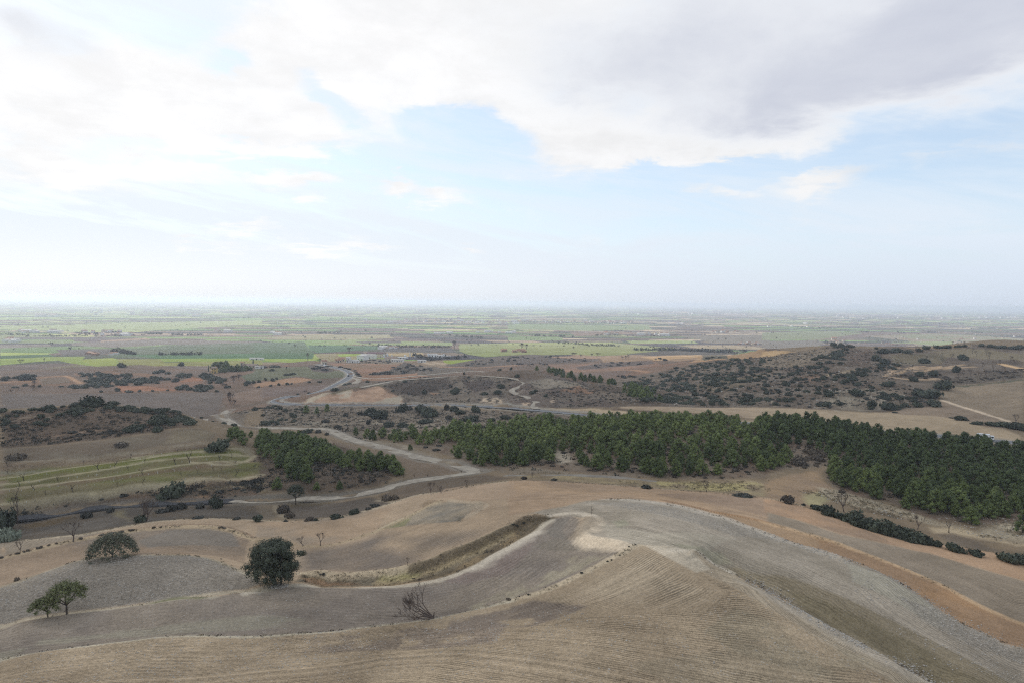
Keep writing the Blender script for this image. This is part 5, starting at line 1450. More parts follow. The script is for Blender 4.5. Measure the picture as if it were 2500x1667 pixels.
def bush(u, v, wpx, hpx, label=None, kind='oak', group=None, name=None, cat='bush', **k):
    x, y, z = at(u, v, **k); q = mpp(x, y)
    pool, nm = {'oak': (BUSH_OAK, 'holm_oak_bush'), 'scrub': (BUSH_SCRUB, 'scrub_bush'), 'dry': (BUSH_DRY, 'dry_bush')}[kind]
    me = RN.choice(pool)
    s = wpx * q / 2; h = hpx * q / (.85 if kind == 'oak' else .72) * (.82 if x * x + y * y < 90000 else .95)
    o = put_mesh(name or nm, me, (x, y, z - .12 * h), (s, s * RN.uniform(.8, 1), h), RN.uniform(0, 6))
    return tagged(o, label, cat, group)
H1 = 'bushes in the dark hedge below the near hill'
ROW_1 = ((1993, 1243, 34, 16), (2022, 1257, 44, 32), (2058, 1266, 40, 20), (2085, 1277, 56, 40), (2112, 1288, 56, 40), (2140, 1297, 60, 40), (2165, 1304, 56, 40), (2192, 1311, 60, 36),
                    (2222, 1319, 58, 36), (2250, 1324, 46, 30), (2325, 1343, 34, 26), (2345, 1348, 24, 16), (2382, 1354, 36, 16), (2460, 1369, 50, 26), (2490, 1373, 40, 24))
for u, v, w_, h in ROW_1:
    bush(u, v, w_, h, '%s from the left of the evergreen bushes in the hedge under the orange field' % rank(ROW_1, (u, v, w_, h)), 'oak', H1, rmin=110, rmax=215)
bush(2288, 1333, 26, 16, 'low bright green bush in a gap of the dark hedge', 'oak', rmin=110, rmax=215)
bush(1925, 1228, 44, 30, 'brown twiggy bush at the corner of the hollow', 'dry', rmin=110, rmax=230)
bush(1962, 1233, 14, 8, 'tiny dark bush between the brown bush and the hedge', 'scrub', rmin=110, rmax=230)
bush(1579, 1191, 30, 14, 'round grey green bush alone in the pale grass', 'scrub', rmin=140, rmax=230)
bush(1280, 1170, 26, 12, 'low olive bush beside the worn track on the hill edge', 'dry', rmin=140, rmax=240)
bush(1353, 1172, 18, 8, 'flat dark bush in the grass of the hollow', 'scrub', rmin=140, rmax=240)
bush(1815, 1211, 46, 10, 'long flat dark bush at the rim of the orange slope', 'scrub', rmin=130, rmax=230)
bush(629, 1272, 32, 22, 'round very dark bush on the hill edge above the big holm oak', 'oak', rmin=140, rmax=230)
bush(577, 1268, 24, 9, 'flat dark bush left of a rounder one on the hill edge', 'scrub', rmin=140, rmax=230)
bush(483, 1265, 28, 8, 'thin low bush on the hill edge above the umbrella oak', 'scrub', rmin=140, rmax=230)
bush(526, 1238, 34, 40, 'dark upright evergreen beside the lane', 'oak', name='small_oak', cat='tree', rmin=150, rmax=260)
bush(424, 1214, 64, 52, 'large dark evergreen on the bank between orchard and lane', 'oak', name='small_oak', cat='tree', rmin=150, rmax=280)
bush(14, 1290, 58, 58, 'dark evergreen tree cut by the left edge of the view', 'oak', name='small_oak', cat='tree', rmin=130, rmax=240)
o = bush(20, 1320, 44, 36, 'silver grey bush below the dark tree at the left edge', 'scrub', rmin=120, rmax=230)
o.data = bush_mesh(261, SILV, h=.7, lobes=9)
bush(340, 1274, 34, 24, 'dark bush under the grey bare trees', 'oak', rmin=140, rmax=230)
G2_ = 'bushes along the lane'
ROW_2 = ((213, 1263, 28, 22), (268, 1248, 20, 16), (165, 1238, 26, 16), (395, 1250, 30, 12), (418, 1247, 26, 24), (441, 1241, 26, 22), (489, 1238, 26, 16), (145, 1240, 22, 10), (305, 1212, 22, 12), (246, 1222, 18, 10), (60, 1252, 20, 8))
for u, v, w_, h in ROW_2:
    bush(u, v, w_, h, '%s from the left of the low dark bushes beside the paved lane' % rank(ROW_2, (u, v, w_, h)), 'scrub', G2_, rmin=140, rmax=280)
open_tree(722, 1228, 42, 42, 21, OAK, 'dark holm oak with a visible trunk beside the gravel track bend', stems=2, flat=.9, dens=.9, name='holm_oak', rmin=160, rmax=260, low=.4)
for u, v, w_, h, l, kd in ((690, 1252, 40, 34, 'brown thicket below the holm oak at the track bend', 'dry'), (708, 1264, 28, 22, 'small brown thicket at the corner of two dark fields', 'dry'),
                           (755, 1270, 30, 12, 'grey low bush on the hill edge, left of a green pair', 'dry'), (771, 1270, 12, 8, 'tiny green bush on the hill edge', 'oak'),
                           (697, 1272, 14, 6, 'tiny dark bush left of a grey one on the hill edge', 'scrub'), (820, 1264, 34, 13, 'low green bush next to a pale boulder on the hill edge', 'oak'),
                           (866, 1253, 30, 17, 'rounded dark green bush on the hill edge, highest of the row', 'oak'), (899, 1243, 18, 8, 'small dark bush right of the rounded one on the hill edge', 'scrub'),
                           (915, 1236, 26, 12, 'grey green bush at the upper end of the hill edge row', 'scrub'), (945, 1222, 34, 26, 'tangled brown thicket in the hollow by the track', 'dry'),
                           (965, 1218, 24, 20, 'reddish thicket right of a bigger one in the hollow', 'dry'),
                           (42, 1416, 14, 11, 'small reddish dead bush on the field edge at the left', 'dry'), (1242, 1464, 14, 9, 'brown tuft on the edge of the furrowed spur', 'dry')):
    bush(u, v, w_, h, l, kd, rmin=85, rmax=260)
bush(536, 1097, 58, 36, 'big dark evergreen at the right end of the terraces', 'oak', name='small_oak', cat='tree', rmin=220, rmax=380)
bush(296, 1089, 46, 17, 'sprawling dry brown bush in the middle of the bare terrace', 'dry', rmin=190, rmax=340)
bush(37, 1121, 42, 19, 'dark grey dead bush on the terrace at the left', 'dry', rmin=190, rmax=340)
bush(228, 988, 46, 26, 'domed holm oak on the highest point of the left ridge', 'oak', name='small_oak', cat='tree', rmin=250, rmax=420)
bush(121, 1000, 26, 16, 'small round holm oak on the skyline of the left ridge', 'oak', name='small_oak', cat='tree', rmin=250, rmax=420)
GB = 'reddish tufts along the curved bank'
for i in range(22):
    t = RN.random(); k = t * (len(BANK_A) - 2); j = int(k)
    u = BANK_A[j][0] * (1 - k + j) + BANK_A[j + 1][0] * (k - j); v = BANK_A[j][1] * (1 - k + j) + BANK_A[j + 1][1] * (k - j)
    bush(u, v - 1, RN.uniform(6, 17), RN.uniform(2.5, 6), 'small reddish brown tuft on the curved field bank', 'dry', GB, rmin=110, rmax=215)
ROW_7 = ((1483, 1370, 10), (1493, 1366, 8), (1513, 1354, 8), (1420, 1398, 12), (1536, 1334, 9), (1552, 1329, 8), (1278, 1276, 14), (1262, 1283, 16), (1254, 1280, 16), (790, 1401, 14), (782, 1402, 8), (1268, 1456, 9), (1290, 1451, 10), (604, 1381, 12), (540, 1364, 8))
for u, v, w_ in ROW_7:
    bush(u, v, w_ * .7, w_ * .35, '%s from the left of the dark tufts on the banks of the near hill' % rank(ROW_7, (u, v, w_)), 'scrub', 'dark tufts on the field banks', rmin=85, rmax=215)

# -- bushes of the left ridge
def strew(poly, n, seed, wr, hr, label, group, kind='oak', mind=2.0, dens=None, roads=True, mass=False, **k):
    MM = Mass()
    for (x, y) in scatter(poly, n, seed, mind, dens=dens, **k):
        if roads and not clear_of_roads(x, y, 1.5):
            continue
        z = height(x, y)
        pool, nm = {'oak': (BUSH_OAK, 'holm_oak_bush'), 'scrub': (BUSH_SCRUB, 'scrub_bush'), 'dry': (BUSH_DRY, 'dry_bush')}[kind]
        s = RN.uniform(*wr) * RN.choice((.75, 1, 1, 1.25)); h = s * RN.uniform(*hr)
        if mass:
            MM.copy_of(RN.choice(pool), (x, y, z - .12 * h), s, RN.uniform(0, 6)); continue
        o = put_mesh(nm, RN.choice(pool), (x, y, z - .12 * h), (s, s * RN.uniform(.8, 1.1), h), RN.uniform(0, 6))
        tagged(o, label, 'bush', group)
    if mass:
        MM.build(mass, {'oak': OAK, 'scrub': SCRUB, 'dry': DRY}[kind])
strew(Q('B1', '0 200 200 190 400 165 600 150 760 120 1040 130 1100 170 1450 190 1640 235 1700 270 1700 330 1560 330 1300 250 1100 210 950 180 640 240 450 235 250 230 0 250'), 78, 1, (1.4, 2.6), (.9, 1.2),
      'dark bush in the closed thicket along the crest of the left ridge', 'bushes of the left ridge', mind=2.0, mass='ridge_thicket', rmin=260, rmax=420)
strew(Q('B1', '1050 300 1300 300 1320 400 1080 390'), 7, 2, (1.8, 2.8), (.8, 1.1), 'dark bush in the clump low on the right flank of the left ridge', 'clump on the ridge flank', mind=2, rmin=220, rmax=400)
strew(Q('B1', '1380 290 1520 290 1520 380 1380 370'), 5, 3, (1.8, 2.6), (1, 1.3), 'tall dark bush at the right end of the left ridge above the terrace', 'bushes at the ridge end', mind=1.8, rmin=220, rmax=400)
strew(Q('B1', '0 230 150 240 160 350 0 330'), 7, 4, (1.4, 2.4), (.8, 1.1), 'dark bush on the left end of the left ridge slope', 'bushes on the left slope', mind=2, rmin=240, rmax=400)
strew(Q('B1', '310 240 430 250 420 320 330 320'), 4, 5, (1.5, 2.2), (.8, 1.1), 'dark bush in a small clump on the left ridge slope', 'clump on the left slope', mind=1.8, rmin=240, rmax=400)
strew(Q('B1', '560 380 1000 360 1020 400 600 430'), 6, 6, (1.1, 1.9), (.6, .9), 'low dark bush along the red scarp of the left ridge', 'bushes along the scarp', 'scrub', mind=3, rmin=220, rmax=380)
strew(Q('B1', '200 1060 640 980 1300 900 1640 860 2334 800 2334 960 1400 990 800 1030 200 1120'), 26, 7, (.6, 1.3), (.6, .9), 'small dark bush on the shaded bank under the orchard', 'bushes on the orchard bank', 'scrub', mind=2, rmin=170, rmax=320)
strew(Q('B1', '1750 270 1880 270 2100 330 2060 380 1800 320'), 8, 8, (1.2, 2.0), (.9, 1.2), 'green bush in the dip where the ridge meets the track', 'bushes in the dip', mind=2, rmin=250, rmax=480)

# -- stony slope between the main road and the track
SL = 'bushes on the stony slope below the main road'
ROW_3 = ((905, 1012, 34, 26), (925, 1021, 60, 26), (983, 1005, 34, 26), (1000, 1000, 18, 14), (1045, 1016, 60, 32), (1030, 1006, 40, 26), (1091, 1000, 18, 20), (1108, 1003, 28, 18), (1122, 1010, 32, 13), (1160, 1006, 28, 24),
                    (899, 1035, 14, 16), (880, 1012, 22, 12), (843, 1016, 16, 11), (950, 1040, 40, 14), (985, 1042, 44, 14), (1040, 1032, 44, 12), (1097, 1024, 20, 18), (1150, 1028, 50, 20), (1200, 1030, 30, 14), (1235, 1022, 30, 14),
                    (750, 1056, 36, 12), (776, 1056, 20, 11), (798, 1062, 14, 9), (795, 1030, 22, 10), (825, 1044, 22, 10), (1180, 1046, 18, 10), (1340, 1027, 24, 16), (1365, 1030, 22, 13), (1297, 1032, 16, 10), (1002, 1060, 12, 10))
for u, v, w_, h in ROW_3:
    bush(u, v, w_, h, '%s from the left of the rounded bushes on the stony slope below the main road' % rank(ROW_3, (u, v, w_, h)), 'oak' if w_ > 24 else 'scrub', SL, rmin=230, rmax=520)
strew(Q('A1', '2060 1160 2200 1120 2334 1100 2334 1230 2150 1220') + Q('A2', '0 1020 150 1060 480 1090 480 1180 200 1230 0 1210'), 34, 9, (1.5, 2.6), (.9, 1.3), 'dark green bush in the thicket above the pale track bend', 'thicket above the track bend', mind=2.4, rmin=300, rmax=540)
strew(Q('A2', '480 1080 1300 1090 2334 1120 2334 1230 1800 1260 1300 1290 800 1280 480 1200'), 46, 10, (.5, 1.2), (.6, .9), 'small dark scrub bush dotted over the stony slope', 'small scrub on the stony slope', 'scrub', mind=3.0, rmin=240, rmax=520)

# -- the wooded hillside at the right
hillL = 'bushes on the right hillside'
HD = dict(rmin=390, rmax=1000)
strew(Q('A3', '1000 850 1200 810 1500 720 1700 690 2060 645 2334 635 2334 800 2000 870 1700 900 1500 960 1350 1000 1200 960'), 330, 21, (1.3, 3.4), (1.0, 1.4), 'dark rounded oak bush in the dense cover on the left flank of the right hill', 'oak scrub on the left flank', mind=2.2, mass='oak_scrub', **HD)
strew(Q('A3', '1080 960 1500 980 2000 1000 2334 1000 2334 1060 1700 1050 1200 1020'), 90, 22, (1.6, 3.0), (1.0, 1.4), 'dark bush at the foot of the right hill behind the tan field', 'bushes at the foot of the right hill', mind=2.2, mass='oak_scrub', **HD)
strew(Q('A3', '1700 800 2334 740 2334 1040 1900 1040 1600 960'), 64, 23, (1.4, 2.9), (1.0, 1.4), 'separate round bush on the stony face of the right hill', 'bushes dotted over the stony face', mind=5.0, **HD)
strew(Q('A4', '0 720 400 700 700 760 1000 850 1400 900 1500 1060 1000 1090 500 1080 0 1050'), 90, 24, (1.2, 3.0), (1.0, 1.4), 'separate dark bush among pale stones on the right hill', 'bushes among the pale stones', mind=4.5, **HD)
strew(Q('A4', '440 640 620 600 640 520 760 530 760 620 700 700 560 740 420 730'), 60, 25, (1.8, 3.6), (1.0, 1.4), 'dark oak in the wooded gully below the summit', 'oaks in the summit gully', mind=2.6, mass='summit_oaks', **HD)
strew(Q('A4', '820 720 1240 690 1200 740 900 760 960 800 820 840 720 820'), 44, 26, (1.6, 3.2), (1.0, 1.4), 'green oak bush in the band crossing the middle of the right hill', 'oak band across the right hill', mind=2.4, **HD)
strew(Q('A3', '1700 800 2334 740 2334 1040 1900 1040 1600 960') + Q('A4', '0 720 400 700 700 760 1000 850 1400 900 1500 1060 1000 1090 500 1080 0 1050'), 420, 27, (.6, 1.5), (.8, 1.2), '', '', 'scrub', mind=2.0, mass='hillside_scrub', **HD)
strew(Q('A4', '0 640 440 560 620 540 420 700 200 740 0 760'), 120, 28, (.5, 1.3), (.8, 1.2), '', '', 'scrub', mind=2.5, mass='hillside_scrub', **HD)
strew(Q('A4', '1300 780 1700 790 2334 730 2334 800 1800 850 1500 850 1200 820'), 60, 29, (1.2, 2.4), (.9, 1.3), '', '', 'dry', mind=2.5, mass='terrace_brush', **HD)
strew(Q('A2', '1130 890 1500 820 1760 810 2150 830 2334 850 2334 1030 1900 1020 1500 1000 1340 1020 1280 950'), 110, 35, (.5, 1.3), (.8, 1.2), '', '', 'scrub', mind=2.5, mass='hill_scrub', rmin=400, rmax=760)
strew(Q('A3', '300 930 700 880 1000 900 1160 1010 900 1060 400 1060'), 120, 36, (.6, 1.5), (.8, 1.3), '', '', 'dry', mind=2.0, mass='hill_brush', rmin=350, rmax=680)
strew(Q('A1', '0 250 1 250 1 251') if False else Q('B1', '0 260 500 250 900 200 1300 260 1560 340 1000 430 600 470 0 510'), 90, 37, (.5, 1.2), (.8, 1.2), '', '', 'dry', mind=2.0, mass='ridge_brush', rmin=220, rmax=400)
ROW_H = ((2034, 844, 16, 11), (2053, 846, 16, 11), (2075, 847, 22, 7), (2139, 852, 8, 6), (2137, 880, 24, 18), (2158, 886, 26, 14), (2155, 862, 30, 14), (2190, 860, 34, 12), (2215, 862, 26, 9),
                    (2302, 950, 38, 24), (2267, 970, 60, 24), (2240, 992, 22, 15), (2282, 990, 40, 18), (2172, 998, 44, 20), (2127, 992, 24, 20), (2208, 992, 18, 10), (2091, 964, 38, 20), (2020, 990, 28, 12), (2017, 962, 16, 15),
                    (2170, 942, 30, 16), (2255, 885, 30, 13), (2350, 878, 24, 16), (2336, 908, 22, 16), (2245, 918, 22, 14), (2278, 918, 22, 16), (2230, 930, 22, 14), (2196, 975, 22, 12), (2160, 973, 34, 12),
                    (2243, 858, 18, 10), (2262, 852, 20, 9), (2290, 850, 24, 8), (2312, 850, 22, 8), (2340, 848, 16, 7), (2354, 847, 12, 7), (2397, 846, 12, 9), (2418, 848, 20, 9), (2445, 850, 26, 8), (2475, 851, 30, 8), (2492, 850, 18, 9),
                    (2345, 1025, 28, 12), (2387, 1035, 26, 8), (2420, 1038, 28, 10), (2445, 1040, 34, 12), (2475, 1044, 40, 16), (2497, 1050, 24, 18), (2184, 1007, 13, 4), (2323, 1020, 10, 3))
ROW_LO = [q for q in ROW_H if q[1] > 880]; ROW_HI = [q for q in ROW_H if q[1] <= 880]
for u, v, w_, h in ROW_H:
    bush(u, v, w_, h, ('%s from the left of the larger bushes low on the right hill' % rank(ROW_LO, (u, v, w_, h))) if v > 880 else ('%s from the left of the bushes along the top of the right hill' % rank(ROW_HI, (u, v, w_, h))), 'oak', 'field bushes of the right hill' if v > 880 else 'skyline bushes of the right hill', rmin=270, rmax=1000)
ROW_8 = ((2237, 862, 16), (2280, 850, 9), (2326, 843, 8), (2351, 842, 8), (2374, 862, 12), (2408, 866, 14), (2384, 869, 12), (2416, 875, 14), (2322, 874, 11), (2468, 884, 13), (2490, 861, 9), (2460, 857, 9),
                               (2440, 892, 12), (2480, 890, 12), (2360, 940, 14), (2352, 920, 16), (2370, 918, 16), (2392, 925, 14), (2410, 918, 14), (2448, 910, 14), (2450, 932, 10), (2340, 925, 12), (2310, 892, 9), (2260, 878, 9), (2400, 900, 13), (2425, 905, 13), (2475, 915, 12), (2480, 1034, 20))
for i, (u, v, h) in enumerate(ROW_8):
    bare(u, v, h, '%s from the left of the bare trees on the right hill' % rank(ROW_8, (u, v, h)), i, 'bare trees on the right hill', rmin=270, rmax=1000)
ROW_4 = ((1300, 961, 18, 11), (1307, 955, 14, 8), (1333, 968, 12, 9), (1037, 960, 14, 14), (1112, 960, 30, 22), (1224, 945, 28, 11), (1215, 960, 24, 12), (1183, 963, 22, 10), (1262, 920, 18, 10), (989, 933, 18, 8), (959, 955, 8, 6),
                    (817, 953, 22, 10), (842, 941, 16, 8), (853, 939, 14, 7), (898, 933, 14, 7), (1133, 914, 7, 9), (1248, 903, 8, 11), (1220, 900, 14, 7), (1144, 922, 8, 5), (1101, 943, 10, 6), (754, 960, 10, 5), (727, 963, 8, 5))
for u, v, w_, h in ROW_4:
    bush(u, v, w_, h, '%s from the left of the bushes on the low scrubby hill behind the main road' % rank(ROW_4, (u, v, w_, h)), 'oak', 'bushes on the low middle hill', rmin=420, rmax=800)
GP = [(x, y) for x, y in scatter(Q('A3', '130 715 250 725 330 710 450 760 600 810 700 825 850 850 950 870 960 890 850 880 700 850 580 830 450 800 350 745 280 730'), 46, 31, 3.0, rmin=540, rmax=820)]
for i, (x, y) in enumerate(GP):
    s = RN.uniform(.7, 1.1)
    o = put_mesh('pine_tree', PINES[i % 7][0], (x, y, height(x, y) - .5), s, RN.uniform(0, 6))
    tagged(o, 'small distant pine in the row down the far side of the middle hill', 'tree', 'pine row on the middle hill')
_m = Mass()
for x, y in scatter(Q('A3', '1010 910 1120 900 1300 950 1360 1020 1150 1000 1030 960'), 34, 33, 3.0, rmin=380, rmax=640):
    _m.copy_of(PINE_LOD[RN.randrange(4)], (x, y, height(x, y) - .4), RN.uniform(.7, 1.05), RN.uniform(0, 6))
_m.build('pine_thicket', PINE)

# -- pine woods
WOOD_L = 'pines of the long wood across the middle'
def pines(polys, n, seed, mind, label, group, limit, k, sr=(.62, 1.12)):
    pts = []
    for j, (p, m) in enumerate(polys):
        pts += scatter(p, m, seed + j, mind, dens=lambda a, b: min(1, max(.22, (nz1(a, b, 14., 5) - .31) * 9)), **k)
    pts = [p for p in pts if clear_of_roads(p[0], p[1], 1.8)]
    pts.sort(key=lambda p: p[0] ** 2 + p[1] ** 2)
    print(group, len(pts))
    mass = None
    for i, (x, y) in enumerate(pts):
        s = RN.uniform(*sr) * (1.0 if RN.random() > .25 else .72); z = height(x, y) - .1; rz = RN.uniform(0, 6)
        c, t = PINES[RN.randrange(7)]
        w_ = s * RN.uniform(.85, 1.2); s *= RN.uniform(.85, 1.1)
        if i < limit:
            tree('pine_tree', (('crown', c), ('trunk', t)), (x, y, z), (w_, w_, s), rz, label, 'tree', group)
        else:
            mass = mass or Mass()
            mass.copy_of(PINE_LOD[RN.randrange(4)], (x, y, z), s, rz)
    if mass:
        mass.build('pine_wood', PINE)
pines([(Q('B3', '0 330 100 320 280 330 480 320 600 290 700 270 900 290 1080 270 1250 260 1480 290 1650 300 1900 310 2100 320 2334 320 2334 720 2200 760 1950 760 1850 790 1650 760 1500 790 1300 770 1150 720 900 740 740 700 560 690 560 560 340 560 380 660 200 690 0 680'), 420),
       (Q('B2', '860 400 960 420 1080 410 1300 440 1500 400 1700 380 1850 350 2000 370 2334 380 2334 680 2200 690 1900 670 1750 600 1850 500 1650 480 1500 500 1300 480 1150 460 900 430'), 110)],
      0, 50, 3.4, 'young pine in the long dense wood across the middle of the valley', WOOD_L, 110, dict(rmin=175, rmax=360))
pines([(Q('B4', '0 320 200 310 420 290 640 300 880 350 960 400 1200 450 1500 430 1800 440 2200 460 2334 480 2334 1080 2150 1150 1880 1190 1700 1120 1600 1080 1480 1120 1280 1070 1180 950 1000 970 900 940 700 900 560 780 640 680 560 560 420 520 260 480 130 560 250 640 250 690 0 720'), 400), (P('1890 1036 2070 1046 2070 1078 1900 1068'), 60), (P('2500 1082 2700 1095 2700 1235 2500 1245'), 90)],
      0, 60, 3.3, 'young pine in the wood on the slope at the right, above the pale clearing', 'pines of the right hand wood', 95, dict(rmin=140, rmax=330))
pines([(Q('B1', '2020 410 2150 425 2334 450 2334 500 2150 490 2040 450') + Q('B2', '0 430 200 445 500 490 800 590 1000 640 1150 670 1280 700 1270 770 1100 760 900 720 700 690 520 690 500 830 400 840 280 780 250 700 120 640 40 560 0 520'), 120)],
      0, 70, 2.8, 'bright green young pine in the grove left of the gravel track', 'pines of the grove by the track', 40, dict(rmin=200, rmax=440), sr=(.72, 1.0))
for u, v, h, l in ((675, 1195, 30, 'single young pine at the lower left tip of the grove'), (772, 1196, 20, 'small bright pine on the bare bank below the grove, left of another'), (829, 1195, 23, 'small bright pine on the bare bank below the grove, right of another'),
                   (870, 1063, 22, 'young pine standing apart on the slope, the leftmost of a loose row'), (909, 1075, 28, 'young pine second in a loose row on the slope'), (1002, 1098, 15, 'tiny pine between the track and the long wood'), (2496, 1300, 50, 'pine cut by the right edge, apart on the pale slope'),
                   (799, 1005, 20, 'small pointed pine just under the main road'), (773, 1010, 18, 'low wide pine under the main road'), (747, 1008, 20, 'pine among bushes at the left end of the road slope')):
    x, y, z = at(u, v, rmin=110, rmax=560); s = h * mpp(x, y) / 6.0
    c, t = PINES[RN.randrange(7)]
    tree('pine_tree', (('crown', c), ('trunk', t)), (x, y, z - .1), s, RN.uniform(0, 6), l, 'tree')
strew(Q('B4', '420 500 600 540 600 640 520 680 420 640 380 700 300 660 380 600'), 14, 41, (1.6, 2.6), (.9, 1.3), 'grey brown leafless thicket in the gap of the pine wood', 'thicket in the pine gap', 'dry', mind=2, rmin=160, rmax=320)
strew(Q('B4', '0 600 270 640 560 780 640 920 1100 1000 1500 1130 1880 1200 1850 1000 1200 900 900 880 600 760'), 24, 42, (.9, 1.8), (.8, 1.1), 'grey bush under the lower edge of the right hand pines', 'undergrowth of the right wood', 'dry', mind=2.5, rmin=130, rmax=300)
strew(Q('B3', '0 680 560 680 800 740 1100 740 1500 790 2300 790 2300 700 1200 690 300 640'), 30, 43, (.8, 1.7), (.8, 1.1), 'grey leafless bush at the lower edge of the long wood', 'undergrowth of the long wood', 'dry', mind=2.5, rmin=160, rmax=300)
strew(Q('B2', '100 680 280 780 500 860 900 870 1250 800 1280 740 900 720 500 700 300 740'), 36, 44, (.8, 1.7), (.8, 1.2), 'grey brown bush at the foot of the grove', 'undergrowth of the grove', 'dry', mind=2.2, rmin=190, rmax=400)
strew(Q('B3', '0 340 600 310 1500 290 2334 330 2334 780 1200 760 0 700'), 300, 46, (.6, 1.5), (.9, 1.4), '', '', 'dry', mind=1.6, mass='forest_brush', rmin=175, rmax=360)
strew(Q('B4', '0 350 900 360 2334 500 2334 1130 1400 1060 640 900 560 700 0 720'), 260, 47, (.6, 1.4), (.9, 1.3), '', '', 'dry', mind=1.6, mass='forest_brush', rmin=140, rmax=330)
strew(Q('A2', '1500 1300 2200 1290 2334 1360 1700 1480 1500 1440'), 20, 45, (.8, 1.6), (.8, 1.1), 'small dark bush among the first pines of the long wood', 'bushes among the first pines', 'scrub', mind=2.5, rmin=200, rmax=400)

# -- orchard on the terraces: bare trees and young ones in pale sleeves
OR = dict(rmin=190, rmax=340)
ROW_9 = ((75, 750, 14), (210, 810, 22), (180, 860, 16), (520, 825, 18), (160, 910, 16), (140, 975, 20), (310, 895, 18), (410, 940, 14), (655, 925, 24), (740, 665, 13), (885, 715, 24), (1015, 690, 18), (1145, 720, 14), (1160, 610, 14),
                              (1290, 655, 16), (1280, 760, 20), (1265, 835, 16), (1050, 860, 12), (1565, 670, 22), (1690, 655, 28), (1700, 590, 14), (1620, 770, 13), (1760, 750, 13), (1960, 635, 18), (2060, 610, 16), (2090, 660, 14), (2095, 770, 22), (1970, 720, 12), (1900, 720, 12), (315, 1005, 9), (1575, 560, 12), (70, 680, 16))
for i, (X, Y, h) in enumerate(ROW_9):
    u, v = Q('B1', '%d %d' % (X, Y))[0]
    bare(u, v, h, '%s from the left of the pruned bare trees on the orchard terraces' % rank(ROW_9, (X, Y, h)), i, 'almond trees of the terraced orchard', BARE_SMALL[i % 5], name='almond_tree', h0=3.0, **OR)
SLEEVE = simple_mat('plastic_sleeve', (.62, .62, .58), .6, var=.15)
def sleeve_mesh():
    W_ = Wood(1); W_.tube((0, 0, -.1), (0, 0, .62), .085, .075, 6); W_.tube((.0, 0, .6), (.02, .01, .95), .015, .01, 3)
    return W_.mesh('sleeve', SLEEVE)
SLV = sleeve_mesh(); nsl = 0
for row in ('0 860 400 815 780 775 1100 720 1500 670 1900 620 2150 600', '0 795 400 760 720 725 950 690 1300 640 1700 580 2100 560', '80 905 500 870 860 850 1200 775 1560 715 1960 670 2240 670', '0 930 240 895 500 870',
            '920 820 1210 775 1700 715 1890 680', '20 1040 230 1005 560 975', '1640 800 1830 790 2030 770 2170 760', '1100 650 1430 575 1760 560 1940 545', '600 800 940 755 1220 715', '1760 590 1960 600 2150 590'):
    L = resample(hits(Q('B1', row), **OR), 2.5)
    for p in L[::1]:
        if RN.random() < .42 or nsl > 125:
            continue
        o = put_mesh('tree_sleeve', SLV, (p[0] + RN.uniform(-.3, .3), p[1] + RN.uniform(-.3, .3), height(p[0], p[1])), RN.uniform(.55, .85), RN.uniform(0, 6))
        tagged(o, 'short pale protective sleeve round a sapling in the orchard rows', 'tree guard', 'sapling sleeves in the orchard'); nsl += 1

# -- country towards the plain: trees one by one
def far_tree(u, v, wpx, hpx, label, group=None, kind='oak', name='round_tree', **k):
    x, y, z = at(u, v, **k); q = math.hypot(x, y) / FPX
    if kind == 'bare':
        s = hpx * q / 4.0
        o = put_mesh(name, BARE_FULL[RN.randrange(2)], (x, y, z - .2), (wpx * q / 3.0, wpx * q / 3.0, s), RN.uniform(0, 6))
    elif kind == 'cypress':
        o = put_mesh('cypress', CYPRESS, (x, y, z - .2), (wpx * q, wpx * q, hpx * q), RN.uniform(0, 6))
    elif kind == 'pine':
        o = put_mesh('pine_tree', PINES[RN.randrange(7)][0], (x, y, z - hpx * q * .12), (wpx * q / 3.8, wpx * q / 3.8, hpx * q / 5.6), RN.uniform(0, 6))
    else:
        s = wpx * q / 2
        o = put_mesh(name, RN.choice(BUSH_OAK), (x, y, z - .1 * hpx * q), (s, s, hpx * q / .85), RN.uniform(0, 6))
    return tagged(o, label, 'tree', group)
def cypress_mesh():
    L = Leafy(71)
    for i in range(9):
        t = i / 8; s = .5 * (1 - abs(t - .35) * 1.1) * .8 + .05
        L.core((0, 0, .08 + .84 * t), (s, s, .14), .9); L.leaves((0, 0, .08 + .84 * t), (s, s, .13), 26, .05, up=.6)
    return L.mesh('cypress', CYP)
CYPRESS = cypress_mesh()
def bare_full(seed):
    """bare crown seen as a haze of twigs round its limbs"""
    W_ = Wood(seed); W_.limb((0, 0, -.2), (0, 0, 1), 1.3, .14, 0, nseg=2, k=5); p = W_.tips.pop()
    for i in range(6):
        a = i * 1.9; d = np.array([math.cos(a) * .6, math.sin(a) * .6, .8]); W_.limb(p, d / np.linalg.norm(d), 1.35, .08, 3, .6, .3, 2, 4, .62, 3, .022)
    return W_.mesh('winter_tree', TWIG)
BARE_FULL = [bare_full(401), bare_full(402)]
MB = dict(rmin=560, rmax=1700)
FT = dict(rmin=900, rmax=60000)
for u, v, w_, h, l in ((298, 896, 19, 12, 'round dark tree alone on the edge of the green plain, left of another'), (443, 893, 15, 10, 'round dark tree alone on the edge of the green plain, right of another'),
                       (13, 928, 18, 11, 'dark tree at the far left of the red country'), (62, 926, 30, 15, 'broad dark tree group right of the leftmost tree')):
    far_tree(u, v, w_, h, l, **MB)
GC = 'oaks in the scattered wood before the plain'
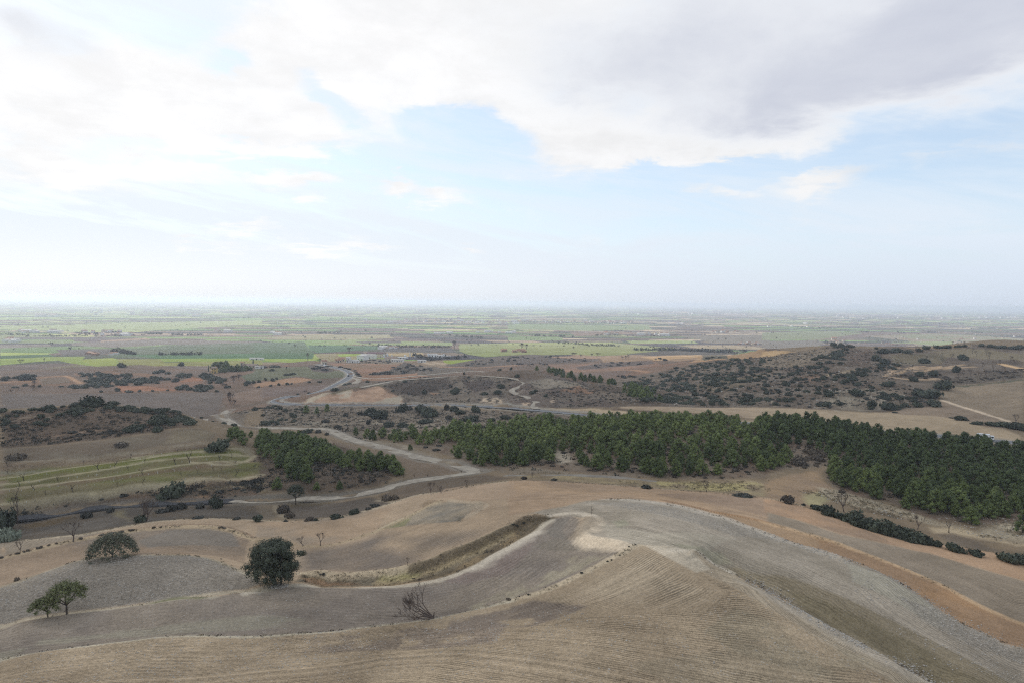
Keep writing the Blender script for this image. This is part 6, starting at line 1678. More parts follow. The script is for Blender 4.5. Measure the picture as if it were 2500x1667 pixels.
for poly, n in ((Q('A1', '640 780 800 760 1000 780 980 800 720 800'), 12), (Q('A1', '720 830 900 800 1150 790 1280 830 1250 870 1000 890 900 880 760 860'), 42), (Q('A1', '1350 760 1500 760 1500 790 1350 790'), 4),
                (Q('A1', '1280 820 1560 810 1600 840 1400 870 1260 860'), 10), (Q('A1', '1560 790 1700 780 1680 820 1560 810'), 5), (Q('A1', '1700 780 1850 770 2000 830 1960 870 1820 860 1820 810'), 16), (Q('A1', '1540 900 1600 890 1620 920 1560 920'), 3),
                (Q('A1', '1640 890 1880 880 1900 930 1760 930 1640 915'), 12), (Q('A1', '100 815 320 790 320 830 120 830'), 8), (Q('A1', '640 880 800 880 800 905 640 905'), 6), (Q('A1', '830 860 1010 860 1010 890 830 900'), 8)):
    for x, y in scatter(poly, n, int(poly[0][0]), 4.0, rmin=560, rmax=1700):
        s = RN.uniform(3.0, 5.2)
        o = put_mesh('round_tree', RN.choice(BUSH_OAK), (x, y, height(x, y) - .5), (s, s, s * RN.uniform(.9, 1.15)), RN.uniform(0, 6))
        tagged(o, 'dark round oak in the scattered woods between the ridge and the green plain', 'tree', GC)
GH = 'bushes of the hedges before the plain'
ROW_5 = ((603, 937, 18, 10), (620, 935, 10, 8), (633, 933, 10, 7), (648, 928, 7, 7), (666, 930, 12, 8), (676, 926, 8, 7), (631, 946, 8, 5), (661, 943, 8, 6), (681, 940, 9, 6), (701, 939, 10, 7), (712, 938, 6, 5), (755, 934, 10, 5), (780, 933, 14, 5), (700, 916, 20, 6), (715, 914, 16, 6), (665, 905, 14, 6),
                    (642, 897, 18, 6), (672, 896, 26, 6), (600, 941, 10, 5), (557, 946, 16, 7), (530, 956, 10, 6), (61, 942, 12, 6), (97, 944, 8, 6), (288, 954, 14, 9), (314, 957, 18, 6), (373, 955, 8, 5), (340, 956, 8, 6), (247, 957, 8, 5), (35, 946, 12, 4), (150, 944, 12, 4), (410, 953, 8, 4))
for u, v, w_, h in ROW_5:
    far_tree(u, v, w_, h, '%s from the left of the small hedge bushes left of the winding road' % rank(ROW_5, (u, v, w_, h)), GH, **MB)
ROW_6 = ((571, 935, 18, 18), (582, 926, 18, 12), (548, 948, 14, 12), (84, 945, 10, 14), (80, 950, 14, 9), (28, 957, 7, 6), (45, 951, 8, 6), (562, 985, 22, 26), (572, 990, 14, 14), (745, 958, 9, 6))
for u, v, w_, h in ROW_6:
    far_tree(u, v, w_, h, '%s from the left of the bare grey trees left of the winding road' % rank(ROW_6, (u, v, w_, h)), 'bare trees left of the winding road', 'bare', 'winter_tree', rmin=380, rmax=1700)
for u, v, w_, h, k_, l in ((509, 906, 4, 15, 'cypress', 'thin cypress left of the yellow house'), (618, 888, 5, 12, 'cypress', 'tall dark cypress beyond the tree group by the long roof'), (589, 898, 4, 9, 'cypress', 'small cypress at the right of the tree group'), (846, 884, 4, 11, 'cypress', 'single cypress left of the white farm house')):
    far_tree(u, v, w_, h, l, None, k_, **MB)
ROW_11 = ((525, 899, 18, 16), (538, 900, 18, 18), (550, 900, 16, 20), (553, 905, 18, 22), (565, 905, 18, 14), (574, 906, 16, 14), (583, 905, 16, 14), (541, 908, 16, 12), (601, 903, 16, 12), (592, 905, 14, 10), (610, 903, 12, 8), (532, 893, 14, 10), (580, 899, 10, 11))
for u, v, w_, h in ROW_11:
    far_tree(u, v, w_, h, '%s from the left of the pines grouped beside the yellow house' % rank(ROW_11, (u, v, w_, h)), 'tree group at the yellow house', 'pine', **MB)
for u, v, w_, h, l in ((751, 884, 6, 22, 'tall thin bare poplar beside the road at the plain edge'), (853, 862, 14, 14, 'pale bare tree on the dark green field'), (1110, 853, 14, 22, 'large bare plane tree beside a pale lane in the plain'), (1098, 830, 8, 14, 'slim grey poplar behind the plane tree'),
                       (1274, 852, 12, 14, 'reddish bare tree behind the roofless farm, left of a pair'), (1285, 853, 12, 13, 'greyish bare tree behind the roofless farm, right of a pair'), (780, 884, 14, 8, 'low bare tree beside the white hut'), (52, 888, 10, 10, 'bare grey tree on the yellow green field at the left'),
                       (108, 884, 4, 9, 'thin bare tree on the yellow green field'), (126, 846, 9, 9, 'round bare tree on the green fields at the left'), (1400, 853, 6, 8, 'faint bare tree on the wide yellow green field')):
    far_tree(u, v, w_, h, l, None, 'bare', 'winter_tree', rmin=900, rmax=9000)
for i in range(10):
    far_tree(275 + i * 4.5, 862 + (i % 3), 5, 14 - abs(i - 3) * 1.2, ordinal(i + 1) + ' grey poplar from the left in the row by the ploughed field', 'poplar row in the plain', 'bare', 'winter_tree', rmin=900, rmax=9000)
far_tree(1461, 868, 14, 7, 'low round bare tree at the edge of the red fields', None, 'bare', 'winter_tree', rmin=600, rmax=5000)
for u, v in ((1398, 868), (1404, 868), (1418, 872), (1445, 870), (1534, 874), (1520, 877), (1528, 876)):
    far_tree(u, v, 8, 8, 'small bare tree on the rim of the dark low hill', 'bare trees on the low dark hill', 'bare', 'winter_tree', rmin=600, rmax=5000)
for poly, n, rr_ in ((Q('A2', '960 650 1050 640 1190 645 1230 680 1000 685 930 680'), 16, (650, 1500)), (Q('A2', '1020 775 1210 750 1240 780 1060 785'), 14, (650, 1400)), (Q('A2', '1220 720 1340 680 1470 710 1450 760 1280 780 1220 760'), 22, (650, 1500)),
                     (Q('A2', '1460 700 1600 720 1580 750 1480 745'), 8, (650, 1500)), (Q('A3', '20 690 350 680 350 695 60 700'), 10, (650, 1500)), (Q('A3', '1310 640 1410 640 1420 660 1320 660'), 6, (650, 1700)), (Q('A3', '1740 625 1960 615 1960 640 1760 645'), 12, (700, 2000)),
                     (Q('A2', '480 710 700 700 720 740 560 750'), 12, (650, 1400)), (Q('A3', '600 715 850 675 1280 668 1240 690 900 715'), 14, (650, 1500)), (Q('A2', '1750 700 2000 650 2334 620 2334 680 1900 705'), 22, (700, 1700)), (Q('A3', '0 620 350 610 780 635 760 660 350 675'), 26, (700, 1700)), (Q('A3', '900 800 1180 780 1200 800 960 820'), 6, (600, 1400)),
                     (Q('A2', '700 705 900 740 940 800 960 830 900 760'), 10, (650, 1400))):
    for x, y in scatter(poly, n, int(poly[0][0] + poly[0][1]), 3.0, rmin=rr_[0], rmax=rr_[1]):
        s = RN.uniform(1.8, 3.6)
        o = put_mesh('scrub_bush', RN.choice(BUSH_SCRUB), (x, y, height(x, y) - .3), (s, s, s * RN.uniform(.8, 1.2)), RN.uniform(0, 6))
        tagged(o, 'dark scrub bush in the thickets of the red country before the plain', 'bush', 'thickets of the red country')

# ------------------------------------------------------------------ ground cover and stones nobody could count
def cover(polys, seed, m, name, n, wx, h, size, nb=9, dens=None):
    r = np.random.RandomState(seed); M_ = Mass()
    for poly, cnt, k in polys:
        pw = hits(poly, **k); x0, y0 = pw.min(axis=0); x1, y1 = pw.max(axis=0)
        X = r.uniform(x0, x1, cnt * 4); Y = r.uniform(y0, y1, cnt * 4)
        ok = inpoly(X, Y, pw); X = X[ok][:cnt]; Y = Y[ok][:cnt]
        nn = fbm(X, Y, 9.0, 3, seed); ok = nn > .40; X = X[ok]; Y = Y[ok]
        for x, y in zip(X, Y):
            if not clear_of_roads(x, y, .6):
                continue
            s = r.uniform(.6, 1.5)
            v, f, t = blades(r, nb, wx * s, h * s, size * s)
            M_.add(v + np.array([x, y, height(x, y) - .03]), f, t)
    return M_.build(name, m)
SLOPE_ = Q('A1', '2040 1100 2334 1010 2334 1230 2150 1220') + Q('A2', '0 1010 200 1050 700 1070 1300 1070 2334 1115') + Q('A3', '0 1095 600 1130 1100 1190 1060 1240 400 1290 0 1240') + Q('A2', '2334 1250 1800 1270 1400 1290 900 1390 700 1280 500 1240 0 1240')
HILLF = Q('A3', '1000 1040 1200 830 1500 730 2060 650') + Q('A4', '340 590 640 540 1000 560 1400 700 1100 860 1500 900 1550 1050 1000 1090 0 1060')
MIDH = Q('A2', '950 850 1500 800 2334 800 2334 1050 1380 1030 1200 900') + Q('A3', '560 830 1000 900 1180 1030 900 1070 0 1060')
LEFTR = Q('B1', '0 220 400 200 760 120 1100 180 1700 260 1560 340 1000 430 600 470 0 520')
BANKS = Q('B1', '0 1060 640 990 1300 900 2334 790 2334 960 1400 1000 800 1040 0 1170')
WOODF = Q('B4', '0 600 600 680 1000 900 1500 1130 2334 1130 2334 480 900 380 0 330')
LONGF = Q('B3', '0 330 1500 290 2334 330 2334 800 1200 790 0 720')
GROVE = Q('B2', '0 560 400 560 900 700 1280 720 1250 830 800 920 0 950')
CLEAR = Q('B4', '300 900 640 900 1100 1010 1500 1140 2334 1130 2334 1390 1450 1200 800 1060')
HOLL = Q('B3', '0 740 600 755 1300 810 2334 810 2334 950 1200 860 0 795')
GUL = [(735, 1401)] + UP_BANK + P('1344 1266 1260 1322 1168 1374 1059 1415 935 1430 823 1431 720 1420')
cover([(SLOPE_, 2600, dict(rmin=230, rmax=540)), (MIDH, 1500, dict(rmin=400, rmax=720)), (HILLF, 3600, dict(rmin=380, rmax=1000)), (LEFTR, 900, dict(rmin=220, rmax=420)), (BANKS, 700, dict(rmin=170, rmax=330)),
       (WOODF, 900, dict(rmin=140, rmax=330)), (LONGF, 700, dict(rmin=170, rmax=360)), (GROVE, 500, dict(rmin=190, rmax=420))], 5, SCRUB, 'low_scrub', 0, .8, .55, .34, 12)
cover([(SLOPE_, 1800, dict(rmin=230, rmax=540)), (HILLF, 1500, dict(rmin=380, rmax=1000)), (LEFTR, 500, dict(rmin=220, rmax=420)), (BANKS, 600, dict(rmin=170, rmax=330)), (CLEAR, 900, dict(rmin=110, rmax=260)), (HOLL, 900, dict(rmin=140, rmax=300)),
       (GUL, 70, dict(rmin=80, rmax=215)), (WOODF, 700, dict(rmin=140, rmax=330)), (GROVE, 500, dict(rmin=190, rmax=420))], 6, TUFT, 'dry_grass', 0, .35, .30, .16, 10)
cover([(GUL, 70, dict(rmin=80, rmax=215)), (BANKS, 500, dict(rmin=170, rmax=330))], 8, DRY, 'brown_weeds', 0, .35, .28, .15, 10)

def verge(lines, seed, m, name, wx, h, size, nb=8):
    """weeds and dry grass along the edges between fields"""
    r = np.random.RandomState(seed); M_ = Mass()
    for ln, cnt, spread, k in lines:
        L = resample(smooth_line(hits(ln, **k), 2), .4)
        n = fbm(L[:, 0], L[:, 1], 7.0, 3, seed); ok = np.nonzero(n > .40)[0]
        for i in (r.choice(ok, min(cnt, int(len(ok) * .8))) if len(ok) else ()):
            x, y = L[i] + r.normal(size=2) * spread; s = r.uniform(.4, 1.5)
            v, f, t = blades(r, nb, wx * s, h * s, size * s); M_.add(v + np.array([x, y, height(x, y) - .02]), f, t)
    return M_.build(name, m)
_K = dict(rmin=66, rmax=215)
verge([(LOW_LEFT, 420, .30, _K), (SPUR_EDGE, 260, .30, _K), (TREE_BANK, 260, .30, _K), (BANK_A, 420, .45, _K), (HILL_EDGE, 800, .5, _K), (ORANGE_TOP, 240, .35, _K), (RIDGE_R, 300, .5, _K), (UP_BANK, 420, .4, _K), (MIDLINE, 160, .4, _K), (DOME, 300, .35, _K), (SILVER, 260, .5, _K),
       (Q('B1', '0 1060 300 1035 640 980 1000 935 1300 890'), 200, .6, dict(rmin=170, rmax=330)), (Q('B1', '0 720 400 690 800 650 1240 575 1900 500'), 200, .6, dict(rmin=190, rmax=400))], 21, TUFT, 'verge_grass', .24, .22, .11)
verge([(LOW_LEFT, 90, .25, _K), (SPUR_EDGE, 120, .25, _K), (BANK_A, 160, .35, _K), (HILL_EDGE, 300, .5, _K), (UP_BANK, 160, .4, _K), (RIDGE_R, 90, .4, _K), (SILVER, 90, .5, _K), (DOME, 90, .3, _K)], 23, DRY, 'verge_weeds', .26, .26, .12)

def stones(polys, seed, name, m):
    r = np.random.RandomState(seed); M_ = Mass()
    bv = np.array([(1, 0, 0), (-1, 0, 0), (0, 1, 0), (0, -1, 0), (0, 0, 1), (0, 0, -1)], float)
    bf = np.array([(0, 2, 4), (2, 1, 4), (1, 3, 4), (3, 0, 4), (2, 0, 5), (1, 2, 5), (3, 1, 5), (0, 3, 5)])
    for poly, cnt, s0, k in polys:
        if isinstance(poly, tuple):
            L = resample(smooth_line(hits(poly[0], **k), 2), .5); idx = r.randint(0, len(L), cnt)
            X = L[idx, 0] + r.normal(size=cnt) * poly[1]; Y = L[idx, 1] + r.normal(size=cnt) * poly[1]
        else:
            pw = hits(poly, **k); x0, y0 = pw.min(axis=0); x1, y1 = pw.max(axis=0)
            X = r.uniform(x0, x1, cnt * 4); Y = r.uniform(y0, y1, cnt * 4)
            ok = inpoly(X, Y, pw); X = X[ok][:cnt]; Y = Y[ok][:cnt]
            ok = fbm(X, Y, 5.0, 3, seed) > .42; X = X[ok]; Y = Y[ok]
        for x, y in zip(X, Y):
            s = s0 * (.5 + r.rand() ** 3 * 1.8)
            v = bv * (s * (.6 + .8 * r.rand(6, 1))) * np.array([1, 1, .6])
            M_.add(v + np.array([x, y, height(x, y) + s * .12]), bf, np.full(6, r.rand()))
    return M_.build(name, m)
KK = dict(rmin=66, rmax=215)
stones([(P('0 1640 0 1615 415 1560 867 1538 1127 1500 1400 1480 1500 1540 1200 1580 600 1640 0 1667'), 3000, .065, KK), (P('0 1667 600 1600 1500 1500 2000 1550 2300 1690 1000 1690 0 1690'), 2600, .060, KK),
        (DOME + P('600 1440 384 1467 164 1495 0 1525'), 3000, .075, KK), (P('2060 1380 2271 1480 2500 1600 2500 1667 2330 1640 2100 1480'), 1600, .075, KK), ((RIDGE_R[4:], 1.1), 3000, .095, KK),
        (P('700 1440 935 1440 1168 1385 1300 1400 1127 1480 812 1530 620 1545 300 1560 300 1500'), 1500, .06, KK), ((LOW_LEFT, .35), 500, .07, KK), ((SILVER[5:], 1.6), 2200, .085, KK), (P('1487 1222 1744 1262 1900 1320 1740 1290 1500 1240'), 700, .08, KK),
        (CLEAR, 900, .14, dict(rmin=110, rmax=260)), (SLOPE_, 1500, .28, dict(rmin=230, rmax=540)), (HILLF, 2200, .38, dict(rmin=380, rmax=1000)),
        (Q('C2', '120 720 170 690 300 680 300 710 230 730'), 260, .16, KK)], 3, 'field_stones', ROCK)

# ------------------------------------------------------------------ buildings, vehicles
def flat_mat(name, col, rough=.8, var=.12, scale=.8):
    return simple_mat(name, col, rough, var=var, scale=scale)
M_WHITE = flat_mat('whitewash', (.74, .72, .68)); M_CREAM = flat_mat('cream_render', (.58, .50, .38)); M_YELLOW = flat_mat('yellow_render', (.52, .37, .14))
M_TILE = flat_mat('roof_tiles', (.36, .20, .13), var=.3); M_BROWNROOF = flat_mat('old_tiles', (.27, .20, .16), var=.3); M_MAROON = flat_mat('maroon_sheet', (.14, .08, .09)); M_GREYROOF = flat_mat('fibre_cement', (.48, .46, .43))
M_DARK = flat_mat('dark_opening', (.03, .03, .035), .4); M_BRICKW = flat_mat('brick_wall', (.34, .20, .14), var=.3); M_METAL = flat_mat('tank_metal', (.66, .68, .69), .45); M_GLASS = flat_mat('window_glass', (.05, .06, .07), .15)
M_TYRE = flat_mat('tyre_rubber', (.02, .02, .02), .9); M_TRUCKW = flat_mat('white_panel', (.72, .74, .76), .5, .06); M_CAR = flat_mat('dark_car_paint', (.03, .04, .06), .25); M_RIM = flat_mat('rim_metal', (.4, .4, .42), .4)

def box_data(x0, x1, y0, y1, z0, z1):
    v = [(x0, y0, z0), (x1, y0, z0), (x1, y1, z0), (x0, y1, z0), (x0, y0, z1), (x1, y0, z1), (x1, y1, z1), (x0, y1, z1)]
    return v, [(3, 2, 1, 0), (4, 5, 6, 7), (0, 1, 5, 4), (1, 2, 6, 5), (2, 3, 7, 6), (3, 0, 4, 7)]
def box(name, b, m, parent, bevel=0):
    v, f = box_data(*b)
    o = mesh_obj(name, v, f, m, parent)
    if bevel:
        md = o.modifiers.new('b', 'BEVEL'); md.width = bevel; md.segments = 2
    return o
def gable(name, w_, d, z0, rise, over, m, parent, thick=.25, ox=0, oy=0):
    a, b = w_ / 2 + over, d / 2 + over
    v = [(-a + ox, -b + oy, z0), (a + ox, -b + oy, z0), (a + ox, b + oy, z0), (-a + ox, b + oy, z0), (-a + ox, oy, z0 + rise), (a + ox, oy, z0 + rise)]
    v += [(x, y, z + thick) for x, y, z in v]
    f = [(0, 4, 5, 1), (3, 2, 5, 4), (6, 7, 11, 10), (9, 10, 11, 8), (0, 1, 7, 6), (2, 3, 9, 8), (1, 5, 11, 7), (5, 2, 8, 11), (4, 0, 6, 10), (3, 4, 10, 9)]
    return mesh_obj(name, v, f, m, parent)
def walls(name, w_, d, h, rise, m, parent, ox=0, oy=0):
    a, b = w_ / 2, d / 2
    v = [(-a + ox, -b + oy, -1), (a + ox, -b + oy, -1), (a + ox, b + oy, -1), (-a + ox, b + oy, -1), (-a + ox, -b + oy, h), (a + ox, -b + oy, h), (a + ox, b + oy, h), (-a + ox, b + oy, h), (-a + ox, oy, h + rise), (a + ox, oy, h + rise)]
    f = [(0, 1, 5, 4), (2, 3, 7, 6), (1, 2, 6, 9, 5), (3, 0, 4, 8, 7)]
    return mesh_obj(name, v, f, m, parent)
def building(u, v, w_, d, h, rise, rz, mw, mr, label, cat='building', name='farm_building', wins=3, door=True, storeys=1, chimney=False, flat=False, off=0, **k):
    x, y, z = at(u, v, **k)
    e = bpy.data.objects.new(name, None); COL.objects.link(e); e.location = (x, y, z); e.rotation_euler = (0, 0, R(rz))
    tagged(e, label, cat)
    if flat:
        box('wall', (-w_ / 2, w_ / 2, -d / 2, d / 2, -1, h), mw, e)
        box('roof', (-w_ / 2 - .2, w_ / 2 + .2, -d / 2 - .2, d / 2 + .2, h, h + .35), mr, e)
    else:
        walls('wall', w_, d, h, rise, mw, e)
        rf = gable('roof', w_, d, h - .1, rise + .12, .45, mr, e)
        if chimney:
            box('chimney', (w_ * .2, w_ * .2 + .8, -.4, .4, h + rise * .5, h + rise + 1.2), mw, rf)
    for s in range(storeys):
        for i in range(wins):
            xx = -w_ / 2 + w_ * (i + .5) / wins
            if door and s == 0 and i == wins // 2:
                box('door', (xx - .8, xx + .8, -d / 2 - .06, -d / 2 + .1, 0, 2.4), M_DARK, e)
            else:
                wo = box('window', (xx - .6, xx + .6, -d / 2 - .05, -d / 2 + .1, 1.1 + 3 * s, 2.5 + 3 * s), M_GLASS, e)
                box('sill', (xx - .75, xx + .75, -d / 2 - .2, -d / 2 + .05, .95 + 3 * s, 1.08 + 3 * s), mw, wo)
    return e
BK = dict(rmin=650, rmax=2200)
building(524, 910, 5.5, 6, 6.2, 1.2, 8, M_YELLOW, M_BROWNROOF, 'tall narrow yellow house in front of the dark tree group', 'house', 'house', 2, True, 2, True, **BK)
building(610, 897, 20, 9, 3.2, 1.7, -8, M_CREAM, M_BROWNROOF, 'long house with a brown tiled roof right of the tree group', 'house', 'house', 4, **BK)
building(592, 897, 4, 4, 6.5, .8, 0, M_CREAM, M_TILE, 'slim cream turret among the trees beside the long house', 'tower', 'tower', 1, False, 2, **BK)
building(700, 898, 5, 4, 2.4, .8, 10, M_CREAM, M_TILE, 'tiny pale hut at the hedge between two green fields', 'hut', 'hut', 1, True, **BK)
building(634, 899, 10, 4, 2.2, .5, 5, M_WHITE, M_GREYROOF, 'low white shed right of the long house', 'shed', 'shed', 2, True, **BK)
building(627, 878, 20, 6, 2.6, .8, 5, M_WHITE, M_GREYROOF, 'white shed beyond the dark cypress in the yellow field', 'shed', 'shed', 3, True, **BK)
building(791, 889, 7, 6, 4.6, 1.4, 30, M_CREAM, M_TILE, 'small pale house with a red roof where the road leaves the hill', 'house', 'house', 2, True, 1, True, **BK)
building(826, 884, 9, 6, 3.2, 1.5, 15, M_CREAM, M_TILE, 'cream cottage with orange roof left of the single cypress', 'house', 'house', 3, **BK)
building(834, 881, 9, 7, 3.8, 1.6, 15, M_CREAM, M_TILE, 'second orange roofed cottage just right of the cream one', 'house', 'house', 2, **BK)
building(851, 885, 5, 6, 7.0, 1.0, -5, M_WHITE, M_GREYROOF, 'tall narrow white gabled farm house right of the cypress', 'house', 'house', 2, True, 2, **BK)
building(862, 885, 17, 6, 3.6, .8, -5, M_WHITE, M_GREYROOF, 'low white wing with several doors beside the tall white house', 'building', 'farm_building', 5, True, **BK)
building(886, 878, 12, 16, 7.0, .5, -20, M_WHITE, M_GREYROOF, 'biggest white block of the farm works behind the scrubby knoll', 'warehouse', 'warehouse', 2, True, 1, flat=True, **BK)
building(900, 874, 24, 12, 5.4, 1.0, -6, M_WHITE, M_GREYROOF, 'long white hall joined to the right of the biggest white block', 'warehouse', 'warehouse', 4, **BK)
building(918, 872, 28, 14, 6.4, 2.2, -10, M_CREAM, M_MAROON, 'hall with a dark maroon roof behind the white hall', 'warehouse', 'warehouse', 4, **BK)
building(956, 880, 17, 12, 4.0, 2.0, -20, M_CREAM, M_BROWNROOF, 'barn with a pinkish roof right of the knoll', 'barn', 'barn', 3, **BK)
building(971, 883, 17, 6, 3.2, .8, -8, M_WHITE, M_GREYROOF, 'low white row of stalls right of the pinkish barn', 'shed', 'shed', 5, **BK)
building(975, 876, 22, 8, 2.6, .8, -5, M_WHITE, M_GREYROOF, 'long low pale shed behind the white stalls', 'shed', 'shed', 4, **BK)
building(1030, 884, 12, 6, 2.6, .8, 5, M_WHITE, M_GREYROOF, 'white shed beside the works yard at the right', 'shed', 'shed', 3, **BK)
for i, (u, v, w_, h) in enumerate(((1056, 870, 16, 4), (1075, 871, 14, 3), (1092, 873, 10, 3))):
    building(u, v, w_, 7, h, .8, 4, M_WHITE, M_GREYROOF, ('left', 'middle', 'right')[i] + 'most of three pale sheds beyond the works yard', 'shed', 'shed', 3, **BK)

def tank_mesh():
    bm = bmesh.new()
    bmesh.ops.create_cone(bm, cap_ends=True, segments=14, radius1=1, radius2=1, depth=2.0, matrix=Matrix.Translation((0, 0, 1.6)))
    bmesh.ops.create_uvsphere(bm, u_segments=14, v_segments=6, radius=1.0, matrix=Matrix.Translation((0, 0, 2.6)) @ Matrix.Diagonal((1, 1, .35, 1)))
    for a in range(4):
        t = a * math.pi / 2 + .4
        bmesh.ops.create_cone(bm, cap_ends=True, segments=5, radius1=.07, radius2=.07, depth=1.2, matrix=Matrix.Translation((.8 * math.cos(t), .8 * math.sin(t), .1)))
    me = bpy.data.meshes.new('tank'); bm.to_mesh(me); bm.free(); me.materials.append(M_METAL); return me
TANK = tank_mesh()
TANKS = ((916, 870, 1.9, 2.2), (938, 874, 1.3, 2.0), (946, 873, 1.2, 2.4), (957, 871, .9, 1.4), (989, 874, 1.6, 1.8), (994, 876, 1.7, 1.4), (1001, 872, .9, 2.6), (1013, 873, .7, 1.2), (1046, 871, 1.5, 2.0), (1053, 873, 1.4, 1.3), (1060, 873, 1.4, 1.4), (1083, 871, 1.5, 1.8))
for u, v, r_, sz in TANKS:
    x, y, z = at(u, v, **BK)
    tagged(put_mesh('storage_tank', TANK, (x, y, z), (r_, r_, sz)), rank(TANKS, (u, v, r_, sz)) + ' from the left of the pale storage tanks at the farm works', 'tank', 'storage tanks of the farm works')

# village houses: four shapes shared by all
def house_mesh(w_, d, h, rise, mw, mr, nm):
    v = []; f = []; mi = []
    def add(vv, ff, m):
        n = len(v); v.extend(vv); f.extend([tuple(a + n for a in q) for q in ff]); mi.extend([m] * len(ff))
    a, b = w_ / 2, d / 2
    add([(-a, -b, -1), (a, -b, -1), (a, b, -1), (-a, b, -1), (-a, -b, h), (a, -b, h), (a, b, h), (-a, b, h), (-a, 0, h + rise), (a, 0, h + rise)], [(0, 1, 5, 4), (2, 3, 7, 6), (1, 2, 6, 9, 5), (3, 0, 4, 8, 7)], 0)
    a += .4; b += .4
    add([(-a, -b, h - .1), (a, -b, h - .1), (a, b, h - .1), (-a, b, h - .1), (-a, 0, h + rise + .1), (a, 0, h + rise + .1)], [(0, 1, 5, 4), (2, 3, 4, 5)], 1)
    for i in range(3):
        xx = -w_ / 2 + w_ * (i + .5) / 3
        add([(xx - .6, -d / 2 - .04, 1), (xx + .6, -d / 2 - .04, 1), (xx + .6, -d / 2 - .04, 2.4), (xx - .6, -d / 2 - .04, 2.4)], [(0, 1, 2, 3)], 2)
    me = bpy.data.meshes.new(nm); me.from_pydata(v, [], f)
    for m in (mw, mr, M_GLASS):
        me.materials.append(m)
    me.polygons.foreach_set('material_index', mi); return me
HOUSES = [house_mesh(10, 8, 5.5, 2, M_WHITE, M_TILE, 'house'), house_mesh(14, 9, 4, 2, M_CREAM, M_BROWNROOF, 'house'), house_mesh(9, 9, 6.5, 2, M_CREAM, M_TILE, 'house'), house_mesh(22, 11, 5, 1.6, M_WHITE, M_GREYROOF, 'house'), house_mesh(11, 8, 3.4, 1.4, M_BRICKW, M_TILE, 'house')]
RH = random.Random(4)
def hamlet(pts, label, group, kinds=(0, 1, 2, 3), sc=(0.8, 1.2), cat='house', name='house', **k):
    for u, v in pts:
        x, y = hit(u, v, rmin=900, rmax=70000)
        o = put_mesh(name, HOUSES[RH.choice(kinds)], (x, y, height(x, y)), RH.uniform(*sc), RH.uniform(-.5, .5) + (1.57 if RH.random() < .3 else 0))
        tagged(o, label, cat, group)
V = []
for i in range(118):
    t = RH.random(); u = 985 + 575 * t
    c = 784 + 5.5 * t
    V.append((u, c + RH.gauss(0, 2.0) * (1.5 if t < .55 else .8)))
hamlet(V, 'house in the long village strung across the plain', 'houses of the long village', sc=(.8, 1.35))
hamlet([(1402, 787)], 'village church with its pale tower rising over the roofs', None, (2,), (1.4, 1.4), 'church', 'church')
def cl(u0, u1, v0, v1, n): return [(RH.uniform(u0, u1), RH.uniform(v0, v1)) for _ in range(n)]
hamlet(cl(1648, 1690, 788, 792, 7), 'pale building of the hamlet right of the long village', 'hamlet right of the village')
hamlet(cl(1740, 1806, 810, 814, 12), 'pale house of the hamlet in the middle of the brown plain', 'hamlet in the brown plain', (0, 1, 4))
hamlet(cl(1790, 1850, 838, 842, 10), 'small house of the hamlet nearest to the right hill', 'hamlet near the right hill', (0, 1, 4), (.6, .9))
hamlet(cl(1470, 1510, 816, 819, 6) + cl(1550, 1640, 817, 821, 11), 'pale farm roof in the loose row below the long village', 'farm row below the village')
hamlet(cl(2025, 2062, 832, 838, 10), 'cream house of the hill hamlet behind the right summit', 'hamlet behind the summit', (0, 1, 2), (.6, .85))
hamlet([(2036, 834)], 'tall cream church of the hamlet behind the right summit', None, (2,), (1.5, 1.5), 'church', 'church')
hamlet(cl(2080, 2200, 836, 842, 8), 'low wall and shed in the fields behind the right hill', 'sheds behind the right hill', (4, 1), (.35, .6))
hamlet(cl(0, 40, 832, 835, 5) + [(18, 834), (34, 835)], 'white farm building at the left edge of the plain', 'farm at the left edge', (0, 3))
hamlet(cl(50, 165, 808, 814, 14) + cl(180, 330, 808, 821, 14), 'pale farm building in the scattered farms at the left of the plain', 'farms at the left of the plain', (0, 3, 1))
hamlet(cl(212, 254, 861, 867, 7), 'reddish brown farm building by the poplar row', 'reddish farm by the poplars', (4,), (.6, .9))
hamlet(cl(270, 288, 864, 867, 3), 'pale hut under the poplar row', 'huts under the poplars', (0,), (.5, .7))
hamlet(cl(666, 705, 814, 819, 5) + cl(500, 560, 806, 812, 5), 'cream farm in the middle left of the plain', 'farms middle left')
hamlet(cl(921, 970, 849, 852, 8), 'white farm at the edge of the dark ploughed field', 'farm by the dark field', (0, 3, 1), (.6, .9))
hamlet(cl(1224, 1290, 856, 861, 8), 'reddish ruined farm walls in the wide yellow green field', 'ruined farm in the green field', (4,), (.7, 1.0))
hamlet(cl(1160, 1260, 811, 815, 9) + cl(1060, 1100, 812, 818, 3), 'pale greenhouse or shed in the fields below the village', 'sheds below the village', (3,), (.6, 1.0))
hamlet(cl(820, 900, 779, 784, 6) + cl(940, 975, 786, 789, 4), 'far white roof left of the long village', 'far roofs left of the village')
hamlet(cl(2150, 2500, 800, 830, 20), 'small white farm far off in the plain at the right', 'farms at the right of the plain', (0, 1, 4), (.45, .75))
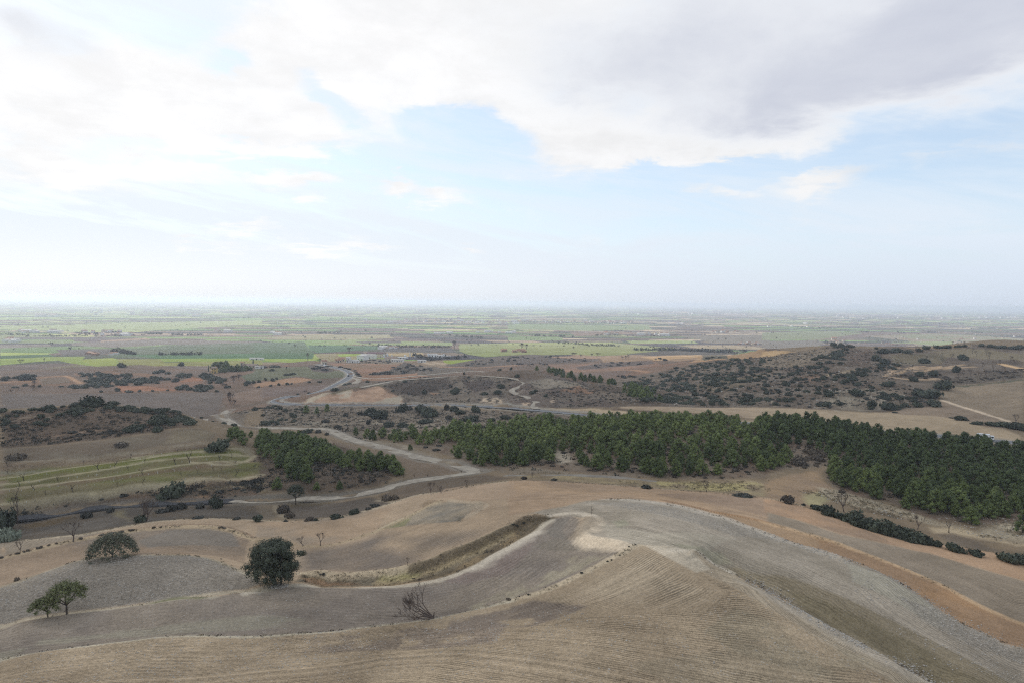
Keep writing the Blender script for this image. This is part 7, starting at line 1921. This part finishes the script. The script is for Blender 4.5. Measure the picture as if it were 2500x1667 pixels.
def far_mass(pts, sc, name):
    vv = []; ff = []; mi = []; n = 0
    for u, v in pts:
        x, y = hit(u, v, rmin=3000, rmax=70000); me = HOUSES[RH.choice((0, 3, 2))]; s = RH.uniform(*sc); a = RH.uniform(-.5, .5); ca, sa = math.cos(a) * s, math.sin(a) * s
        vv += [(p.co.x * ca - p.co.y * sa + x, p.co.x * sa + p.co.y * ca + y, p.co.z * s) for p in me.vertices]
        ff += [tuple(q + n for q in f.vertices) for f in me.polygons]; mi += [f.material_index for f in me.polygons]; n = len(vv)
    o = mesh_obj(name, vv, ff, M_WHITE, None, kind='stuff'); o.data.materials.append(M_BROWNROOF); o.data.materials.append(M_GLASS); o.data.polygons.foreach_set('material_index', mi)
far_mass(cl(2040, 2500, 768, 780, 40), (1.2, 2.2), 'hazy_town')
far_mass(cl(960, 1400, 754, 762, 40) + cl(1540, 1850, 759, 772, 26) + cl(600, 900, 750, 758, 14) + cl(1300, 1340, 746, 750, 6) + cl(100, 500, 748, 775, 20), (1.3, 2.4), 'hazy_farms')
hamlet(cl(1870, 1990, 790, 800, 6), 'white farm on the plain left of the summit', 'farms left of the summit', (0, 3))

# trees of the far plain, too many and too far to count
def plain_trees():
    r = np.random.RandomState(12); M_ = Mass()
    def put(x, y, s):
        v, f, t = blades(r, 16, 3.4 * s, 5.5 * s, 2.2 * s); M_.add(v + np.array([x, y, height(x, y)]), f, t)
    for _ in range(800):
        u = r.uniform(0, 2500); v = 752 + 112 * r.rand() ** 1.5
        x, y = hit(u, v + (u / 2500 - .5) * 18, rmin=1500, rmax=20000)
        if fbm(np.array([x]), np.array([y]), 500., 3, 4)[0] < .47:
            continue
        put(x, y, r.uniform(.3, .8) * (1 + math.hypot(x, y) / 9000))
    rows = ((60, 672 / 7.29 + 730, 350, 820, 60), (185, 815, 245, 818, 22), (0, 818, 60, 819, 20), (255, 812, 310, 815, 20), (350, 817, 400, 816, 26), (420, 819, 495, 819, 34), (775, 815, 835, 812, 30), (560, 776, 640, 777, 30), (800, 780, 905, 781, 40), (1085, 792, 1108, 792, 18),
            (1140, 773, 1230, 776, 40), (985, 783, 1300, 788, 90), (1300, 788, 1560, 791, 80), (1540, 855, 1830, 858, 120), (1600, 852, 1800, 862, 120), (1360, 838, 1500, 846, 40), (1290, 820, 1400, 824, 40), (1110, 823, 1180, 825, 30), (390, 866, 490, 865, 50), (275, 858, 330, 865, 60), (920, 846, 960, 848, 30), (960, 848, 1100, 848, 60),
            (1040, 880, 1140, 872, 50), (1010, 868, 1050, 878, 40), (2010, 838, 2030, 838, 8), (2055, 838, 2070, 840, 8), (2100, 810, 2120, 812, 12), (2190, 812, 2210, 814, 14), (2265, 812, 2290, 812, 14), (2370, 812, 2400, 814, 14), (2160, 790, 2330, 792, 60), (1940, 800, 2040, 803, 40), (2230, 785, 2280, 790, 20), (1860, 785, 1960, 783, 20), (1640, 783, 1680, 790, 14), (1440, 700 + 435 / 3.647, 1650, 822, 30), (140, 700 + 570 / 3.647, 340, 868, 0))
    for u0, v0, u1, v1, n in rows:
        for i in range(n):
            t = r.rand(); x, y = hit(u0 + (u1 - u0) * t + r.normal() * .8, v0 + (v1 - v0) * t + r.normal() * .7, rmin=900, rmax=20000)
            put(x, y, r.uniform(.5, 1.1))
    M_.build('distant_trees', SCRUB)
plain_trees()

# vehicles
def on_road(u, v, side, **k):
    x, y = hit(u, v, **k); L, z, Nn, w_ = ROADS[0]
    i = int(np.argmin((L[:, 0] - x) ** 2 + (L[:, 1] - y) ** 2)); i = min(max(i, 1), len(L) - 2)
    d = L[i + 1] - L[i - 1]
    p = L[i] + Nn[i] * side
    return p[0], p[1], z[i] + .01, math.atan2(d[1], d[0])
def wheel(parent, x, y, r_=.5, w_=.3):
    bm = bmesh.new(); bmesh.ops.create_cone(bm, cap_ends=True, segments=16, radius1=r_, radius2=r_, depth=w_, matrix=Matrix.Translation((x, y, r_)) @ Matrix.Rotation(R(90), 4, 'X'))
    me = bpy.data.meshes.new('wheel'); bm.to_mesh(me); bm.free(); me.materials.append(M_TYRE)
    o = bpy.data.objects.new('wheel', me); COL.objects.link(o); o.parent = parent
    bm = bmesh.new(); bmesh.ops.create_cone(bm, cap_ends=True, segments=12, radius1=r_ * .55, radius2=r_ * .45, depth=w_ + .04, matrix=Matrix.Translation((x, y, r_)) @ Matrix.Rotation(R(90), 4, 'X'))
    me = bpy.data.meshes.new('rim'); bm.to_mesh(me); bm.free(); me.materials.append(M_RIM)
    q = bpy.data.objects.new('rim', me); COL.objects.link(q); q.parent = o
tx, ty, tz, ta = on_road(2408, 1071, 1.8, rmin=250, rmax=400)
T = bpy.data.objects.new('box_truck', None); COL.objects.link(T); T.location = (tx, ty, tz); T.rotation_euler = (0, 0, ta + math.pi); T.scale = (.74, .8, .76)
tagged(T, 'white box truck driving on the road behind the pines', 'truck')
box('cargo_box', (-4.4, 2.2, -1.25, 1.25, 1.05, 3.7), M_TRUCKW, T, .05)
for i in range(4):
    box('side_rib', (-4.2 + i * 2.05, -4.1 + i * 2.05, -1.29, 1.29, 1.1, 3.65), M_RIM, T)
cb = box('cab', (2.45, 4.3, -1.15, 1.15, .75, 3.0), M_TRUCKW, T, .12)
box('windscreen', (4.28, 4.34, -1.0, 1.0, 1.8, 2.75), M_GLASS, cb); box('side_window', (3.2, 4.0, -1.18, 1.18, 1.8, 2.65), M_GLASS, cb)
box('chassis', (-4.3, 4.2, -.5, .5, .55, 1.0), M_TYRE, T); box('bumper', (4.2, 4.45, -1.1, 1.1, .45, .85), M_TYRE, T)
for x_ in (3.3, -2.6):
    for s_ in (-1.0, 1.0):
        wheel(T, x_, s_)
def car(u, v, side, m, label, flip=0):
    x, y, z, a = on_road(u, v, side, rmin=600, rmax=1300)
    e = bpy.data.objects.new('car', None); COL.objects.link(e); e.location = (x, y, z); e.rotation_euler = (0, 0, a + flip); tagged(e, label, 'car')
    prof_ = [(-2.1, .35), (-2.15, .8), (-1.9, 1.0), (-1.5, 1.05), (-1.0, 1.5), (.35, 1.52), (1.05, 1.02), (1.95, .88), (2.15, .6), (2.1, .3)]
    vv = [(px, s_ * .85, pz) for s_ in (-1, 1) for px, pz in prof_]; n = len(prof_)
    ff = [tuple(range(n)), tuple(range(2 * n - 1, n - 1, -1))] + [(i, n + i, n + (i + 1) % n, (i + 1) % n) for i in range(n)]
    b = mesh_obj('body', vv, ff, m, e)
    box('window', (-1.0, .45, -.87, .87, 1.08, 1.42), M_GLASS, b)
    for x_ in (-1.35, 1.35):
        for s_ in (-.78, .78):
            wheel(e, x_, s_, .32, .2)
car(858, 918, 1.8, M_CAR, 'small dark car on the outside of the road bend')
car(775, 893, 1.8, M_TRUCKW, 'small white car at the far end of the winding road')

HAZE_D = 0.00015
# ------------------------------------------------------------------ the air: one closed box of even haze
_bx = 78000.0
_v = [(sx * _bx, sy * _bx, z) for z in (-2.0, CAM_H + 12.0) for sx, sy in ((-1, -1), (1, -1), (1, 1), (-1, 1))]
_f = [(3, 2, 1, 0), (4, 5, 6, 7), (0, 1, 5, 4), (1, 2, 6, 5), (2, 3, 7, 6), (3, 0, 4, 7)]
hme = bpy.data.meshes.new('haze'); hme.from_pydata(_v, [], _f)
hm = bpy.data.materials.new('haze'); hm.use_nodes = True
hm.node_tree.nodes.clear()
_o = hm.node_tree.nodes.new('ShaderNodeOutputMaterial'); _pv = hm.node_tree.nodes.new('ShaderNodeVolumePrincipled')
_pv.inputs['Color'].default_value = (0.80, 0.875, 1.0, 1)
_pv.inputs['Density'].default_value = HAZE_D
_pv.inputs['Anisotropy'].default_value = 0.38
hm.node_tree.links.new(_pv.outputs[0], _o.inputs['Volume'])
hme.materials.append(hm)
haze = bpy.data.objects.new('haze', hme); COL.objects.link(haze); haze['kind'] = 'stuff'

# ------------------------------------------------------------------ unseen cloud, placed and sized to shade the near hills, high above and outside the air box
def shade_cloud():
    r = np.random.RandomState(3); ic = ico(4)
    top = 2150.0; k = (top - 50) / math.tan(R(SUN_EL))
    cx, cy = 120 + math.sin(R(SUN_AZ)) * k, 300 + math.cos(R(SUN_AZ)) * k
    v0, f0 = ic
    V_ = []; F_ = []; n = 0
    for i in range(26):
        a = i * 2.399; q = math.sqrt((i + .3) / 26)
        c = np.array([cx + math.cos(a) * q * 1080, cy + math.sin(a) * q * 470, top + 40 * r.randn()])
        rad = np.array([330, 300, 130]) * (1.15 - .35 * q) * (.8 + .4 * r.rand())
        w_ = v0 * (1 + .22 * (fbm(v0[:, 0] * 3 + i * 9, v0[:, 1] * 3 + v0[:, 2] * 2, 1.0, 4, 9 + i) - .5)[:, None] * 2) * rad
        w_[:, 2] = np.where(w_[:, 2] < 0, w_[:, 2] * .35, w_[:, 2])
        V_.append(w_ + c); F_.append(f0 + n); n += len(v0)
    m, t, b = mat('cloud')
    b.inputs['Base Color'].default_value = (.95, .95, .96, 1); b.inputs['Roughness'].default_value = 1.0; b.inputs['Specular IOR Level'].default_value = 0
    me = tri_mesh('cloud', np.concatenate(V_), np.concatenate(F_), np.zeros(n), m)
    me.polygons.foreach_set('use_smooth', np.ones(len(me.polygons), bool))
    o = bpy.data.objects.new('cloud', me); COL.objects.link(o); o['kind'] = 'structure'
shade_cloud()
